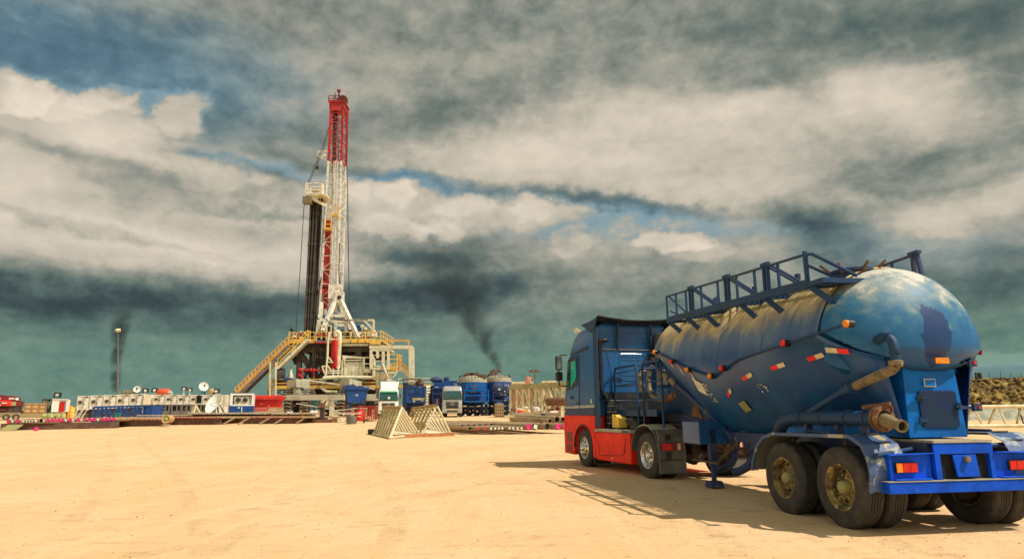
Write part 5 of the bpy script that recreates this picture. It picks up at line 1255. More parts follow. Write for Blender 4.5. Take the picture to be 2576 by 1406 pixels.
    g = MB(); g.tube([R3(2268, 425, Y-.7), R3(2278, 445, Y-.7), R3(2268, 520, Y-.7), R3(2278, 650, Y-.7), R3(2270, 800, Y-.7)], .13, 6); g.build('portal_cable', M_rigdark, rig, smooth=60)
    g = MB(); a, b = R3(1875, 412, Y+2), R3(2215, 408, Y+2); b.z = a.z; g.rail([a, b], R3(1900, 348, Y+2).z-a.z, 3.2, .1, 0, False); g.build('walkway_rail', M_orange, rig)
    g = MB(); 
    for k in range(12): g.lump(R3(790+3*k, 520+8*k, 102), (1.0-.04*k, 1, .6), k)
    g.bar(R3(820, 640, 102), R3(850, 560, 102), .5); g.build('blowout_stack', M_rigdark, rig, smooth=40)

def stair(name, top, bot, side, m_rail, m_str, w=1.1):
    d = Vector((0, w, 0)); g = MB()
    for o in (Vector((0, 0, 0)), d): g.bar(top+o, bot+o, .12, .38)
    n = int(abs(top.z-bot.z)/.22)
    for k in range(1, n): p = top.lerp(bot, k/n); g.bar(p, p+d, .28, .05)
    s_ = g.build(name, m_str, rig)
    g = MB(); H = Vector((0, 0, side))
    for o in (Vector((0, 0, 0)), d):
        g.bar(top+o+H, bot+o+H, .12); g.bar(top+o+H*.5, bot+o+H*.5, .09)
        m_ = max(2, int((top-bot).length/2.2))
        for k in range(m_+1): p = top.lerp(bot, k/m_)+o; g.bar(p, p+H, .11)
    g.build('stair_rail', m_rail, s_)
build_lower()
# stairs on the left: the long V-door ramp and the inner stair
stair('rig_stair', R3(975, 325, 99.6), R3(600, 690, 99.6), 1.35, M_yellow, M_cream)
def ramp():
    top, bot = R3(745, 410, 100.5), R3(150, 1010, 100.5)
    bot = R3(95, 1040, 100.5)
    g = MB(); g.bar(top, bot, .2, .5); g.bar(top+Vector((0, 1.6, 0)), bot+Vector((0, 1.6, 0)), .2, .5); g.bar(top+Vector((0, .8, 0)), bot+Vector((0, .8, 0)), 1.5, .08)
    o = g.build('catwalk_ramp', M_steel, rig)
    g = MB(); H = Vector((-.25, 0, 1.35))
    for dy in (0, 1.6):
        D = Vector((0, dy, 0)); g.bar(top+H+D, bot+H+D, .13); g.bar(top+H*.5+D, bot+H*.5+D, .13); g.bar(top+H*.22+D, bot+H*.22+D, .1, .4)
        for k in range(17): p = top.lerp(bot, k/16)+D; g.bar(p, p+H, .13)
    g.build('ramp_rail', M_orange, o)
ramp()
def ladder_tower():
    g = MB(); Y = 99.0
    for x in (512, 582): g.bar(R3(x, 610, Y), fl(R3(x, 1200, Y)), .2)
    zt_, zb_ = R3(540, 620, Y).z, gR+.3
    a, b = R3(512, 700, Y), R3(582, 700, Y); n = 26
    for k in range(n): z = zb_+(zt_-zb_)*k/n; g.bx(a.x, b.x, Y-.05, Y+.55, z, z+.07)
    g.build('access_ladder', M_cream, rig)
    g = MB()
    for (x0, y0, x1, y1) in ((488, 930, 488, 1215), (735, 930, 735, 1000), (488, 930, 735, 1040), (488, 1040, 700, 935), (488, 955, 735, 955)): g.bar(R3(x0, y0, 100), R3(x1, y1, 100), .16)
    g.build('platform_support', M_steel, rig)
ladder_tower()

def rig_wheels():
    """the big moving wheels with their pivot pods and the long tow beam"""
    Yw = 94.5
    for (xa, xb, xc, full) in ((668, 775, 720, 1), (880, 980, 0, 1), (1328, 1430, 0, 1), (1795, 1862, 0, 1)):
        a, b = R3(xa, 1060, Yw), R3(xb, 1060, Yw); w = (b.x-a.x); r = 1.42; zc = gz(Yw)+r
        zt_ = R3(xa, 932, Yw).z; r = (zt_-gz(Yw))/2; zc = gz(Yw)+r
        m = MB(); prof = [(r*.45, 0), (r*.8, 0), (r*.95, .12), (r, .22), (r, w-.22), (r*.95, w-.12), (r*.8, w), (r*.45, w)]
        m.lathe(prof, (a.x, Yw+r, zc), (1, 0, 0), 40); t = m.build('giant_tyre', M_rubber, rig, smooth=40)
        m = MB()
        for k in range(26):
            an = 2*pi*k/26; c = Vector((0, cos(an), sin(an)))
            for s in (0, 1):
                p = Vector((a.x+(.05 if s == 0 else w-.05), Yw+r, zc))+Vector((0, cos(an+.08), sin(an+.08)))*(r+.02); q = Vector((a.x+w*.47 if s == 0 else a.x+w*.53, Yw+r, zc))+c*(r+.03)
                m.bar(p, q, .13, .12, up=tuple(c))
        m.build('tyre_lugs', M_dustgrey, t)
        m = MB(); m.lathe([(r*.45, w*.1), (r*.3, w*.3), (0, w*.3)], (a.x, Yw+r, zc), (1, 0, 0), 24); m.lathe([(r*.45, w*.9), (r*.3, w*.7), (0, w*.7)], (a.x, Yw+r, zc), (1, 0, 0), 24); m.build('rim', M_rust, t)
    for (x0, xm, x1, yt, ym, yb) in ((722, 832, 935, 835, 812, 930), (1378, 1487, 1590, 835, 812, 935), (1858, 1950, 2055, 845, 805, 900)):
        m = MB(); Yp = 94; A = [R3(x0, yt, Yp+2.2), R3(xm, ym, Yp), R3(x1, yt, Yp+2.2)]; Bt = [R3(x0, yb-10, Yp+2.2), R3(xm, yb-15, Yp), R3(x1, yb, Yp+2.2)]
        back = Vector((0, 2.5, 0)); top = [A[0], A[1], A[2], A[2]+back, A[0]+back]; bot = [Bt[0], Bt[1], Bt[2], Bt[2]+back, Bt[0]+back]
        m.loft([bot, top]); m.build('wheel_pod', M_rigpod, rig)
        m = MB(); rbox(m, xm-35, yb-5, xm+35, yb+100, 95, 96.5); rbox(m, xm-25, yb+20, xm+25, yb+60, 94.8, 95); m.build('pod_bracket', M_rigpod, rig)
    m = MB(); a, b = R3(712, 1045, 93), R3(1432, 1042, 93); m.bar(a, b, .5, .75); m.bar(R3(1700, 1045, 93), R3(1830, 1045, 93), .5, .9)
    m.build('tow_beam', M_rigpod, rig)
    m = MB(); m.bar(R3(1280, 1060, 93), fl(R3(1280, 1160, 93)), .5, .4); m.prism([R3(1180, 1062, 93), R3(1290, 1062, 93), R3(1290, 1170, 93), R3(1265, 1170, 93), R3(1262, 1110, 93)], (0, .3, 0)); m.prism([R3(1295, 1110, 93), R3(1330, 1160, 93), R3(1295, 1160, 93)], (0, .3, 0)); m.build('beam_leg', M_rigpod, rig)
M_rigpod = mat('pale_olive_steel', (.50, .48, .36), .55, c2=(.36, .35, .24), sc=1)
rig_wheels()
def rig_base_clutter():
    q = random.Random(8)
    m = MB(); rbox(m, 990, 1065, 1080, 1195, 97, 100); m.build('base_cabinet', M_tealbox, rig)
    for (x0, x1, mt) in ((1135, 1190, M_cream), (1200, 1245, M_cream), (1480, 1560, M_rigdark), (1600, 1700, M_rigdark), (800, 880, M_rigdark), (1720, 1790, M_black)):
        m = MB(); rbox(m, x0, 1065, x1, 1190, 98, 100); m.build('base_cabinet', mt, rig)
    for k in range(16):
        x = q.uniform(700, 1820); m = MB(); rbox(m, x, q.uniform(1100, 1160), x+q.uniform(14, 60), 1200, 97.5, 98.5); m.build('base_fitting', q.choice((M_rigdark, M_rust, M_darkred, M_cream)), rig)
rig_base_clutter()

# stands of drill pipe racked in the rig: each rests on the floor and leans on the board
def drill_pipes():
    top_y = 1245
    stands = []
    for k in range(11):
        stands.append((R6(212+8.5*k, 1240, 104+.25*(k % 4)), R7(128+ 6.2*k, 1318, 103+.3*(k % 4)), .17))
    for k in range(3): stands.append((R6(312+6*k, 1262, 105), R7(190+7*k, 1318, 104.6), .12))
    stands.append((R6(332, 1240, 104), R7(228, 1318, 104), .14))
    for i, (a, b, r) in enumerate(stands):
        b.z = zfloor+.02
        m = MB(); m.tube([b, a], r, 8)
        for t in (.33, .66): p = b.lerp(a, t); q = b.lerp(a, t+.02); m.tube([p, q], r*1.35, 8)
        o = m.build('drill_pipe_stand', M_pipedark if i % 5 else M_rigdark, None, smooth=50, loc=b)
        tag(o, 'dark stand of drill pipe racked upright between rig floor and monkey board' if i % 5 else 'slightly browner stand of drill pipe racked upright beside darker ones', 'drill pipe', 'drill pipe stands racked in the rig mast')
drill_pipes()
# ================================================================== the yard between the truck and the rig
def Z1(x, y): return x*.1736, 945.6+y*.1736
def Z2(x, y): return 383.3+x*.1736, 920.0+y*.1736
def Z4(x, y): return 894.5+x*.1488, 920.0+y*.1488
def Z5(x, y): return 1213.9+x*.1454, 907.2+y*.1454
ORD = ['first', 'second', 'third', 'fourth', 'fifth', 'sixth', 'seventh', 'eighth', 'ninth', 'tenth', 'eleventh', 'twelfth', 'thirteenth', 'fourteenth', 'fifteenth', 'sixteenth', 'seventeenth', 'eighteenth', 'nineteenth', 'twentieth', 'twenty-first', 'twenty-second', 'twenty-third', 'twenty-fourth', 'twenty-fifth', 'twenty-sixth', 'twenty-seventh']

M_orangesill = mat('orange_brown_timber', (.48, .20, .07), .8, c2=(.30, .12, .05), sc=2)
M_orangetank = mat('orange_tank_plastic', (.72, .10, .03), .5, c2=(.6, .08, .03), sc=1)
M_green_sack = mat('greenish_sack', (.38, .42, .16), .8, c2=(.5, .38, .18), sc=2)
M_rackrust = mat('rack_ridge_rust', (.34, .15, .06), .7, c2=(.45, .33, .14), sc=2.2, lo=.45, hi=.6)
class Fr:
    """upright frame facing the camera: x across, y away, z up, in metres from a ground point"""
    def __init__(s, px_, Y, ang=0.0): s.o = G(px_, Y); a = atan2(s.o.x, s.o.y)*0+ang; s.r = Vector((cos(a), sin(a), 0)); s.b = Vector((-sin(a), cos(a), 0))
    def __call__(s, x, y, z): return s.o+s.r*x+s.b*y+Vector((0, 0, z))
class LMB(MB):
    """mesh writer that takes a thing's local metres and writes them through its frame"""
    def __init__(s, fr): super().__init__(); s.fr = fr
    def add(s, vs, fs): return super().add([s.fr(*v) for v in vs], fs)

# ---------------- casing and tubing on the racks
def pipe_mesh(r, L, cap, name_mat, tilt=0):
    m = MB(); m.k = 0; m.lathe([(r*.88, .03), (r, 0), (r, .18), (r*.96, .22), (r*.96, L-.2), (r, L-.15), (r, L)], (0, 0, 0), (0, 1, 0), 14)
    c = MB(); c.lathe([(r*.90, -.012), (r*.82, -.03), (r*.55, -.034), (r*.5, -.02), (0, -.02)], (0, 0, 0), (0, 1, 0), 14)
    return m, c
PIPES = {}
def make_pipe(kind, r, L, capm, loc, ang, label, group, box=False, slope=0.0):
    key = (kind, r, L, capm.name if capm else None, box)
    if key in PIPES:
        o = PIPES[key].copy(); COL.objects.link(o)
        for ch in PIPES[key].children: c = ch.copy(); COL.objects.link(c); c.parent = o
    else:
        m, c = pipe_mesh(r, L, capm, None)
        o = m.build('casing_pipe' if r > .09 else 'tubing_pipe', M_pipe, None, smooth=50)
        if capm is not None:
            if box:
                q = MB(); q.box((.0, -.02, .0), (r*1.15, .05, r*1.2), Matrix.Rotation(.35, 3, 'Y')); q.build('paper_bung', capm, o)
                k = MB(); k.disc((0, .05, 0), (0, 1, 0), r*.86, 14, .01); k.build('bore', M_void, o)
            else: c.build('end_cap', capm, o, smooth=40)
        else:
            k = MB(); k.disc((0, .06, 0), (0, 1, 0), r*.86, 14, .01); k.build('bore', M_void, o)
        PIPES[key] = o
    o.location = loc; o.rotation_euler = (slope, 0, ang)
    return tag(o, label, 'pipe', group)
q = random.Random(31)
# large casing in the left row; caps read from the photograph: p pink, w paper bung, b open bore
caps = 'pwpwwwwwbwpppppwpwpwpppwpp' + 'ppp'
xs1 = [135, 195, 270, 350, 395, 435, 470, 535, 600, 645, 700, 770, 810, 860, 910, 965, 1020, 1070, 1140, 1190, 1235, 1305, 1375, 1430, 1490, 1540, 1595, 1650]
for i, x in enumerate(xs1):
    Y = 54+ i*.12; px_ = Z1(x, 650)[0]; p = G(px_, Y); py = 1059.3 - (1059.3-1054.2)*(i/27.0)
    z = U(px_, py, Y).z; r = .172; c = caps[i]
    capm = {'p': M_pink, 'w': M_paper, 'b': None}[c]
    nm = {'p': 'pink end cap', 'w': 'pale paper bung', 'b': 'open dark bore'}[c]
    make_pipe('big', r, 11.5, capm, (p.x, p.y, z), .05, 'thick casing pipe with %s, %s from the far end of the pink-capped row' % (nm, ORD[i] if i < 27 else 'last'), 'thick casing pipes in the long row', c == 'w')
def small_row(x0, x1, n, y, Yd, r, capm, zf, label, group, ang, L=9.0, jump=0.0, slope=0.0, zz=None):
    for i in range(n):
        t = i/max(1, n-1); px_, py = zf(x0+(x1-x0)*t, y+(q.uniform(-2, 2)*.6)); Y = Yd; p = U(px_, py, Y)
        make_pipe('s', r, L, capm, (p.x, p.y+q.uniform(-.12, .12), p.z), ang, label, group, slope=slope)
small_row(1705, 2330, 17, 628, 60, .065, M_redcap, Z1, 'slim rusty tubing with small red end cap, between the thick casing and the tan drum', 'slim tubing before the tan drum', .05)
small_row(285, 985, 31, 752, 62.5, .07, M_redcap, Z2, 'slim rusty tubing with red end cap, between the tan drum and the timber gap', 'slim tubing after the tan drum', -.15)
small_row(1370, 2160, 34, 748, 64, .07, M_redcap, Z2, 'slim tubing with red end cap in the slanting row near the brown stand', 'slanting slim tubing row', -.42, 7)
small_row(520, 1260, 27, 690, 70, .095, M_paper, Z2, 'tubing with white end cap in the back row before the blue and white generator', 'white-capped tubing, generator side', -.1, 8)
small_row(1320, 1640, 12, 690, 70.5, .095, M_paper, Z2, 'tubing with white end cap in the back row below the red mud tank', 'white-capped tubing below the red tank', -.1, 8)
small_row(1730, 2110, 14, 690, 71, .095, M_paper, Z2, 'tubing with white end cap in the back row beside the white big bags', 'white-capped tubing beside the big bags', -.1, 8)
small_row(1990, 2520, 16, 572, 66, .06, M_paper, Z1, 'tubing with white end cap lying behind the slim pink-capped pipes', 'white-capped tubing near the blue basket', .05, 6)
# sills under the rows
def sill(x0, y0, Y0, x1, y1, Y1, h, d, mt, label, name='sill_beam', z0=None):
    a, b = U(x0, y0, Y0), U(x1, y1, Y1); m = MB()
    za, zb = a.z, b.z; ga, gb = gz(Y0), gz(Y1)
    m.add([(a.x, Y0, ga-.05), (b.x, Y1, gb-.05), (b.x, Y1, zb), (a.x, Y0, za), (a.x, Y0+d, ga-.05), (b.x, Y1+d, gb-.05), (b.x, Y1+d, zb), (a.x, Y0+d, za)], [(0, 1, 2, 3), (5, 4, 7, 6), (4, 0, 3, 7), (1, 5, 6, 2), (3, 2, 6, 7), (4, 5, 1, 0)])
    o = m.build(name, mt, None, loc=(a.x, Y0, ga)); return tag(o, label, 'timber')
sill(2, 1065, 54.1, 292, 1060.5, 57.2, .3, .5, M_sill, 'dark sill beam under the thick pink-capped casing row')
sill(292, 1056.0, 60.2, 405, 1054.5, 60.4, .3, .4, M_sill, 'dark sill beam under the slim tubing before the tan drum')
sill(429, 1052.5, 62.7, 554, 1052.5, 62.7, .3, .4, M_sill, 'dark sill beam under the slim tubing after the tan drum')
sill(612, 1051.5, 64.2, 748, 1051.5, 64.2, .3, .4, M_sill, 'dark sill beam under the slanting slim tubing row')
sill(545, 1046, 67, 785, 1046, 68, .3, .5, M_wood, 'pale timber beam behind the slanting tubing')
sill(470, 1041.5, 71.2, 760, 1041.5, 72, .3, .5, M_rust, 'rusty beam carrying the white-capped tubing')
m = MB(); 
for k in range(5): a = G(562+46*k-8*(k % 2), 62.2+.3*k); m.bar(a+Vector((0, 0, .05)), a+Vector((.5, 1.3, .62)), .12, .12)
tag(m.build('prop_timbers', M_wood, None, loc=G(570, 62.2)), 'pale timber props leaning on the slim tubing sills', 'timber')
# wood planks and odd blocks near the row
m = MB(); a = G(26, 53.2); m.prism([a+Vector((-.9, 0, .02)), a+Vector((.5, 0, .02)), a+Vector((.9, .3, .5)), a+Vector((-.3, .3, .5))], (0, .1, 0)); tag(m.build('plywood_board', M_olive, None, loc=a), 'yellowish board propped against the end of the casing row', 'board')
m = MB(); a = G(95, 53.0); m.lathe([(.15, 0), (.17, .1), (.17, .28), (0, .3)], a, (0, 0, 1), 14); tag(m.build('loose_end_cap', M_pink, None, loc=a, smooth=40), 'loose pink end cap on the sand below the casing row', 'pipe cap')
m = MB(); a = G(166, 62); m.box(a+Vector((0, 0, .3)), (.7, .4, .55), Matrix.Rotation(.3, 3, 'Y')); tag(m.build('rusty_block', M_rust, None, loc=a), 'small dark rusty block on the sand behind the casing row', 'block')
# tan drum end on
m = MB(); Y = 58.5; c = U(417, 1054, Y); r = U(417, 1044, Y).z-c.z; m.lathe([(r*.8, .04), (r, 0), (r, 1.6), (0, 1.6)], c, (-.25, 1, 0), 26); d = m.build('steel_drum', M_tan, None, smooth=40, loc=(c.x, Y, gz(Y)))
tag(d, 'tan steel drum lying end-on between the casing and the slim tubing', 'drum')
m = MB(); m.lathe([(r*.8, .05), (r*.62, .10), (r*.3, .02), (0, .0)], c, (-.25, 1, 0), 26); m.build('drum_end', M_olive, d, smooth=40)

# ---------------- cabins: end-on site cabins in two rows
def cabins():
    Y = 108.0
    def cab(x0, x1, y0, y1, dark, label, lamp=None, Yc=Y):
        a, b = U(x0, y1, Yc), U(x1, y1, Yc); h = U(x0, y0, Yc).z-a.z; W_ = b.x-a.x
        t = thing('site_cabin', (a.x, Yc, gz(Yc)), label, 'cabin', 'white site cabins in two rows')
        m = MB(); m.bx(a.x+.04, b.x-.04, Yc, Yc+8, a.z, a.z+h); m.build('cabin_body', M_white, t)
        m = MB()
        for z in (a.z+.03, a.z+h-.04): m.bx(a.x+.02, b.x-.02, Yc-.04, Yc, z-.06, z+.06)
        m.bx(a.x+.02, a.x+.14, Yc-.05, Yc, a.z, a.z+h); m.build('cabin_frame', M_cabwhite, t)
        m = MB(); m.bx(a.x+W_*.50, a.x+W_*.88, Yc-.05, Yc, a.z+.15, a.z+h*.86); d_ = m.build('door', M_void if dark else M_cabwhite, t)
        m = MB(); m.bx(a.x+W_*.48, a.x+W_*.90, Yc-.07, Yc-.05, a.z+h*.87, a.z+h*.90); m.bx(a.x+W_*.48, a.x+W_*.495, Yc-.07, Yc, a.z+.1, a.z+h*.87); m.bx(a.x+W_*.885, a.x+W_*.90, Yc-.07, Yc, a.z+.1, a.z+h*.87); m.build('door_frame', M_steel, d_)
        m = MB(); m.box((a.x+W_*.53, Yc-.08, a.z+h*.42), (.10, .06, .22)); m.build('door_handle', M_black, d_)
        m = MB(); m.bx(a.x+W_*.10, a.x+W_*.38, Yc-.09, Yc, a.z+h*.42, a.z+h*.66); w_ = m.build('air_conditioner', M_steel, t)
        m = MB()
        for k in range(3): m.bx(a.x+W_*.12, a.x+W_*.36, Yc-.10, Yc-.09, a.z+h*(.445+.07*k), a.z+h*(.49+.07*k))
        m.build('grille', M_rigdark, w_)
        m = MB(); m.box((a.x+W_*.7, Yc-.12, a.z+h*.94), (.3, .2, .08)); m.build('door_lamp', M_black, t)
        m = MB(); m.bx(a.x+.1, b.x-.1, Yc+.1, Yc+7.8, gz(Yc), a.z-.002); m.build('under_frame', M_rigdark, t)
        return t, a.z+h, (a.x+b.x)/2
    n1 = 5; tops = []
    L1 = ['white cabin at the open end of the shorter row, beside the red-door booth', 'white cabin second from the open end of the shorter row', 'white cabin in the middle of the shorter row, below no dish', 'white cabin below the round satellite dish', 'white cabin closing the shorter row next to the gap']
    L1[2] = 'white cabin in the middle of the shorter row, with extra wall vents'
    for i in range(n1):
        tops.append(cab(192+33.5*i, 192+33.5*(i+1), 996-1.2*i, 1030-1.6*i, False, L1[i]))
    # end container with ribs
    a, b = U(359.5, 1022, Y), U(383.5, 1022, Y); t = thing('ribbed_container', (a.x, Y, gz(Y)), 'white ribbed container end between the two cabin rows', 'container'); m = MB(); h = U(360, 992, Y).z-a.z; m.bx(a.x, b.x, Y-.3, Y+6, gz(Y), a.z+h); m.build('container_body', M_white, t)
    m = MB()
    for k in range(7): x = a.x+(b.x-a.x)*(k+.5)/7.5; m.bx(x-.07, x+.05, Y-.36, Y-.3, a.z, a.z+h-.1)
    m.bx(b.x-.35, b.x, Y-.37, Y-.3, gz(Y)+.3, a.z+h); m.build('container_ribs', M_cream, t)
    L2 = ['white cabin opening the longer row, below the orange tank', 'second white cabin of the longer row, between orange tank and roof lamps', 'third white cabin of the longer row, under two roof lamps', 'white cabin with the dark open doorway', 'white cabin directly below the big oval dish', ]
    for i in range(5):
        tops.append(cab(384.5+31.3*i, 384.5+31.3*(i+1), 993, 1016.5, i == 3, L2[i]))
    a, b = U(541, 1014, Y), U(572, 1014, Y); t = thing('ribbed_container', (a.x, Y, gz(Y)), 'white ribbed container at the generator end of the cabins', 'container'); m = MB(); h = U(541, 993, Y).z-a.z; m.bx(a.x, b.x, Y-.3, Y+6, gz(Y), a.z+h); m.build('container_body', M_white, t)
    m = MB()
    for k in range(6): x = a.x+(b.x-a.x)*(k+.5)/6.5; m.bx(x-.1, x+.06, Y-.36, Y-.3, a.z-.2, a.z+h-.1)
    m.build('container_ribs', M_cream, t)
    # skid frames and gear below the longer row
    q = random.Random(3)
    for i, x in enumerate((416, 445, 470, 518)):
        t = thing('skid_frame', G(x, 100), ['low grey skid frame below the second cabin of the longer row', 'low grey skid frame between the white rack and third cabin', 'low grey skid frame beside the leaning white slat rack', 'low grey skid frame behind the big leaning dish'][i], 'frame')
        m = MB(); a = G(x-13, 100); b = G(x+13, 100); za = U(x, 1033, 100).z; zb = U(x, 1018, 100).z; m.bx(a.x, b.x, 99.6, 101.5, zb-.14, zb); m.bx(a.x, b.x, 99.6, 101.5, gz(100), za)
        for p in (a.x, (a.x+b.x)/2, b.x-.2): m.bx(p, p+.2, 99.6, 101.5, za, zb-.14)
        m.build('frame_bars', M_steel, t)
        m = MB()
        for k in range(5): m.lump((a.x+(b.x-a.x)*(.15+.17*k), 100.5, za+.35), (.45, .5, .5+.2*q.random()), k)
        m.build('pump_parts', q.choice((M_cream, M_rust)), t, smooth=40)
    # steps below the first cabins
    for i, x in enumerate((204, 217)):
        m = MB(); a = U(x, 1027, 107); m.bar(a+Vector((-.3, 0, 0)), (a.x-.5, 106, gz(106)), .06); m.bar(a+Vector((.3, 0, 0)), (a.x, 106, gz(106)), .06)
        for k in range(3): m.bx(a.x-.6+.1*k, a.x+.2, 106.1+.3*k, 106.3+.3*k, gz(106)+.15+.25*k, gz(106)+.2+.25*k)
        tag(m.build('cabin_steps', M_cream, None, loc=(a.x, 106, gz(106))), ['short cream steps below the end cabin air conditioner', 'short cream steps below the end cabin door'][i], 'steps')
    # roof gear: dishes, lamps, orange tank
    def dish(x, y, Y, rx, ax, label, leg=True):
        c = U(x, y, Y); r = rx*px(Y)*1.0; t = thing('satellite_dish', (c.x, Y, U(x, 995, Y).z if leg else gz(Y)), label, 'satellite dish')
        m = MB(); a = Vector(ax).normalized(); m.lathe([(r*sin(radians(k*10))/sin(radians(60)), -r*.35*(1-cos(radians(k*10)))/.5) for k in range(7)] + [(r*.99, -r*.36), (r*.6, -r*.06), (0, r*.05)], c, tuple(-a), 32); m.build('reflector', M_cabwhite, t, smooth=70)
        m = MB(); f = c+a*r*.9; m.bar(c-a*0+Vector((0, 0, -r*.8)), f, .07); m.lump(f, (.28, .28, .35), 3); m.build('feed_horn', M_black, t)
        m = MB(); b = U(x, 995, Y); m.bar(c-a*.25, Vector((c.x+.2, Y+.5, b.z)), .16); m.bar(c-a*.2+Vector((0, 0, -.3)), Vector((c.x-.5, Y+.6, b.z)), .10); m.build('dish_mount', M_rigdark, t)
        return t
    dish(345.8, 979.5, 109, 8.6, (.25, -1, .25), 'round white satellite dish on the shorter cabin row')
    dish(511.5, 973, 109, 11.5, (.65, -.8, .32), 'large tilted oval dish above the longer cabin row')
    def lamp(x, y, Y, yb, label, h=.5, mt=None):
        t = thing('floodlight', (U(x, y, Y).x, Y, U(x, yb, Y).z), label, 'floodlight'); a = U(x, y, Y); b = U(x-1, yb, Y)
        m = MB(); m.bar(b, Vector((b.x, Y, a.z-.1)), .12); m.build('lamp_pole', M_cream, t)
        m = MB(); m.box(a, (h*1.4, .4, h), Matrix.Rotation(-.3, 3, 'X')); hd = m.build('lamp_head', M_black, t)
        m = MB(); m.box(a+Vector((.1, -.24, -.06)), (h*.7, .05, h*.7)); m.build('lamp_glass', mt or M_cabwhite, hd)
        return t
    lamp(145, 993, 92, 1006, 'twin floodlight on a short mast above the red-door booth', .6)
    lamp(366, 982, 109, 993, 'small floodlight beside the round dish, on the cabin roof', .6)
    lamp(389, 981, 109, 993, 'white lamp on a thin post beside the orange roof tank', .6)
    lamp(463, 977, 109, 993, 'bent-arm floodlight on the longer cabin row', .5)
    lamp(478, 980, 109, 993, 'floodlight halfway between bent-arm lamp and oval dish', .5)
    lamp(544, 984, 109, 995, 'white floodlight on the roof near the generator', .7)
    m = MB(); c = U(412, 987, 109); m.lathe([(0, -.95), (.45, -.92), (.6, -.8), (.62, 0), (.6, .8), (.45, .92), (0, .95)], c, (1, 0, 0), 20); tag(m.build('water_tank', M_orangetank, None, smooth=50, loc=(c.x, 109, U(412, 992, 109).z)), 'orange roof tank lying on the longer cabin row', 'tank')
    m = MB(); c = U(426, 988.5, 109); m.lump(c, (1.2, 1, .9), 4); tag(m.build('roof_fan', M_rigpod, None, smooth=50, loc=(c.x, 109, c.z-.45)), 'grey roof fan beside the orange tank', 'fan')
    m = MB(); c = U(324, 987, 109)
    for k in range(6): m.lump(U(313+4.5*k, 988+(k % 2)*1.5, 109), (.9, .9, .9), k)
    tag(m.build('roof_machinery', M_hose, None, smooth=40, loc=(c.x, 109, c.z-.5)), 'jumble of rusty roof machinery beside the round dish', 'machinery')
    m = MB(); c = U(533, 985.5, 109); m.lump(c, (1.0, .8, 1.2), 4); tag(m.build('roof_beacon', M_tan, None, smooth=50, loc=(c.x, 109, c.z-.6)), 'tan beacon on the roof beside the oval dish', 'beacon')
M_orangetank = mat('orange_tank_plastic', (.72, .10, .03), .5, c2=(.6, .08, .03), sc=1)
cabins()

# big leaning dish on the ground
def ground_dish():
    Y = 84; c = U(541, 1014, Y); t = thing('leaning_dish', (c.x, Y, gz(Y)), 'huge white dish reflector leaning low in front of the cabins', 'satellite dish')
    n = Vector((-.35, -.8, .5)).normalized(); r = 27*px(Y)*.95
    up = Vector((0, 0, 1)); x = n.cross(up).normalized(); y = x.cross(n).normalized()
    x, y = -x, -y*-1
    m = MB(); vs = [c+n*(-.0)]; rings = 5; k = 28
    outline = []
    for i in range(k):
        a = 2*pi*i/k; rr = 1.0
        outline.append((cos(a)*.84, sin(a)*1.15 if sin(a) < 0 else sin(a)*.98))
    vs = []; fs = []
    for j in range(1, rings+1):
        f = j/rings
        for (u, v) in outline: vs.append(c+x*u*r*f+y*v*r*f+n*(f*f*.35*r-.2))
    for j in range(1, rings+1):
        f = j/rings
        for (u, v) in outline: vs.append(c+x*u*r*f+y*v*r*f+n*(f*f*.35*r-.26))
    for j in range(rings-1):
        for i in range(k): fs.append((j*k+i, j*k+(i+1) % k, (j+1)*k+(i+1) % k, (j+1)*k+i)); o = rings*k; fs.append((o+j*k+i, o+(j+1)*k+i, o+(j+1)*k+(i+1) % k, o+j*k+(i+1) % k))
    fs.append(tuple(range(k))); fs.append(tuple(rings*k+i for i in reversed(range(k))))
    o = rings*k; b = (rings-1)*k
    for i in range(k): fs.append((b+i, o+b+i, o+b+(i+1) % k, b+(i+1) % k))
    m.add(vs, fs); rf = m.build('reflector', M_cabwhite, t, smooth=70)
    m = MB(); m.bar(c-x*r*.6-y*.1*r+n*.02, c+x*r*.75+y*.22*r+n*.1, .06); m.build('reflector_seam', M_cream, rf)
    m = MB(); m.bar(c-n*.4, (c.x+.4, Y+.6, gz(Y)), .14); m.bar(c-n*.4, (c.x-.8, Y+.6, gz(Y)), .1); m.bar(c+x*.4-n*.4, (c.x+1.6, Y+.3, gz(Y)), .1); m.build('dish_stand', M_rigdark, t)
ground_dish()

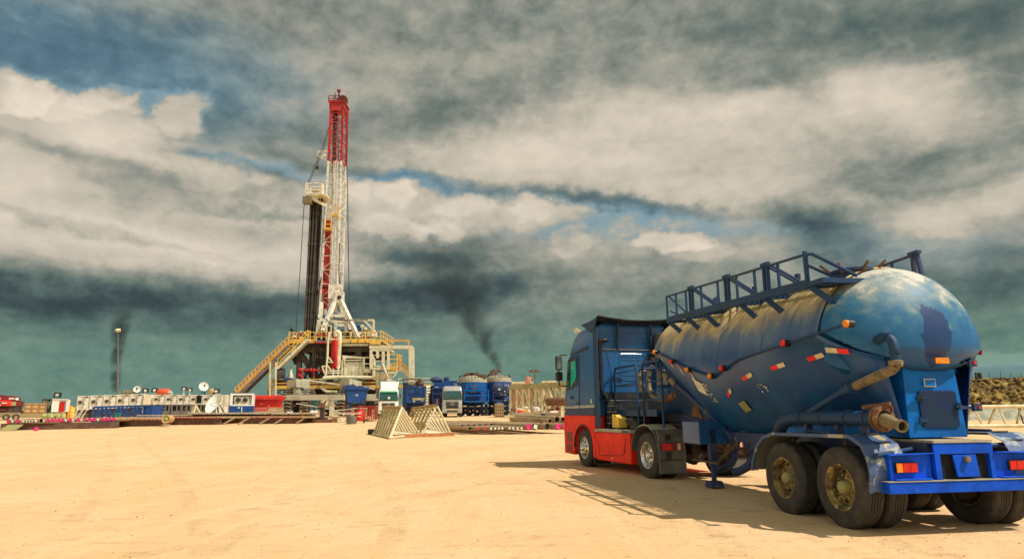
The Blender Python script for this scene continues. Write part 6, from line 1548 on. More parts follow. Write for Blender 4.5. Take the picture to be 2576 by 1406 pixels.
# ---------------- left-hand end: lorry, crate, container, booth, barrels, basket
def left_end():
    # dark red lorry, cropped by the frame
    Y = 84; t = thing('lorry', G(28, Y), 'dark red equipment lorry facing the yard at the very edge', 'lorry')
    def bxx(m, x0, y0, x1, y1, Ya, Yb_):
        a, b = U(x0, y0, Ya), U(x1, y1, Ya)
        if abs(b.z-gz(Ya)) < .5: b.z = gz(Ya)-.02
        return m.bx(a.x, b.x, Ya, Yb_, b.z, a.z)
    m = MB(); bxx(m, -14, 998, 48, 1007, Y+.5, Y+7); bxx(m, 10, 993.5, 28, 998, Y+1, Y+6); bxx(m, 33, 995, 47, 998, Y+1, Y+6); m.build('equipment_box', M_darkred, t, bevel=.04)
    m = MB(); bxx(m, -14, 1007.2, 28, 1021, Y, Y+2.5); m.build('front_cab', M_tankred, t, bevel=.06)
    m = MB(); bxx(m, 29, 1007.2, 52, 1021, Y+.3, Y+6); m.build('rear_box', M_darkred, t, bevel=.06)
    m = MB(); bxx(m, 31, 1010, 41, 1020, Y+.22, Y+.32); m.build('cab_window', M_olive, t)
    m = MB(); bxx(m, -12, 1009, 6, 1018, Y-.1, Y); m.build('windscreen', M_glass, t)
    m = MB(); bxx(m, -14, 1021.3, 50, 1037, Y+.4, Y+5); m.build('lower_chassis', M_rigdark, t)
    m = MB(); bxx(m, -14, 1029, 14, 1033, Y-.2, Y+.3); m.build('bumper', M_darkred, t)
    for x in (-2, 22, 42):
        m = MB(); a = G(x, Y+.3); m.lathe([(.2, 0), (.33, 0), (.38, .06), (.38, .3), (.2, .3)], a+Vector((0, .0, .38)), (0, 1, 0), 20); m.build('tyre', M_rubber, t, smooth=40)
    for (x0, y0, x1, y1) in ((30.5, 1000.5, 41.5, 1004), (9, 1012.5, 18.5, 1015), (-2, 1012, 4, 1016), (-2, 1018, 6, 1020)):
        m = MB(); bxx(m, x0, y0, x1, y1, Y-.12 if x1 < 20 and y0 > 1007 else Y+.44, Y+.5); m.build('white_lettering_panel', M_paper, t)
    for x in (6, 44): m = MB(); m.lump(U(x, 1003.5, Y+.2), (.4, .2, .3), x); m.build('work_lamp', M_cabwhite, t)
    # dark low machine, orange crate, big tan crates
    Y = 86
    t = thing('low_machine', G(66, Y), 'dark low machine with rusty sides behind the red lorry', 'machine'); m = MB(); bxx(m, 53, 1015.5, 72, 1031, Y+2, Y+4); m.build('machine_body', M_rust, t); m = MB(); bxx(m, 55, 1014.2, 71, 1019.5, Y+1.9, Y+4.1); m.build('machine_hood', M_black, t)
    for (nm, x0, y0, x1, y1, lab) in (('wooden_crate', 56, 1033, 69.5, 1039.5, 'small tan crate beside the large tan crate'), ('wooden_crate', 69.5, 1014.5, 110, 1040, 'large tan plank-sided crate beside the teal container')):
        t = thing(nm, G((x0+x1)/2, Y), lab, 'crate'); m = MB(); bxx(m, x0, y0, x1, y1, Y, Y+2); m.build('crate_body', M_tan, t)
        a, b = U(x0, y0, Y), U(x1, y1, Y); m = MB(); H = a.z-b.z
        for k in range(3): m.bx(a.x-.02, b.x+.02, Y-.05, Y, b.z+H*(.08+.38*k), b.z+H*(.17+.38*k))
        for k in range(4): xx = a.x+(b.x-a.x)*k/3; m.bx(xx-.07, xx+.07, Y-.09, Y-.05, b.z, a.z)
        m.build('crate_planks', M_wood, t)
    m = MB(); a = G(115, 84.5)
    for k in range(6): m.lump(a+Vector((.45*k-.2, .3*(k % 2), .4)), (.6, .6, .8), k, 8)
    tag(m.build('sack_heap', M_green_sack, None, smooth=40, loc=a), 'low heap of greenish sacks below the teal container lettering', 'sacks')
    # teal container with stencilled characters
    Y = 88; t = thing('teal_container', G(122, Y), 'dark teal container with large pale stencilled letters', 'container'); m = MB(); bxx(m, 110.5, 1004.5, 138, 1038, Y, Y+5); m.build('container_body', M_tealbox, t)
    m = MB(); bxx(m, 104, 1003.0, 140, 1004.4, Y-.4, Y+5.2); m.build('container_roof', M_rigdark, t)
    for (s_, x, y, sz) in (('K', 115.5, 1012, .62), ('oQ', 127, 1012, .62), ('S', 114.5, 1021, .62), ('7L', 127, 1021, .62)):
        text('stencil', s_, sz*1.25, U(x, y, Y-.02), (1, 0, 0), (0, 0, 1), M_cabwhite, t)
    # white booth with its red open door
    Y = 88; t = thing('guard_booth', G(153, Y), 'white booth with an open red door and dark inside', 'booth')
    m = MB(); bxx(m, 136.5, 1005, 149.5, 1036, Y, Y+2.6); a, b = U(136, 1003.8, Y), U(169.5, 1005, Y); m.bx(a.x, b.x, Y-.1, Y+2.8, b.z, a.z); bxx(m, 166, 1005, 168.5, 1035.5, Y, Y+2.6); bxx(m, 149.5, 1034.5, 166, 1036, Y, Y+2.6); bxx(m, 149.5, 1005, 166, 1008, Y, Y+.3); bxx(m, 149.5, 1005, 166, 1034.5, Y+2.4, Y+2.6); m.build('booth_shell', M_cabwhite, t)
    m = MB(); bxx(m, 149.6, 1008.2, 165.9, 1034, Y+1.2, Y+1.3); m.build('booth_inside', M_void, t)
    m = MB(); a, b = U(150, 1010, Y-.1), U(158.5, 1036, Y-.1); m.prism([(a.x, Y-.05, b.z), (b.x, Y-.6, b.z), (b.x, Y-.6, a.z), (a.x, Y-.05, a.z)], (.03, .05, 0)); m.build('red_door', M_tankred, t)
    # barrels
    Y = 90
    for (x, y0, y1, mt, lab) in ((171.5, 1021, 1035, M_rust, 'rusty barrel beside the guard booth'), (176.5, 1020, 1035, M_orange, 'orange-brown barrel, middle of the three by the booth'), (183, 1023, 1036, M_yellow, 'yellow barrel with a dark cap nearest the cabins')):
        a, b = U(x, y0, Y), U(x, y1, Y); t = thing('oil_barrel', (a.x, Y, gz(Y)), lab, 'barrel'); r = .30; m = MB(); H = a.z-gz(Y); m.lathe([(0, 0), (r, 0), (r*1.04, .02), (r, .05), (r, H*.33), (r*1.05, H*.35), (r, H*.37), (r, H*.63), (r*1.05, H*.65), (r, H*.67), (r, H-.04), (r*1.04, H-.02), (r*.95, H), (0, H-.02)], (a.x, Y, gz(Y)), (0, 0, 1), 18); m.build('barrel_body', mt, t, smooth=40); m = MB(); m.cyl((a.x+.08, Y, gz(Y)+H), (a.x+.08, Y, gz(Y)+H+.12), .06, n=8); m.build('bung', M_black, t)
    # open blue basket with gear inside
    Y = 70; t = thing('cargo_basket', G(308, Y), 'long open blue lattice basket loaded with mixed gear', 'basket')
    a0, a1 = U(236, 1044.5, Y), U(382, 1039, Y+1.0); top0, top1 = U(236, 1023.5, Y), U(382, 1019.5, Y+1.0); D = Vector((-.9, 2.2, 0))
    a0.z = gz(Y)+.04; a1.z = gz(Y+1)+.04
    m = MB()
    for o in (Vector((0, 0, 0)), D):
        m.bar(a0+o, a1+o, .14, .22); m.bar(top0+o, top1+o, .12, .16)
        for k in range(8):
            p, q_ = a0.lerp(a1, k/7)+o, top0.lerp(top1, k/7)+o; m.bar(p, q_, .16 if k in (0, 7) else .10)
            if k < 7: p2, q2 = a0.lerp(a1, (k+1)/7)+o, top0.lerp(top1, (k+1)/7)+o; m.bar(*((p, q2) if k % 2 == 0 else (q_, p2)), .10)
    for k in range(8): m.bar(a0.lerp(a1, k/7), a0.lerp(a1, k/7)+D, .1)
    m.build('basket_frame', M_farblue, t)
    m = MB(); m.bx(a1.x-.9, a1.x+.05, Y+.95, Y+3.1, a1.z, top1.z+.02); m.build('basket_bulkhead', M_farblue, t)
    m = MB(); m.bar(a0.lerp(a1, .0)+D*.5+Vector((0, 0, .02)), a0.lerp(a1, .93)+D*.5+Vector((0, 0, .02)), 1.9, .06); m.build('basket_floor', M_rigdark, t)
    cg = [('green_box', M_green, .37), ('red_bag', M_darkred, .17), ('red_bag', M_redcap, .30), ('red_bag', M_rigred, .43), ('wire_coil', M_rust, .53), ('wire_coil', M_hose, .62), ('grey_case', M_steel, .10), ('grey_case', M_cream, .14), ('wire_coil', M_rust, .72), ('grey_case', M_hose, .85), ('red_bag', M_darkred, .25)]
    labs = ['green box standing tall in the blue basket', 'dark red bag near the front post of the blue basket', 'pinkish bag in the blue basket, in front of the green box', 'bright red bag beyond the green box in the basket', 'rusty coil in the middle of the blue basket', 'sandy coil just past the middle of the basket', 'grey case at the booth end of the blue basket', 'cream case against the second basket post', 'brown coil in the far half of the basket', 'sandy case beside the solid blue end of the basket', 'dark red bag beside the pinkish one in the basket']
    for i, (nm, mt, u) in enumerate(cg):
        p = a0.lerp(a1, u)+D*.45; m = MB(); hh = .95 if nm == 'green_box' else .55
        if nm in ('green_box', 'grey_case'): m.box(p+Vector((0, 0, hh/2+.06)), (.42, .6, hh), Matrix.Rotation(.2*i, 3, 'Z'))
        else: m.lump(p+Vector((0, 0, hh/2+.05)), (.75, .8, hh), i, 10, .22)
        tag(m.build(nm, mt, None, smooth=35, loc=p), labs[i], nm.split('_')[1])
M_green_sack = mat('greenish_sack', (.38, .42, .16), .8, c2=(.5, .38, .18), sc=2)
left_end()

# ---------------- triangular pipe racks
def a_rack(L0, L1, B0, B1, T0, T1, n, dia, label, end_mat, slat_mat, knob=None):
    t = thing('pipe_rack', (L0.x, L0.y, gz(L0.y)), label, 'pipe rack')
    m = MB(); m.tube([L0, L1], dia*.62, 10); m.build('base_pipe', end_mat, t, smooth=50)
    m = MB(); m.tube([B0, B1], dia*.62, 10); m.build('base_pipe', end_mat, t, smooth=50)
    m = MB(); m.tube([T0, T1], dia*.7, 10); m.build('ridge_pipe', M_rackrust, t, smooth=50)
    for k in range(n):
        f = k/(n-1)
        m = MB(); m.tube([L0.lerp(L1, f), T0.lerp(T1, f)], dia*.5, 8); m.build('left_slat', slat_mat if k else M_rackcream, t, smooth=50)
        m = MB(); m.tube([B0.lerp(B1, f), T0.lerp(T1, f)], dia*.5, 8); m.build('right_slat', M_rackcream, t, smooth=50)
        m = MB(); m.tube([L0.lerp(L1, f), B0.lerp(B1, f)], dia*.45, 8); m.build('floor_slat', M_rackcream, t, smooth=50)
    for p in (L0, B0, L1, B1):
        m = MB(); m.lump(p, (dia*1.6, dia*1.6, dia*1.6), 1, 8, .05); m.build('corner_knuckle', M_rackcream, t, smooth=50)
    return t
M_rackrust = mat('rack_ridge_rust', (.34, .15, .06), .7, c2=(.45, .33, .14), sc=2.2, lo=.45, hi=.6)
def G4(x, y, Y, z=None):
    p = U(*Z4(x, y), Y)
    if z is not None: p.z = gz(Y)+z
    return p
a_rack(G4(585, 1190, 38.6, .08), G4(310, 1085, 42.4, .08), G4(1075, 1118, 41.2, .10), G4(700, 1015, 45, .10), G4(785, 705, 39.9), G4(475, 692, 43.7), 8, .13, 'triangular tube rack nearest the far pipes, ridge rusty, with a black block at its foot', M_rackpipe, M_rackpipe)
a_rack(G4(1130, 1110, 41.2, .10), G4(830, 1010, 45.5, .10), G4(1605, 1105, 42.0, .10), G4(1290, 1010, 46, .10), G4(1375, 668, 41.6), G4(965, 722, 45.7), 7, .13, 'triangular tube rack touching the thick casing, with a rusty spike on its ridge', M_rackpipe, M_rackpipe)
for (x0, yb, lab) in ((383, 1038, 'small white slat rack beside the solid end of the blue basket'), (479, 1036, 'small white slat rack leaning before the longer cabin row')):
    Yr = 82; a_rack(G(x0+6, Yr, .1), G(x0+1, Yr+3, .1), G(x0+32, Yr+.8, .1), G(x0+27, Yr+3.6, .1), U(x0+(4 if x0 < 400 else 14), 1019, Yr+.4), U(x0+(-1 if x0 < 400 else 8), 1019, Yr+3.2), 6, .17, lab, M_rackcream, M_rackcream)
m = MB(); m.tube([G4(1378, 680, 41.5), G4(1375, 560, 41.5)], .055, 8); o = m.build('rack_spike', M_rust, bpy.data.objects['pipe_rack.001'], smooth=50)
m = MB(); a = G4(275, 1095, 43.5, 0); m.box(a+Vector((0, 0, .17)), (.42, .5, .34)); tag(m.build('timber_block', M_black, None, loc=a), 'black block at the foot of the nearer tube rack', 'block')
m = MB(); a, b = G4(640, 1185, 39.6, .10), G4(1670, 1130, 41.3, .10); m.bar(a, b, .2, .2); tag(m.build('sill_timber', M_orangesill, None, loc=a), 'long orange-brown timber on the sand before both tube racks', 'timber')
# ================================================================== vehicles and plant at the foot of the rig
def zbx(m, x0, y0, x1, y1, Ya, Yb_):
    a, b = U(x0, y0, Ya), U(x1, y1, Ya)
    if 0 < b.z-gz(Ya) < .45 and y1 > 1028: b.z = gz(Ya)
    return m.bx(a.x, b.x, Ya, Yb_, b.z, a.z)

def mud_gear():
    # blue and white generator with two round fans
    Y = 80; t = thing('generator', G(609, Y), 'white and blue generator with two round fans in front of the ramp', 'generator')
    m = MB(); zbx(m, 580, 1020.5, 635, 1036.5, Y-.04, Y+4); m.build('blue_base', M_farblue, t)
    m = MB(); zbx(m, 598, 1024, 603.5, 1026.5, Y-.1, Y); zbx(m, 607, 1023.5, 608, 1036, Y-.1, Y); m.build('base_latch', M_cabwhite, t)
    m = MB(); zbx(m, 582, 989.5, 637, 993.5, Y-.05, Y+4); zbx(m, 582, 993.5, 586, 1020.3, Y-.05, Y+.2); zbx(m, 632, 993.5, 636.5, 1020.3, Y-.05, Y+4); zbx(m, 586, 1017.5, 632, 1020.3, Y-.05, Y+.2); m.build('white_frame', M_cabwhite, t)
    m = MB(); zbx(m, 586, 993.5, 632, 1017.5, Y+.3, Y+3.8); m.build('inner_wall', M_rust, t)
    m = MB(); zbx(m, 592.5, 996.5, 606, 1017.4, Y+.1, Y+.3); zbx(m, 608.5, 996.5, 624, 1017.4, Y+.1, Y+.3); m.build('fan_panel', M_cream, t)
    for x in (600.5, 617):
        c = U(x, 1005.5, Y+.05); r = 8.3*px(Y)*.75
        m = MB(); m.lathe([(r, 0), (r, -.10), (r*.88, -.12), (r*.85, 0)], c, (0, 1, 0), 28); m.lathe([(r*.45, -.1), (r*.38, -.12), (r*.33, -.1)], c, (0, 1, 0), 20)
        for k in range(10): a = 2*pi*k/10; m.bar(c+Vector((cos(a)*r*.4, -.1, sin(a)*r*.4)), c+Vector((cos(a)*r*.9, -.1, sin(a)*r*.9)), .035)
        f = m.build('round_fan', M_steel, t, smooth=40); m = MB(); m.disc(c, (0, 1, 0), r*.86, 24, .02); m.build('fan_opening', M_void, f)
    m = MB()
    for k in range(3):
        for j in range(4): zbx(m, 625.5+2.2*k, 997+5*j, 627.1+2.2*k, 1001+5*j, Y+.2, Y+.3)
    m.build('louvre_panel', M_cabwhite, t); m = MB(); zbx(m, 596, 986.5, 632, 989.4, Y+1, Y+3); m.build('roof_exhaust', M_rigdark, t)
    # red mud tank
    Y = 86; t = thing('mud_tank', G(670, Y), 'long bright red tank behind the generator', 'tank')
    m = MB(); zbx(m, 636, 994.5, 712, 1006, Y, Y+6); zbx(m, 636, 1006, 708, 1023.5, Y+.3, Y+5.6); m.build('tank_body', M_tankred, t, bevel=.08)
    m = MB(); zbx(m, 636, 1001.5, 712, 1003.5, Y-.12, Y); zbx(m, 655, 1012, 662, 1019, Y+.05, Y+.3); zbx(m, 637, 1008.5, 700, 1009.5, Y+.15, Y+.3)
    for x in (642, 660, 676, 692): zbx(m, x, 1006.5, x+1.2, 1023, Y+.16, Y+.3)
    m.build('tank_ribs', M_rigred, t)
    m = MB(); zbx(m, 636, 1024, 700, 1035, Y+.6, Y+5); m.build('tank_skid', M_cream, t)
    m = MB(); m.tube([U(640, 1030, Y-.1), U(670, 1030, Y-.1), U(674, 1026, Y-.1), U(674, 1018, Y-.1)], .15, 8); m.build('tank_pipe', M_redcap, t, smooth=50)
mud_gear()

def bags():
    spec = [('big_bag', 729, 1026, 12.5, 17, 78, M_sack, 'tall white bulk bag in front of the giant tyres'), ('big_bag', 750, 1031, 14, 9, 78.5, M_sack, 'flat slumped white bag beside the tall bulk bag'), ('big_bag', 771, 1030, 14, 12, 78, M_sack, 'white slumped bag with a brown box at its foot'), ('big_bag', 790, 1025, 13, 19, 79.5, M_sack, 'white bulk bag standing behind the brown T-shaped stand')]
    for i, (n, x, y, w, h, Y, mt, lab) in enumerate(spec):
        c = U(x, y, Y); s = px(Y); m = MB(); w_, h_ = w*s*.98*1.55, h*s; c.z = gz(Y)+h_*.5
        if h > 14:
            rg = []
            for (f, sc) in ((0, .92), (.05, 1.0), (.5, 1.06), (.85, .96), (.96, .7), (1.0, .4)):
                rg.append([Vector((c.x+w_/2*sc*(abs(cos(a))**.6*(1 if cos(a) > 0 else -1))*(1+.03*sin(5*a+i)), c.y+w_/2*sc*(abs(sin(a))**.6*(1 if sin(a) > 0 else -1)), gz(Y)+h_*f+.04*sin(3*a+i))) for a in [2*pi*k/20 for k in range(20)]])
            m.loft(rg)
            for k in range(4): a = pi/4+pi/2*k; p = Vector((c.x+cos(a)*w_*.45, c.y+sin(a)*w_*.45, gz(Y)+h_*.9)); m.tube([p, p+Vector((0, 0, .22)), p+Vector((-cos(a)*.35, -sin(a)*.35, .08))], .03, 5)
        else: m.lump(c, (w_*1.1, w_*.9, h_*1.1), i, 14, .16)
        tag(m.build(n, mt, None, smooth=50, loc=(c.x, c.y, gz(Y))), lab, 'bag')
    Y = 76; m = MB(); a = G(773, Y); m.box(a+Vector((0, 0, .2)), (.6, .5, .4)); tag(m.build('small_carton', M_tan, None, loc=a), 'small tan carton at the foot of the slumped white bag', 'carton')
    # T stand
    Y = 66; t = thing('pipe_stand', G(810, Y), 'rust-brown double post stand on a wide foot, beside the pipe rows', 'stand')
    m = MB(); a, b = G(787, Y), G(835, Y); m.bx(a.x, b.x, Y, Y+.5, gz(Y)+.0, gz(Y)+.32); m.bx(a.x+.1, b.x-.6, Y+.5, Y+.9, gz(Y)+.15, gz(Y)+.5); m.build('stand_foot', M_rust, t)
    for x in (807.5, 812.5): m = MB(); c, d = G(x, Y+.2), U(x, 1022, Y+.2); m.bx(c.x-.1, c.x+.1, Y+.1, Y+.35, c.z+.3, d.z); m.build('stand_post', M_rigdark, t)
    m = MB(); m.box(U(810, 1019, Y+.2), (.6, .4, .45)); m.bar(U(811, 1018, Y+.2), U(821, 1008, Y+.2), .14); m.bar(U(808, 1014, Y+.2), U(796, 1017, Y+.2), .12); m.build('stand_head', M_rust, t)
    # posts with tape
    Y = 72
    for i, (x, yb, yt, mt, lab) in enumerate(((770, 1038, 1014, M_rigdark, 'thin dark post among the white bags'), (762, 1036, 1021, M_rigdark, 'short dark post left of the brown stand'), (830, 1050, 1021, M_cream, 'cream post nearest the brown stand'), (836, 1050, 1024, M_cream, 'second cream post past the brown stand'), (863, 1050, 1020, M_rust, 'leaning rusty post in front of the barrier'), (944, 1050, 1020, M_rust, 'rusty post beside the fire extinguisher'), (948.5, 1049, 1021, M_rust, 'rusty post at the front white truck, doubled'), )):
        Yp = 2.27/((yb-1037)/FPX+.022) if yb > 1038 else 76; Yp = min(76, Yp); a = G(x, Yp); b = U(x+(2 if i == 4 else .3), yt, Yp); m = MB(); m.bar(a, b, .10, .10); m.box(a+Vector((0, 0, .06)), (.35, .35, .12)); tag(m.build('barrier_post', mt, None, loc=a), lab, 'post')
    m = MB(); m.tube([U(745, 1015, 74), U(790, 1022, 73), U(836, 1030, 68), U(865, 1043, 66)], .05, 6); tag(m.build('barrier_tape', M_white, None, loc=U(745, 1015, 74)), 'sagging pale barrier tape crossing in front of the bags', 'tape')
    m = MB(); m.tube([U(840, 1033, 68), U(865, 1031, 68), U(895, 1027, 68), U(925, 1027, 68)], .05, 6); tag(m.build('barrier_bar', M_cream, None, loc=U(840, 1033, 68)), 'long pale bar resting on the posts before the skip', 'bar')
    # red barriers
    Y = 68
    for i, (x0, x1, lab) in enumerate(((897, 918, 'tall red railing panel below the blue skip'), (918, 946, 'red railing panel behind the fire extinguisher'))):
        t = thing('red_railing', G((x0+x1)/2, Y), lab, 'railing'); m = MB(); a, b = G(x0, Y), G(x1, Y); zt_ = U(x0, 1022, Y).z-a.z; m.rail([a, b], zt_, (b-a).length/(3+i*2), .045, 0, False); m.bar(a+Vector((0, 0, .55)), b+Vector((0, 0, .55)), .09)
        m.build('railing_bars', M_rigred, t)
    for i, (x0, x1, y, lab) in enumerate(((868, 915, 1037, 'long low reddish rail before the concrete bits'), (840, 900, 1040, 'pale low rail near the grey pot'))):
        m = MB(); a, b = U(x0, y, 67), U(x1, y, 67); m.bar(a, b, .12); 
        for p in (a, b): m.bar((p.x, 67, gz(67)), p, .09)
        tag(m.build('low_rail', (M_redcap, M_cream)[i], None, loc=(a.x, 67, gz(67))), lab, 'rail')
    # wheeled extinguisher
    Y = 64; t = thing('fire_extinguisher', G(906, Y), 'big red wheeled fire extinguisher with a white label', 'fire extinguisher')
    c = G(906, Y); m = MB(); m.lathe([(0, .18), (.27, .22), (.31, .34), (.31, 1.0), (.22, 1.16), (.08, 1.22), (.07, 1.34), (0, 1.36)], c, (0, 0, 1), 20); m.build('cylinder', M_tankred, t, smooth=40)
    m = MB(); m.box(c+Vector((0, -.32, .92)), (.36, .04, .16)); m.box(c+Vector((0, -.32, .62)), (.30, .03, .08)); m.build('label', M_paper, t)
    m = MB(); m.tube([c+Vector((-.34, .1, .1)), c+Vector((-.32, .1, 1.2)), c+Vector((-.1, 0, 1.5)), c+Vector((.1, 0, 1.5)), c+Vector((.32, .1, 1.2)), c+Vector((.34, .1, .1))], .035, 6); m.build('cart_handle', M_rigred, t, smooth=50)
    for s_ in (-1, 1): m = MB(); m.cyl(c+Vector((s_*.33, 0, .18)), c+Vector((s_*.43, 0, .18)), .18, n=14); m.build('wheel', M_black, t, smooth=40)
    # grey pot and concrete bits
    m = MB(); c = G(884, 62); m.lathe([(.42, 0), (.46, .4), (.46, .72), (.36, .72), (.34, .5), (0, .5)], c, (0, 0, 1), 18); tag(m.build('grey_pot', M_potgrey, None, smooth=40, loc=c), 'round grey pot on the sand before the red railing', 'pot')
    for i, (x, Y, w, h, lab) in enumerate(((853, 67, 1.2, .5, 'pale concrete block beside the leaning rusty post'), (868, 67, 1.5, .45, 'tan concrete block behind the low reddish rail'), (880, 69, 1.0, .6, 'pale concrete block behind the grey pot'), (893, 68, .8, .4, 'small concrete block below the red railing'), (930, 68, .7, .3, 'small concrete block right beyond the extinguisher'))):
        m = MB(); c = G(x, Y); m.box(c+Vector((0, 0, h/2)), (w, .7, h), Matrix.Rotation(.2*i, 3, 'Z')); tag(m.build('concrete_block', M_rackcream if i % 2 else M_wood, None, loc=c, bevel=.04), lab, 'block')
M_potgrey = mat('grey_pot', (.16, .15, .12), .8)
bags()

def skip():
    Y = 82; t = thing('blue_skip', G(895, Y), 'blue skip with a small white mark, raised on legs', 'skip')
    a, b = U(869, 980, Y), U(924, 980, Y); zb_ = U(895, 1013.5, Y).z; W_ = b.x-a.x
    prof = lambda Y_: [Vector((a.x, Y_, a.z)), Vector((b.x, Y_, a.z)), Vector((b.x-.10*W_*.5, Y_, zb_+.75)), Vector((b.x-.12*W_, Y_, zb_+.12)), Vector((b.x-.2*W_, Y_, zb_)), Vector((a.x+.22*W_, Y_, zb_)), Vector((a.x+.13*W_, Y_, zb_+.12)), Vector((a.x+.09*W_, Y_, zb_+.7))]
    m = MB(); m.loft([prof(Y), prof(Y+3.6)]); sb = m.build('skip_body', M_farblue, t, bevel=.05)
    m = MB(); m.bx(a.x-.15, b.x+.15, Y-.12, Y+3.7, a.z, a.z+.28); m.build('skip_rim', M_farblue, t)
    m = MB(); m.prism([(a.x+.06*W_, Y-.02, a.z-.02), (a.x-.04*W_, Y+.6, a.z-.02), (a.x+.03*W_, Y+.6, zb_+.3), (a.x+.10*W_, Y-.02, zb_+.6)], (0, 2.6, 0)); m.build('side_fin', M_farblue_dark, t)
    text('white_mark', 'M', .42, U(897.5, 994.5, Y-.06), (1, 0, 0), (0, 0, 1), M_cabwhite, sb)
    for x in (880, 905): m = MB(); p = U(x, 1013, Y+.6); m.bx(p.x, p.x+.35, Y+.5, Y+.9, gz(Y), p.z+.3); m.build('skip_leg', M_farblue, t)
    m = MB(); m.lump(U(888, 974, Y+1.5), (1.8, 1.6, .7), 4); m.tube([U(892, 974, Y+1), U(893, 966, Y+1), U(896, 972, Y+1)], .12, 6); m.lump(U(905, 976, Y+1.5), (1.4, 1.5, .5), 7); m.lump(U(914, 975, Y+1.5), (1.2, 1.2, .5), 9); m.build('skip_contents', M_darkblue, t, smooth=40)
skip()

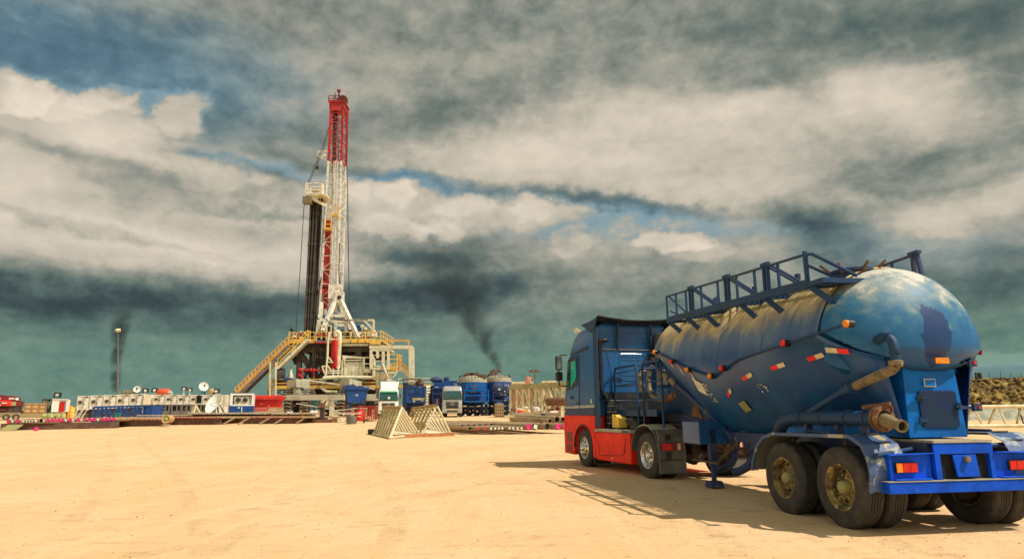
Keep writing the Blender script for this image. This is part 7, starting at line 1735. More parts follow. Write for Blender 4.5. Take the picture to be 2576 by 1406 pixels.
def lorry_front(name, px0, px1, y_roof, y_base, Y, label, cat, body, trim, deflector=False, green=False, badge=True):
    """cab-over lorry seen head-on; local frame: x right, y away, z up"""
    gx = (px0+px1)/2; a, b = G(px0, Y), G(px1, Y); Wd = b.x-a.x; H = U(gx, y_roof, Y).z-gz(Y)
    root = thing(name, ((a.x+b.x)/2, Y, gz(Y)), label, cat, None, 0.0)
    hw = Wd/2; s = H/3.6
    def B(m, x0, x1, y0, y1, z0, z1): return m.bx(x0*hw, x1*hw, y0, y1, z0*s, z1*s)
    # cab
    m = MB(); rg = []
    for (z, w, yf) in ((1.25, .97, .0), (2.0, .97, .02), (2.3, .965, .08), (3.1, .94, .28), (3.35, .92, .40), (3.52, .86, .62), (3.6, .7, .9)):
        r = .22; pts = []
        for (cx, cy, a0) in ((w*hw-r, 2.1-r, 0), (-w*hw+r, 2.1-r, 90), (-w*hw+r, yf+r, 180), (w*hw-r, yf+r, 270)):
            for k in range(5): an = radians(a0+22.5*k); pts.append(Vector((cx+r*cos(an), cy+r*sin(an), z*s)))
        rg.append(pts)
    m.loft(rg); cab = m.build('cab', body, root, smooth=40)
    m = MB(); m.prism([(-.86*hw, .03, 2.12*s), (.86*hw, .03, 2.12*s), (.80*hw, .245, 3.02*s), (-.80*hw, .245, 3.02*s)], (0, -.03, 0)); ws = m.build('windscreen', M_glass, cab)
    m = MB(); m.prism([(-.92*hw, .015, 2.03*s), (.92*hw, .015, 2.03*s), (.92*hw, .035, 2.12*s), (-.92*hw, .035, 2.12*s)], (0, -.045, 0)); m.prism([(-.90*hw, .02, 2.1*s), (-.86*hw, .02, 2.1*s), (-.80*hw, .25, 3.03*s), (-.85*hw, .25, 3.03*s)], (0, -.04, 0)); m.prism([(.90*hw, .02, 2.1*s), (.86*hw, .02, 2.1*s), (.80*hw, .25, 3.03*s), (.85*hw, .25, 3.03*s)], (0, -.04, 0)); m.build('screen_seal', M_black, cab)
    m = MB(); m.bar((-.5*hw, -.03, 2.10*s), (.05*hw, .03, 2.42*s), .02); m.bar((.1*hw, -.03, 2.10*s), (.6*hw, .03, 2.4*s), .02); m.build('wiper', M_black, cab)
    if green: m = MB(); m.prism([(-.86*hw, .20, 3.03*s), (.86*hw, .20, 3.03*s), (.84*hw, .26, 3.2*s), (-.84*hw, .26, 3.2*s)], (0, -.12, 0)); m.build('sun_visor', M_green, cab)
    # grille, badge, bumper, lights
    m = MB(); B(m, -.62, .62, -.03, .1, 1.32, 1.78); g = m.build('grille', M_black, cab)
    m = MB()
    for k in range(4): B(m, -.60, .60, -.05, -.03, 1.36+.11*k, 1.40+.11*k)
    m.build('grille_bar', M_steel, g)
    m = MB(); m.lathe([(.19*s, 0), (.19*s, -.03), (.155*s, -.03), (.155*s, 0)], (0, -.05, 1.56*s), (0, 1, 0), 24)
    for k in range(3): an = pi/2+2*pi*k/3; m.bar((0, -.065, 1.56*s), (cos(an)*.16*s, -.065, (1.56+sin(an)*.16)*s), .025)
    m.build('round_emblem', M_chrome, g)
    m = MB(); B(m, -.97, .97, -.12, .35, .52, 1.0); B(m, -.97, -.6, -.13, .3, 1.0, 1.28); B(m, .6, .97, -.13, .3, 1.0, 1.28); bp = m.build('bumper', trim, root, bevel=.04)
    m = MB(); B(m, -.55, .55, -.05, .3, 1.0, 1.3); B(m, -.55, .55, -.14, -.1, .62, .78); m.build('air_intake', M_black, bp)
    m = MB(); B(m, -.22, .22, -.16, -.14, .84, 1.0); m.build('number_plate', M_amberplate, bp)
    for sd in (-1, 1):
        m = MB(); B(m, sd*.66, sd*.92, -.16, -.12, .72, .92); m.build('headlight', M_chrome, bp, bevel=.02)
        m = MB(); m.box((sd*hw*1.12, .05, 2.6*s), (.14, .18, .55*s)); mi = m.build('mirror', M_black, root, bevel=.03); m = MB(); m.tube([(sd*hw*.95, .2, 2.9*s), (sd*hw*1.12, .1, 2.85*s)], .02, 6); m.tube([(sd*hw*.95, .2, 2.3*s), (sd*hw*1.12, .1, 2.35*s)], .02, 6); m.build('mirror_arm', M_black, mi)
        m = MB(); m.lathe([(.25, 0), (.48, 0), (.53, .06), (.53, .26), (.48, .30), (.2, .30)], (sd*hw*.96, 1.35, .52), (-sd, 0, 0), 28); ty = m.build('tyre', M_rubber, root, smooth=40); m = MB(); m.lathe([(.29, .03), (.2, .1), (.1, .04), (0, .04)], (sd*hw*.96, 1.35, .52), (-sd, 0, 0), 20); m.build('rim', M_steel, ty, smooth=40)
        m = MB(); m.prism([(sd*hw*.955, .35, 2.2*s), (sd*hw*.955, 1.3, 2.2*s), (sd*hw*.935, 1.25, 3.0*s), (sd*hw*.935, .5, 3.0*s)], (sd*.02, 0, 0)); m.build('side_window', M_glass, cab)
        m = MB(); m.box((sd*.66*hw, .38, 3.36*s), (.10, .05, .07)); m.build('roof_marker', M_amber, cab)
    m = MB(); B(m, -.9, .9, .4, 6, .85, 1.2); m.build('chassis', M_rigdark, root)
    m = MB()
    for y in (4.4, 5.6):
        for sd in (-1, 1): m.lathe([(.25, 0), (.5, 0), (.53, .05), (.53, .5), (.25, .5)], (sd*hw*.96, y, .53), (-sd, 0, 0), 20)
    m.build('rear_tyres', M_rubber, root, smooth=40)
    if deflector:
        m = MB(); m.loft([[Vector(v) for v in ((-.80*hw, .75, 3.56*s), (.84*hw, .75, 3.56*s), (.86*hw, 2.0, 3.56*s), (-.82*hw, 2.0, 3.56*s))], [Vector(v) for v in ((-.86*hw, 1.3, 4.42*s), (.96*hw, 1.3, 4.34*s), (.96*hw, 2.2, 4.34*s), (-.86*hw, 2.2, 4.42*s))]]); m.build('roof_deflector', M_cabwhite, cab, bevel=.05)
        m = MB(); m.prism([(.05*hw-.15, .0, 2.24*s), (.05*hw+.12, .0, 2.24*s), (.05*hw+.12, .06, 2.52*s), (.05*hw-.15, .06, 2.52*s)], (0, -.02, 0)); m.build('screen_notice', M_whiterefl, ws)
    return root
M_amberplate = mat('yellow_plate', (.75, .50, .10), .5)
M_silver = mat('silver_lorry_paint', (.48, .47, .45), .35, .3, c2=(.40, .38, .35), sc=1)
lorry_front('lorry', 950.5, 1002, 975, 1038, 80, 'white lorry with a roof deflector and green sun visor, facing the yard', 'lorry', M_cabwhite, M_cabwhite, True, True)
m = MB(); a = U(985, 1021, 79.7); m.box(a, (.5, .06, .38)); m.build('orange_plate', M_orange, bpy.data.objects['bumper.001'] if False else [o for o in bpy.data.objects if o.name.startswith('lorry.')][0]) if False else None
lorry_front('lorry', 1111.5, 1163, 970, 1038, 80, 'silver-white lorry with a round grille emblem and yellow plate', 'lorry', M_silver, M_silver)

def blue_units():
    # box unit between the two lorries
    Y = 84; t = thing('blue_box_unit', G(1047, Y), 'blue box trailer with a diagonal brace between the two lorries', 'trailer')
    m = MB(); zbx(m, 1024, 972, 1069.5, 1014, Y, Y+6); m.build('box_body', M_farblue, t)
    m = MB(); zbx(m, 1014, 962, 1024, 1028, Y-.1, Y+6.2); zbx(m, 1019, 1014.4, 1066, 1034, Y+.4, Y+5.8); m.build('dark_chassis', M_farblue_dark, t)
    m = MB(); zbx(m, 1022, 970.5, 1070.5, 973.5, Y-.12, Y); zbx(m, 1022, 973, 1026, 1012, Y-.12, Y); zbx(m, 1067, 973, 1070.5, 1012, Y-.12, Y); zbx(m, 1022, 1007, 1068, 1012, Y-.14, Y); m.bar(U(1031, 1003, Y-.08), U(1058, 980, Y-.08), .16, .06); m.bar(U(1028, 988, Y-.08), U(1066, 989, Y-.08), .10, .06); zbx(m, 1046.5, 974, 1047.5, 1000, Y-.1, Y); m.build('box_frame', M_farblue, t)
    m = MB(); zbx(m, 1037, 1000.5, 1067, 1006.5, Y-.22, Y-.12); m.build('cream_board', M_olive, t); m = MB(); zbx(m, 1051, 1002.5, 1056, 1005, Y-.25, Y-.22); m.build('board_sticker', M_paper, t)
    m = MB(); zbx(m, 1039, 1008, 1043.5, 1011, Y-.2, Y-.14); zbx(m, 1059, 1007.5, 1063, 1009, Y-.2, Y-.14); zbx(m, 1055, 973.6, 1057, 975.4, Y-.2, Y-.12); m.build('white_marks', M_paper, t)
    m = MB(); m.lump(U(1038, 968, Y+2), (1.2, 1.0, .5), 2); zbx(m, 1056, 955, 1062, 972, Y+1, Y+2); m.lump(U(1060, 966, Y+1.5), (1.1, 1.2, 1.2), 4); m.bar(U(1016, 953.5, Y+1), U(1061, 953.5, Y+1), .18); m.bar(U(1017, 953, Y+1), U(1018, 970, Y+1), .14); m.bar(U(1060, 953, Y+1), U(1060, 970, Y+1), .14); m.build('roof_machinery', M_rust, t, smooth=40)
    m = MB()
    for x in (1024, 1034, 1054): a = G(x, Y); m.lathe([(.2, 0), (.5, 0), (.5, .3), (.2, .3)], a+Vector((0, .2, .5)), (0, 1, 0), 18)
    m.build('tyres', M_rubber, t, smooth=40)
    # stack of white tubes behind
    t = thing('tube_bundle', G(1079, 88), 'pale bundle of tubes between the blue box trailer and silver lorry', 'tubes'); m = MB()
    for k in range(7): m.tube([U(1070, 975+7*k, 88), U(1087, 972+7*k, 92)], .22, 8)
    m.build('tubes', M_cream, t, smooth=50)
    # blue cement plant behind the silver lorry
    Y = 90; t = thing('blue_silo_unit', G(1115, Y), 'dark blue plant unit rising behind the silver-white lorry', 'plant unit')
    m = MB(); zbx(m, 1090, 961, 1152, 1015, Y, Y+5); zbx(m, 1116, 957.5, 1150, 961, Y+.3, Y+4); m.build('unit_body', M_farblue, t); m = MB(); zbx(m, 1086, 978, 1112, 1034, Y-1, Y+2); m.build('dark_chassis', M_farblue_dark, t)
    m = MB(); m.rail([U(1086, 1005, Y-1.1), U(1112, 1005, Y-1.1)], 1.5, 1.5, .06, 1, False)
    m.build('unit_rail', M_farblue, t); m = MB(); m.lump(U(1098, 956, Y+1), (1.4, 1.2, .9), 4); m.bar(U(1092, 961, Y+1), U(1092, 951, Y+1), .3); m.lump(U(1125, 955, Y+1), (.8, .8, .9), 1); m.lump(U(1106, 957, Y+1), (1.1, 1, .6), 7); m.build('roof_machinery', M_darkblue, t, smooth=40)
    m = MB()
    for k in range(4): zbx(m, 1094+2.6*k, 972.5, 1095.3+2.6*k, 975.5, Y-.06, Y)
    m.build('white_marks', M_paper, t); text('unit_mark', '10', .5, U(1145, 967, Y-.05), (1, 0, 0), (0, 0, 1), M_paper, t)
    # two big round blue tanks on trailers
    for i, (x0, x1, yt, Y, lab) in enumerate(((1152, 1226, 961, 86, 'blue silo tank with a platform cage beside the silver-white lorry'), (1222, 1287, 960, 88, 'blue silo tank with gauges, nearest the lattice section'))):
        t = thing('silo_tank', G((x0+x1)/2, Y+2), lab, 'tank'); c = (U(x0, 990, Y+2.2).x+U(x1, 990, Y+2.2).x)/2; r = (U(x1, 990, Y+2.2).x-U(x0, 990, Y+2.2).x)/2; zt_ = U(x0, yt, Y).z; z0 = U(x0, 1012, Y).z
        m = MB(); m.lathe([(0, z0-.5), (r*.7, z0-.3), (r, z0+.1), (r, zt_-.1), (r*.99, zt_)], (c, Y+r, 0), (0, 0, 1), 40); m.build('tank_wall', M_farblue, t, smooth=40)
        m = MB(); m.lathe([(r*1.0, zt_), (r*.97, zt_+.45), (r*.6, zt_+.95), (0, zt_+1.05)], (c, Y+r, 0), (0, 0, 1), 40); m.build('tank_top', M_dustgrey, t, smooth=40)
        m = MB()
        for k in range(6): a = radians(200+28*k); m.bar((c+cos(a)*r*.98, Y+r+sin(a)*r*.98, z0-.2), (c+cos(a)*r*.98, Y+r+sin(a)*r*.98, gz(Y)), .3)
        m.bx(c-r, c+r, Y+.5, Y+4, z0-.9, z0-.55); m.bx(c-r*.9, c+r*.9, Y+1, Y+4.5, gz(Y)+.3, z0-1.2)
        m.build('trailer_base', M_farblue_dark, t)
        m = MB()
        for k in range(4): m.lathe([(.2, 0), (.5, 0), (.5, .3), (.2, .3)], (c-r*.7+1.0*k, Y+.8, gz(Y)+.5), (0, 1, 0), 18)
        m.build('tyres', M_rubber, t, smooth=40)
        m = MB(); pts = [Vector((c+cos(radians(180+15*k))*r*.9, Y+r+sin(radians(180+15*k))*r*.9, zt_+.5)) for k in range(13)]; m.rail(pts, .38, 3, .04, 0, False); m.build('top_rail', M_rigdark, t)
    t = bpy.data.objects['silo_tank']; Y = 85
    m = MB()
    for (xa, xb, ya, yb) in ((1168, 1229, 981, 1008), (1175, 1218, 965.5, 981)):
        a, b = U(xa, yb, Y-.3), U(xb, yb, Y-.3); h = U(xa, ya, Y-.3).z-a.z; m.rail([(a.x, Y-.3, a.z), (b.x, Y-.3, a.z)], h, 3, .07, 1, False)
        m.bx(a.x, b.x, Y-.35, Y+1.3, a.z-.18, a.z)
    m.build('platform_cage', M_midblue, t)
    m = MB(); zbx(m, 1186, 968, 1196, 978, Y+.3, Y+.9); zbx(m, 1183, 983, 1197, 987, Y-.2, Y); m.build('white_notice', M_steel, t); m = MB(); zbx(m, 1171, 1008.5, 1229, 1011.5, Y-.45, Y-.36); m.build('platform_lip', M_cabblue, t)
    m = MB(); 
    for x, y in ((1180, 948), (1193, 945), (1210, 950)): m.bar(U(x, 962, Y+2), U(x, y, Y+2), .12); m.box(U(x, y-3, Y+2), (1.2, .5, .5))
    m.bar(U(1172, 951, Y+2), U(1206, 951, Y+2), .3); m.bar(U(1208, 961, Y+2), U(1220, 950, Y+2), .1); m.build('tank_top_gear', M_rust, t, smooth=40)
    t = bpy.data.objects['silo_tank.001']; Y = 87
    m = MB(); m.lump(U(1252, 980, Y+.5), (1.6, .8, 1.8), 3); m.lump(U(1272, 982, Y+.6), (1.4, .8, 1.5), 5); m.bar(U(1256, 978, Y), U(1264, 987, Y), .12); m.lump(U(1257, 994, Y+.5), (1.5, .8, .8), 8); m.build('valve_gear', M_darkblue, t, smooth=40)
    m = MB(); a, b = U(1241, 1005, Y-.3), U(1287, 1005, Y-.3); m.rail([(a.x, Y-.3, a.z), (b.x, Y-.3, a.z)], U(1241, 986, Y).z-a.z, 3.5, .06, 0, False); m.bx(a.x, b.x, Y-.3, Y+1, a.z-.2, a.z); m.build('platform_cage', M_darkblue, t)
    m = MB()
    for (x0, y0, x1, y1) in ((1253, 977, 1259, 981), (1268, 983, 1271.5, 985.5), (1270, 991.5, 1273, 993.5), (1269, 1005.5, 1273, 1007)): zbx(m, x0, y0, x1, y1, Y-.42, Y-.36)
    m.build('white_marks', M_paper, t); text('tank_number', 'H1', .5, U(1275, 969.5, Y+.25), (1, 0, 0), (0, 0, 1), M_paper, t)
    # lamps on tall masts above the tanks
    for (x, y, yb, Y, lab) in ((1247.5, 935, 962, 92, 'tallest twin floodlight mast above the nearer lattice tank'), (1241, 943, 962, 92, 'shorter twin floodlight beside the tallest one'), (1345, 935, 1000, 100, 'twin-headed floodlight mast above the lattice section'), (1180, 944, 958, 93, 'twin floodlight at the platform-cage silo')):
        t = thing('floodlight_mast', G(x, Y), lab, 'floodlight'); m = MB(); s_ = px(Y); a = U(x, y, Y); g = G(x, Y); m.bx(g.x-.07, g.x+.07, Y-.07, Y+.07, g.z, a.z); 
        if x == 1345: m.bx(g.x+.16, g.x+.28, Y-.07, Y+.07, g.z, a.z-.4)
        m.build('mast_pole', M_steel, t)
        for sd in (-1, 1):
            m = MB(); m.box(Vector((g.x+sd*.42, Y, a.z+.12)), (.75, .5, .28), Matrix.Rotation(sd*.5, 3, 'Y')); m.bar((g.x, Y, a.z-.1), (g.x+sd*.42, Y, a.z+.1), .1); m.build('lamp_head', M_rust, t)
    # IBC
    Y = 79; t = thing('caged_crate', G(1256, Y), 'pale liquid container in a rusty cage before the blue silos', 'crate'); a, b = G(1244, Y), G(1268, Y); zt_ = U(1250, 1014.5, Y).z; g = gz(Y)
    m = MB(); m.bx(a.x+.08, b.x-.08, Y+.06, Y+1.1, g+.12, zt_-.03); m.build('inner_tank', M_whiterefl, t, bevel=.05)
    m = MB()
    for k in range(6): xx = a.x+(b.x-a.x)*k/5; m.bx(xx-.03, xx+.03, Y, Y+.05, g, zt_)
    for k in range(5): zz = g+.1+(zt_-g-.1)*k/4; m.bx(a.x, b.x, Y-.01, Y+.04, zz-.025, zz+.025)
    m.bx(a.x-.1, b.x+.1, Y-.05, Y+1.2, g, g+.1); m.build('cage', M_rust, t); m = MB(); m.lump((a.x*.5+b.x*.5-.1, Y+.6, zt_+.05), (.8, .6, .3), 2); m.build('lid', M_farblue, t, smooth=40)
    for (x0, x1, Y, mt, lab) in ((1170, 1176, 86, M_cream, 'small cream drum below the platform-cage silo'), (1184, 1190, 86, M_cream, 'second small cream drum below the silo')):
        pass
blue_units()

def lattice_section():
    """spare mast section lying on its side"""
    Y = 80; t = thing('mast_section', G(1355, Y), 'long pale lattice mast section lying on its side', 'mast section')
    a, b = U(1284, 974, Y), U(1432, 966, Y-6); c, d = G(1284, Y, .35), G(1432, Y-6, .35); a.z = max(a.z, 3)
    D = Vector((.8, 3.0, 0)); m = MB(); m.bar(a, b, .55, .5); m.bar(a+D, b+D, .4, .45); m.build('top_chord', M_olive2, t)
    m = MB(); m.bar(c, d, .35, .35); m.bar(c+D, d+D, .35, .35); m.build('bottom_chord', M_cream, t)
    n = 9
    for k in range(n):
        p, q_, p2, q2 = a.lerp(b, k/n), c.lerp(d, k/n), a.lerp(b, (k+1)/n), c.lerp(d, (k+1)/n)
        m = MB(); m.bar(p, q_, .26, .24); m.build('upright', M_rackcream, t)
        m = MB(); m.bar(p+Vector((.1, .05, 0)), p2.lerp(q2, .5), .2); m.bar(p2.lerp(q2, .5), q_, .2); m.build('diagonal', M_rackcream if k % 3 else M_olive2, t)
    m = MB(); m.lattice(a+D, b+D, c+D, d+D, n, .2, False); m.build('rear_bracing', M_olive2, t)
    m = MB(); m.tube([U(1378, 1010, 74), U(1428, 1010, 72)], .45, 12); m.build('hinge_tube', M_rust, t, smooth=50)
    for x in (1375, 1414): m = MB(); m.bar(U(x, 1006, 74), G(x, 74), .3); m.build('support_leg', M_cream, t)
    # orange sheds and roof cabin further back
    Y = 130
    for i, (x0, y0, x1, y1, mt, lab) in enumerate(((1287, 964, 1340, 974, M_orangeroof, 'long orange shed roof behind the lattice section'), (1366, 961.5, 1397, 975, M_cream, 'pale cabin roof beyond the lattice section'), (1300, 976, 1380, 1010, M_orangeroof, 'orange panelled wall seen through the lattice'), )):
        t = thing('back_shed', G((x0+x1)/2, Y+10*i), lab, 'shed'); m = MB(); Yb = Y+10*i; aa, bb = U(x0, y0, Yb), U(x1, y1, Yb); m.bx(aa.x, bb.x, Yb, Yb+8, gz(Yb)-.1, aa.z); m.build('shed_walls', mt, t)
        m = MB(); m.bx(aa.x-.2, bb.x+.2, Yb-.2, Yb+8.2, aa.z, aa.z+.3)
        for k in range(10): xx = aa.x+(bb.x-aa.x)*k/10; m.bx(xx, xx+.25, Yb-.08, Yb, bb.z, aa.z)
        m.build('shed_trim', M_cream, t)
    # windsock
    Y = 110; t = thing('windsock', G(1333, Y), 'faded pink windsock hanging from a thin pole', 'windsock'); g = G(1333.5, Y); tp = U(1332, 945, Y); m = MB(); m.bx(g.x-.06, g.x+.06, Y-.06, Y+.06, g.z, tp.z+.1); m.build('sock_pole', M_rigdark, t)
    m = MB(); p0, p1 = U(1331, 947, Y), U(1324, 966, Y); m.tube([p0, p0.lerp(p1, .3), p0.lerp(p1, .7), p1], [.42, .48, .38, .26], 12); m.build('sock', M_sockpink, t, smooth=60)
    # heap of sacks and drums by the lattice foot
    heap = [('white_sack_pile', 1306, 1030, 13, 6, M_sack, 'white sack at the foot of the lattice, silo end'), ('white_sack_pile', 1322, 1026, 12, 6, M_sack, 'white sack on top beside the orange one'), ('red_sack', 1306, 1034.5, 9, 6, M_tankred, 'red sack lying beside the orange sack'), ('orange_sack', 1318, 1033, 12, 6, M_orange, 'orange sack between the red and white sacks'), ('white_sack_pile', 1330, 1034.5, 9, 6, M_sack, 'small white sack past the orange sack'), ('white_sack_pile', 1349, 1030, 18, 12, M_sack, 'large white sack mound below the lattice'), ('blue_drum', 1366, 1031, 11, 12, M_farblue_dark, 'dark blue drum beside the large white sack mound'), ('red_sack', 1373, 1026, 8, 7, M_darkred, 'dark red sack behind the blue drum'), ('white_sack_pile', 1393, 1036, 20, 5, M_sack, 'flat white sheet of sacks nearest the blue cab'), ('red_sack', 1403, 1027, 10, 8, M_darkred, 'dark red bundle above the flat white sheet'), ('rusty_scrap', 1385, 1031, 16, 6, M_rust, 'rusty scrap between blue drum and white sheet'), ('rusty_scrap', 1292, 1029, 12, 7, M_rust, 'rusty scrap beside the caged crate'), ('white_sack_pile', 1343, 1022, 12, 5, M_sack, 'white sack resting high against the lattice')]
    for i, (n_, x, y, w, h, mt, lab) in enumerate(heap):
        Y = 76-(y-1024)*.4; s_ = px(Y); c = U(x, y, Y); m = MB(); c.z = max(gz(Y)+h*s_*.42, c.z)
        if n_ == 'blue_drum': m.lathe([(0, 0), (w*s_*.5, 0), (w*s_*.52, .1), (w*s_*.5, h*s_), (0, h*s_)], (c.x, Y, gz(Y)), (0, 0, 1), 18)
        else: m.lump(c, (w*s_*1.1, 1.0, h*s_*1.15), i, 14, .2)
        tag(m.build(n_, mt, None, smooth=50, loc=(c.x, Y, gz(Y))), lab, n_.split('_')[1])
M_olive2 = mat('khaki_chord', (.40, .36, .19), .6, c2=(.3, .26, .13), sc=1)
M_sockpink = mat('faded_pink_cloth', (.75, .32, .24), .8)
lattice_section()

def right_pipes():
    q = random.Random(6)
    ang = atan2(6.4, 11)
    big = [(1329, 'p', 'thick casing with a vivid pink cap, first of the big bores'), (1346, 'w', 'thick casing with a paper bung beside the vivid pink cap'), (1377, 'b', 'thick casing with a dark open bore'), (1403.5, 'p', 'thick casing with a pink cap near the blue cab'), (1421, 'p', 'thick casing with a pink cap partly behind the blue cab'), (1361, 'b', 'thick casing set back between paper bung and dark bore')]
    for x, c, lab in big:
        Y = 42.6 if x != 1361 else 44; z = gz(Y)+.45; p = G(x, Y); r = .215
        make_pipe('rb', r, 12.2, {'p': M_pink, 'w': M_paper, 'b': None}[c], (p.x, Y, z), ang, lab, 'thick casing pipes beside the tube racks', c == 'w', slope=.006)
    small = [(1183, 'b', 'first slim casing pipe, rusty open end'), (1203, 'r', 'slim casing with red end, second from the racks'), (1220, 'r', 'slim casing with red end, third from the racks'), (1234.5, 'w', 'slim casing with paper bung, fourth from the racks'), (1245, 'w', 'slim casing with paper bung, fifth from the racks'), (1254.5, 'w', 'slim casing with paper bung, sixth from the racks'), (1263, 'w', 'slim casing with paper bung, seventh from the racks'), (1281, 'w', 'slim casing with paper bung after the gap'), (1290, 'w', 'slim casing with paper bung, second after the gap'), (1301, 'w', 'slim casing with paper bung, third after the gap'), (1311, 'w', 'slim casing with paper bung next to the thick pink cap'), (1273, 'b', 'slim casing set back in the gap between paper bungs')]
    for x, c, lab in small:
        Y = 42.4 if x != 1273 else 43; z = gz(Y)+.38; p = G(x, Y)
        make_pipe('rs', .115, 9.5, {'r': M_redcap, 'w': M_paper, 'b': None}[c], (p.x, Y, z), ang, lab, 'slim casing pipes beside the tube racks', c == 'w', slope=.006)
    for k in range(8):
        Y = 44.2+.35*k; p = G(1100+14*k, Y+3); make_pipe('rs2', .13, 9.5, None, (p.x+2.0, Y, gz(Y)+.42), ang, 'set-back casing pipe running under the tube racks', 'casing pipes set back under the tube racks', slope=.012)
    sill(1150, 1090.5, 43.2, 1425, 1089.5, 43.2, .3, .4, M_sill, 'dark sill beam under the pipes beside the tube racks')
    sill(1200, 1062, 52.5, 1425, 1058, 54.0, .3, .4, M_sill, 'dark sill beam under the far ends of the casing')
    # two long pipes lying behind
    a = [((1286, 1038.5, 60), (1384, 1048, 52.5), .20, 'long brown pipe lying behind, with its paint band'), ((1300, 1036.5, 62), (1402, 1046.5, 53.5), .27, 'long wide-bore pipe behind the casing, dark mouth'), ((1330, 1037.5, 63), (1417, 1046, 55), .22, 'third long pipe at the blue cab')]
    for (p, q_, r, lab) in a:
        A, B = U(*p), U(*q_); A.z = gz(A.y)+r+.2; B.z = gz(B.y)+r+.25; t = thing('long_pipe', B, lab, 'pipe'); d = (B-A).normalized()
        m = MB(); m.lathe([(r, 0), (r, (B-A).length), (r*.86, (B-A).length), (r*.84, (B-A).length-.4)], A, tuple(d), 18); m.build('pipe_wall', M_pipe, t, smooth=50); m = MB(); m.disc(B-d*.3, tuple(d), r*.85, 16, .02); m.build('bore', M_void, t)
        for f in (.1, .85):
            c = A.lerp(B, f); k = MB(); k.box((c.x, c.y, gz(c.y)+.12), (.9, .3, .28)); k.build('chock_timber', M_wood, t)
    m = MB(); a = U(1273, 1051, 50); m.box((a.x, 50, gz(50)+.35), (1.0, .5, .35)); tag(m.build('squared_timber', M_orangesill, None, loc=(a.x, 50, gz(50))), 'short orange-brown timber lying across the casing pipes', 'timber')
right_pipes()

def right_side():
    # pale truss at the right
    Y = 45.5; t = thing('ground_truss', G(2500, Y), 'long pale tubular truss on the sand beyond the trailer', 'truss')
    xs = (2330, 2700); top = [Vector((U(x, 1022, Y).x, Y, U(2500, 1022.5, Y).z)) for x in xs]; bot = [Vector((U(x, 1085, Y).x, Y, gz(Y)+.12)) for x in xs]
    m = MB(); m.tube(top, .13, 10); m.build('top_chord', M_rackcream, t, smooth=50); m = MB(); m.tube(bot, .13, 10); m.build('bottom_chord', M_rackcream, t, smooth=50)
    pts = [(2385, 2398), (2398, 2418), (2444, 2429), (2449, 2475), (2505, 2488), (2511, 2535), (2568, 2560), (2574, 2600), (2630, 2612)]
    for i, (xa, xb) in enumerate(pts): m = MB(); m.tube([Vector((U(xa, 1022, Y).x, Y+.02, top[0].z)), Vector((U(xb, 1085, Y).x, Y+.02, bot[0].z))], .075, 8); m.build('web_tube', M_rackcream if i % 2 else M_rackpipe, t, smooth=50)
    # lined pit embankment with crumpled sheet
    Y = 58; m = MB(); n = 70; q = random.Random(3); vs = []
    for j in range(6):
        for i in range(n): x = 36+46*i/(n-1); h = (0, .3, .7, 1.05, 1.2, .9)[j]; vs.append((x, Y+(0, .35, .7, 1.0, 2.2, 3.0)[j]+.16*sin(x*3.1+j*1.7)+.1*sin(x*7.3-j*2.1), gz(Y)+h*(1+.06*sin(x*.9))-.03))
    m.add(vs, [(j*n+i, j*n+i+1, (j+1)*n+i+1, (j+1)*n+i) for j in range(5) for i in range(n-1)])
    o = m.build('pit_liner', M_tarp, None, smooth=60, loc=(50, Y, gz(Y))); tag(o, 'crumpled grey-green liner sheet over the low bank behind the truss', 'liner')
    for i, (x, lab) in enumerate(((2404, 'dark stake leaning by the trailer housing'), (2567, 'dark stake leaning on the liner near the frame edge'))): m = MB(); a = U(x-6, 1024 if i else 1033, 50); b = G(x+5, 50); m.bar(a, b, .07); tag(m.build('thin_stake', M_rigdark, None, loc=b), lab, 'stake')
    # line of stakes on the berm crest with a square lamp
    for i, (x, yt, yb) in enumerate(((2412, 940, 963), (2435, 938, 963), (2462, 938, 962), (2488, 940, 962), (2516.5, 934, 962), (2542, 938, 962), (2568, 940, 962))):
        Y = 98; m = MB(); m.bar(U(x, yt, Y), U(x+2, yb+4, Y), .05); a = U(x+2, yb+4, Y); tag(m.build('berm_stake', M_rigdark, None, loc=a), ['thin stake on the berm nearest the trailer', 'second thin stake on the berm, before the square lamp', 'thin stake directly above the square lamp', 'faint stake just past the square lamp', 'tallest thin stake on the berm', 'thin stake second from the frame edge', 'thin stake on the berm at the frame edge'][i], 'stake', None)
    t = thing('berm_lamp', U(2461, 966, 97.5), 'dark square lamp on a thin pole above the berm', 'lamp'); m = MB(); c = U(2461, 945, 97.5); m.box(c, (.75, .4, .95)); m.build('lamp_box', M_black, t); m = MB(); m.box(c+Vector((0, 0, -.62)), (1.1, .3, .12)); m.bar(c+Vector((0, 0, -.6)), U(2461, 967, 97.5), .05); m.build('lamp_bracket', M_rigdark, t); m = MB(); m.box(c+Vector((0, -.21, 0)), (.78, .02, .98)); m.build('lamp_frame', M_steel, t); m = MB(); m.box(c+Vector((0, -.23, 0)), (.6, .02, .8)); m.build('lamp_face', M_void, t)
right_side()

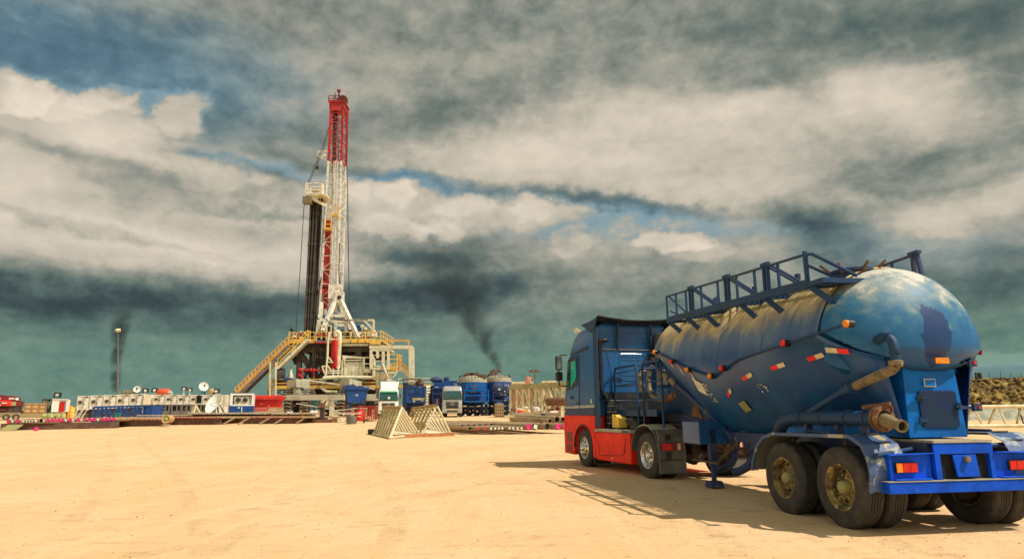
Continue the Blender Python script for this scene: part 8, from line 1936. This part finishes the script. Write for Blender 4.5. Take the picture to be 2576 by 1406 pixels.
# ================================================================== flare pole and smoke
def flare():
    Y = 240; t = thing('flare_pole', G(296, Y), 'slender pole with a round pale lamp head, far beyond the cabins', 'pole')
    a = U(298, 831, Y); g = G(296, Y); m = MB(); m.tube([(g.x, Y, g.z), (a.x-.1, Y, a.z)], [.42, .16], 8); m.build('pole_shaft', M_steel, t, smooth=50)
    m = MB(); m.lump(a, (2.2, 1.4, 1.4), 3); m.build('round_head', M_cream, t, smooth=50); m = MB(); b = U(307, 830, Y); m.bar(a, b, .12); m.box(b, (.5, .4, 1.2)); m.build('side_lamp', M_rigdark, t)
    Y = 260; m = MB(); g = G(676, Y); a = U(676, 972, Y); s_ = .8
    for (dx, dy) in ((-s_, 0), (s_, 0), (0, s_*1.5)): m.bar((g.x+dx, Y+dy, g.z), (g.x+dx*.6, Y+dy*.6, a.z), .25)
    for k in range(12): z = g.z+(a.z-g.z)*k/12; m.bar((g.x-s_, Y, z), (g.x+s_, Y, z+.8), .2)
    tag(m.build('radio_mast', M_rigdark, None, loc=g), 'distant grey lattice mast behind the red tank', 'mast')
flare()

def smoke(name, path, Y, dens, label, spread):
    """path: (x px, y px, radius px) from the flare upwards"""
    pts = [(U(x, y, Y), r*px(Y)) for x, y, r in path]; base = pts[0][0]; z0, z1 = pts[0][0].z, pts[-1][0].z
    m = MB(); m.tube([p for p, r in pts], [r*1.35 for p, r in pts], 16)
    o = m.build(name, M_black, None, smooth=80, loc=base); o.data.materials.clear()
    mt = bpy.data.materials.new(name+'_air'); mt.use_nodes = True; n = NT(mt.node_tree); mt.node_tree.nodes.clear()
    out_ = n.new('ShaderNodeOutputMaterial'); pv = n.new('ShaderNodeVolumePrincipled'); pv.inputs['Color'].default_value = (.10, .13, .13, 1); pv.inputs['Anisotropy'].default_value = .2
    tc_ = n.new('ShaderNodeTexCoord').outputs['Object']; x, y, z = n.xyz(tc_); tt = n.math('DIVIDE', z, (z1-z0), clamp=True)
    def curve(vals):
        lo, hi = min(v for _, v in vals), max(v for _, v in vals); hi = hi if hi > lo else lo+1
        c = n.new('ShaderNodeFloatCurve'); n.put(c.inputs['Value'], tt); cu = c.mapping.curves[0]
        for i, (a, v) in enumerate(vals):
            if i < 2: cu.points[i if i == 0 else 1].location = (a, (v-lo)/(hi-lo))
            else: cu.points.new(a, (v-lo)/(hi-lo))
        if len(vals) >= 2:
            P = sorted([(a, (v-lo)/(hi-lo)) for a, v in vals])
            for i, (a, v) in enumerate(P): cu.points[i].location = (a, v); cu.points[i].handle_type = 'AUTO_CLAMPED'
        c.mapping.update(); return n.math('MULTIPLY_ADD', c.outputs[0], hi-lo, lo)
    fx = curve([((p.z-z0)/(z1-z0), p.x-base.x) for p, r in pts]); fr = curve([((p.z-z0)/(z1-z0), r) for p, r in pts])
    wv = n.vmath('SUBTRACT', n.noise(tc_, .06*spread, 4, .6, col=True), (.5, .5, .5)); wx, wy, wz = n.xyz(wv)
    dx = n.math('DIVIDE', n.math('ADD', n.math('SUBTRACT', x, fx), n.math('MULTIPLY', n.math('MULTIPLY', wx, fr), 1.5)), fr); dy = n.math('DIVIDE', y, fr)
    rr = n.math('SQRT', n.math('ADD', n.math('MULTIPLY', dx, dx), n.math('MULTIPLY', dy, dy)))
    core = n.mr(rr, 1.15, .1); ns = n.mr(n.noise(tc_, .11*spread, 6, .62), .36, .62); fade = n.math('MULTIPLY', n.mr(tt, 1.0, .62), n.mr(tt, 0, .05))
    d = n.math('MULTIPLY', n.math('MULTIPLY', core, n.math('MULTIPLY_ADD', ns, .9, .1)), n.math('MULTIPLY', fade, dens)); d = n.math('DIVIDE', d, n.math('MULTIPLY', fr, .12))
    n.l.new(d, pv.inputs['Density']); n.l.new(pv.outputs[0], out_.inputs['Volume']); o.data.materials.append(mt)
    tag(o, label, 'smoke', None, 'stuff'); return o
smoke('smoke_plume', [(1258, 940, 9), (1250, 918, 15), (1236, 892, 22), (1220, 868, 27), (1212, 840, 34), (1190, 808, 44), (1172, 772, 62), (1158, 735, 84), (1130, 690, 105), (1105, 640, 95), (1095, 590, 60)], 420, .17, 'dark smoke column drifting up beyond the blue silos', .8)
smoke('smoke_plume', [(289, 992, 10), (291, 950, 14), (293, 905, 16), (297, 860, 20), (305, 820, 26), (322, 780, 36), (350, 740, 48)], 420, .22, 'thin dark smoke column behind the slender pole', .8)

# things far to the side are turned to face the yard's entrance, as in the photograph
for o in list(bpy.data.objects):
    if o.parent is None and o.type == 'EMPTY' and o.name.split('.')[0] in ('generator', 'mud_tank', 'lorry', 'wooden_crate', 'teal_container', 'guard_booth', 'low_machine', 'ribbed_container', 'blue_skip', 'blue_box_unit', 'blue_silo_unit'):
        o.rotation_euler.z = -atan2(o.location.x, o.location.y)*.9
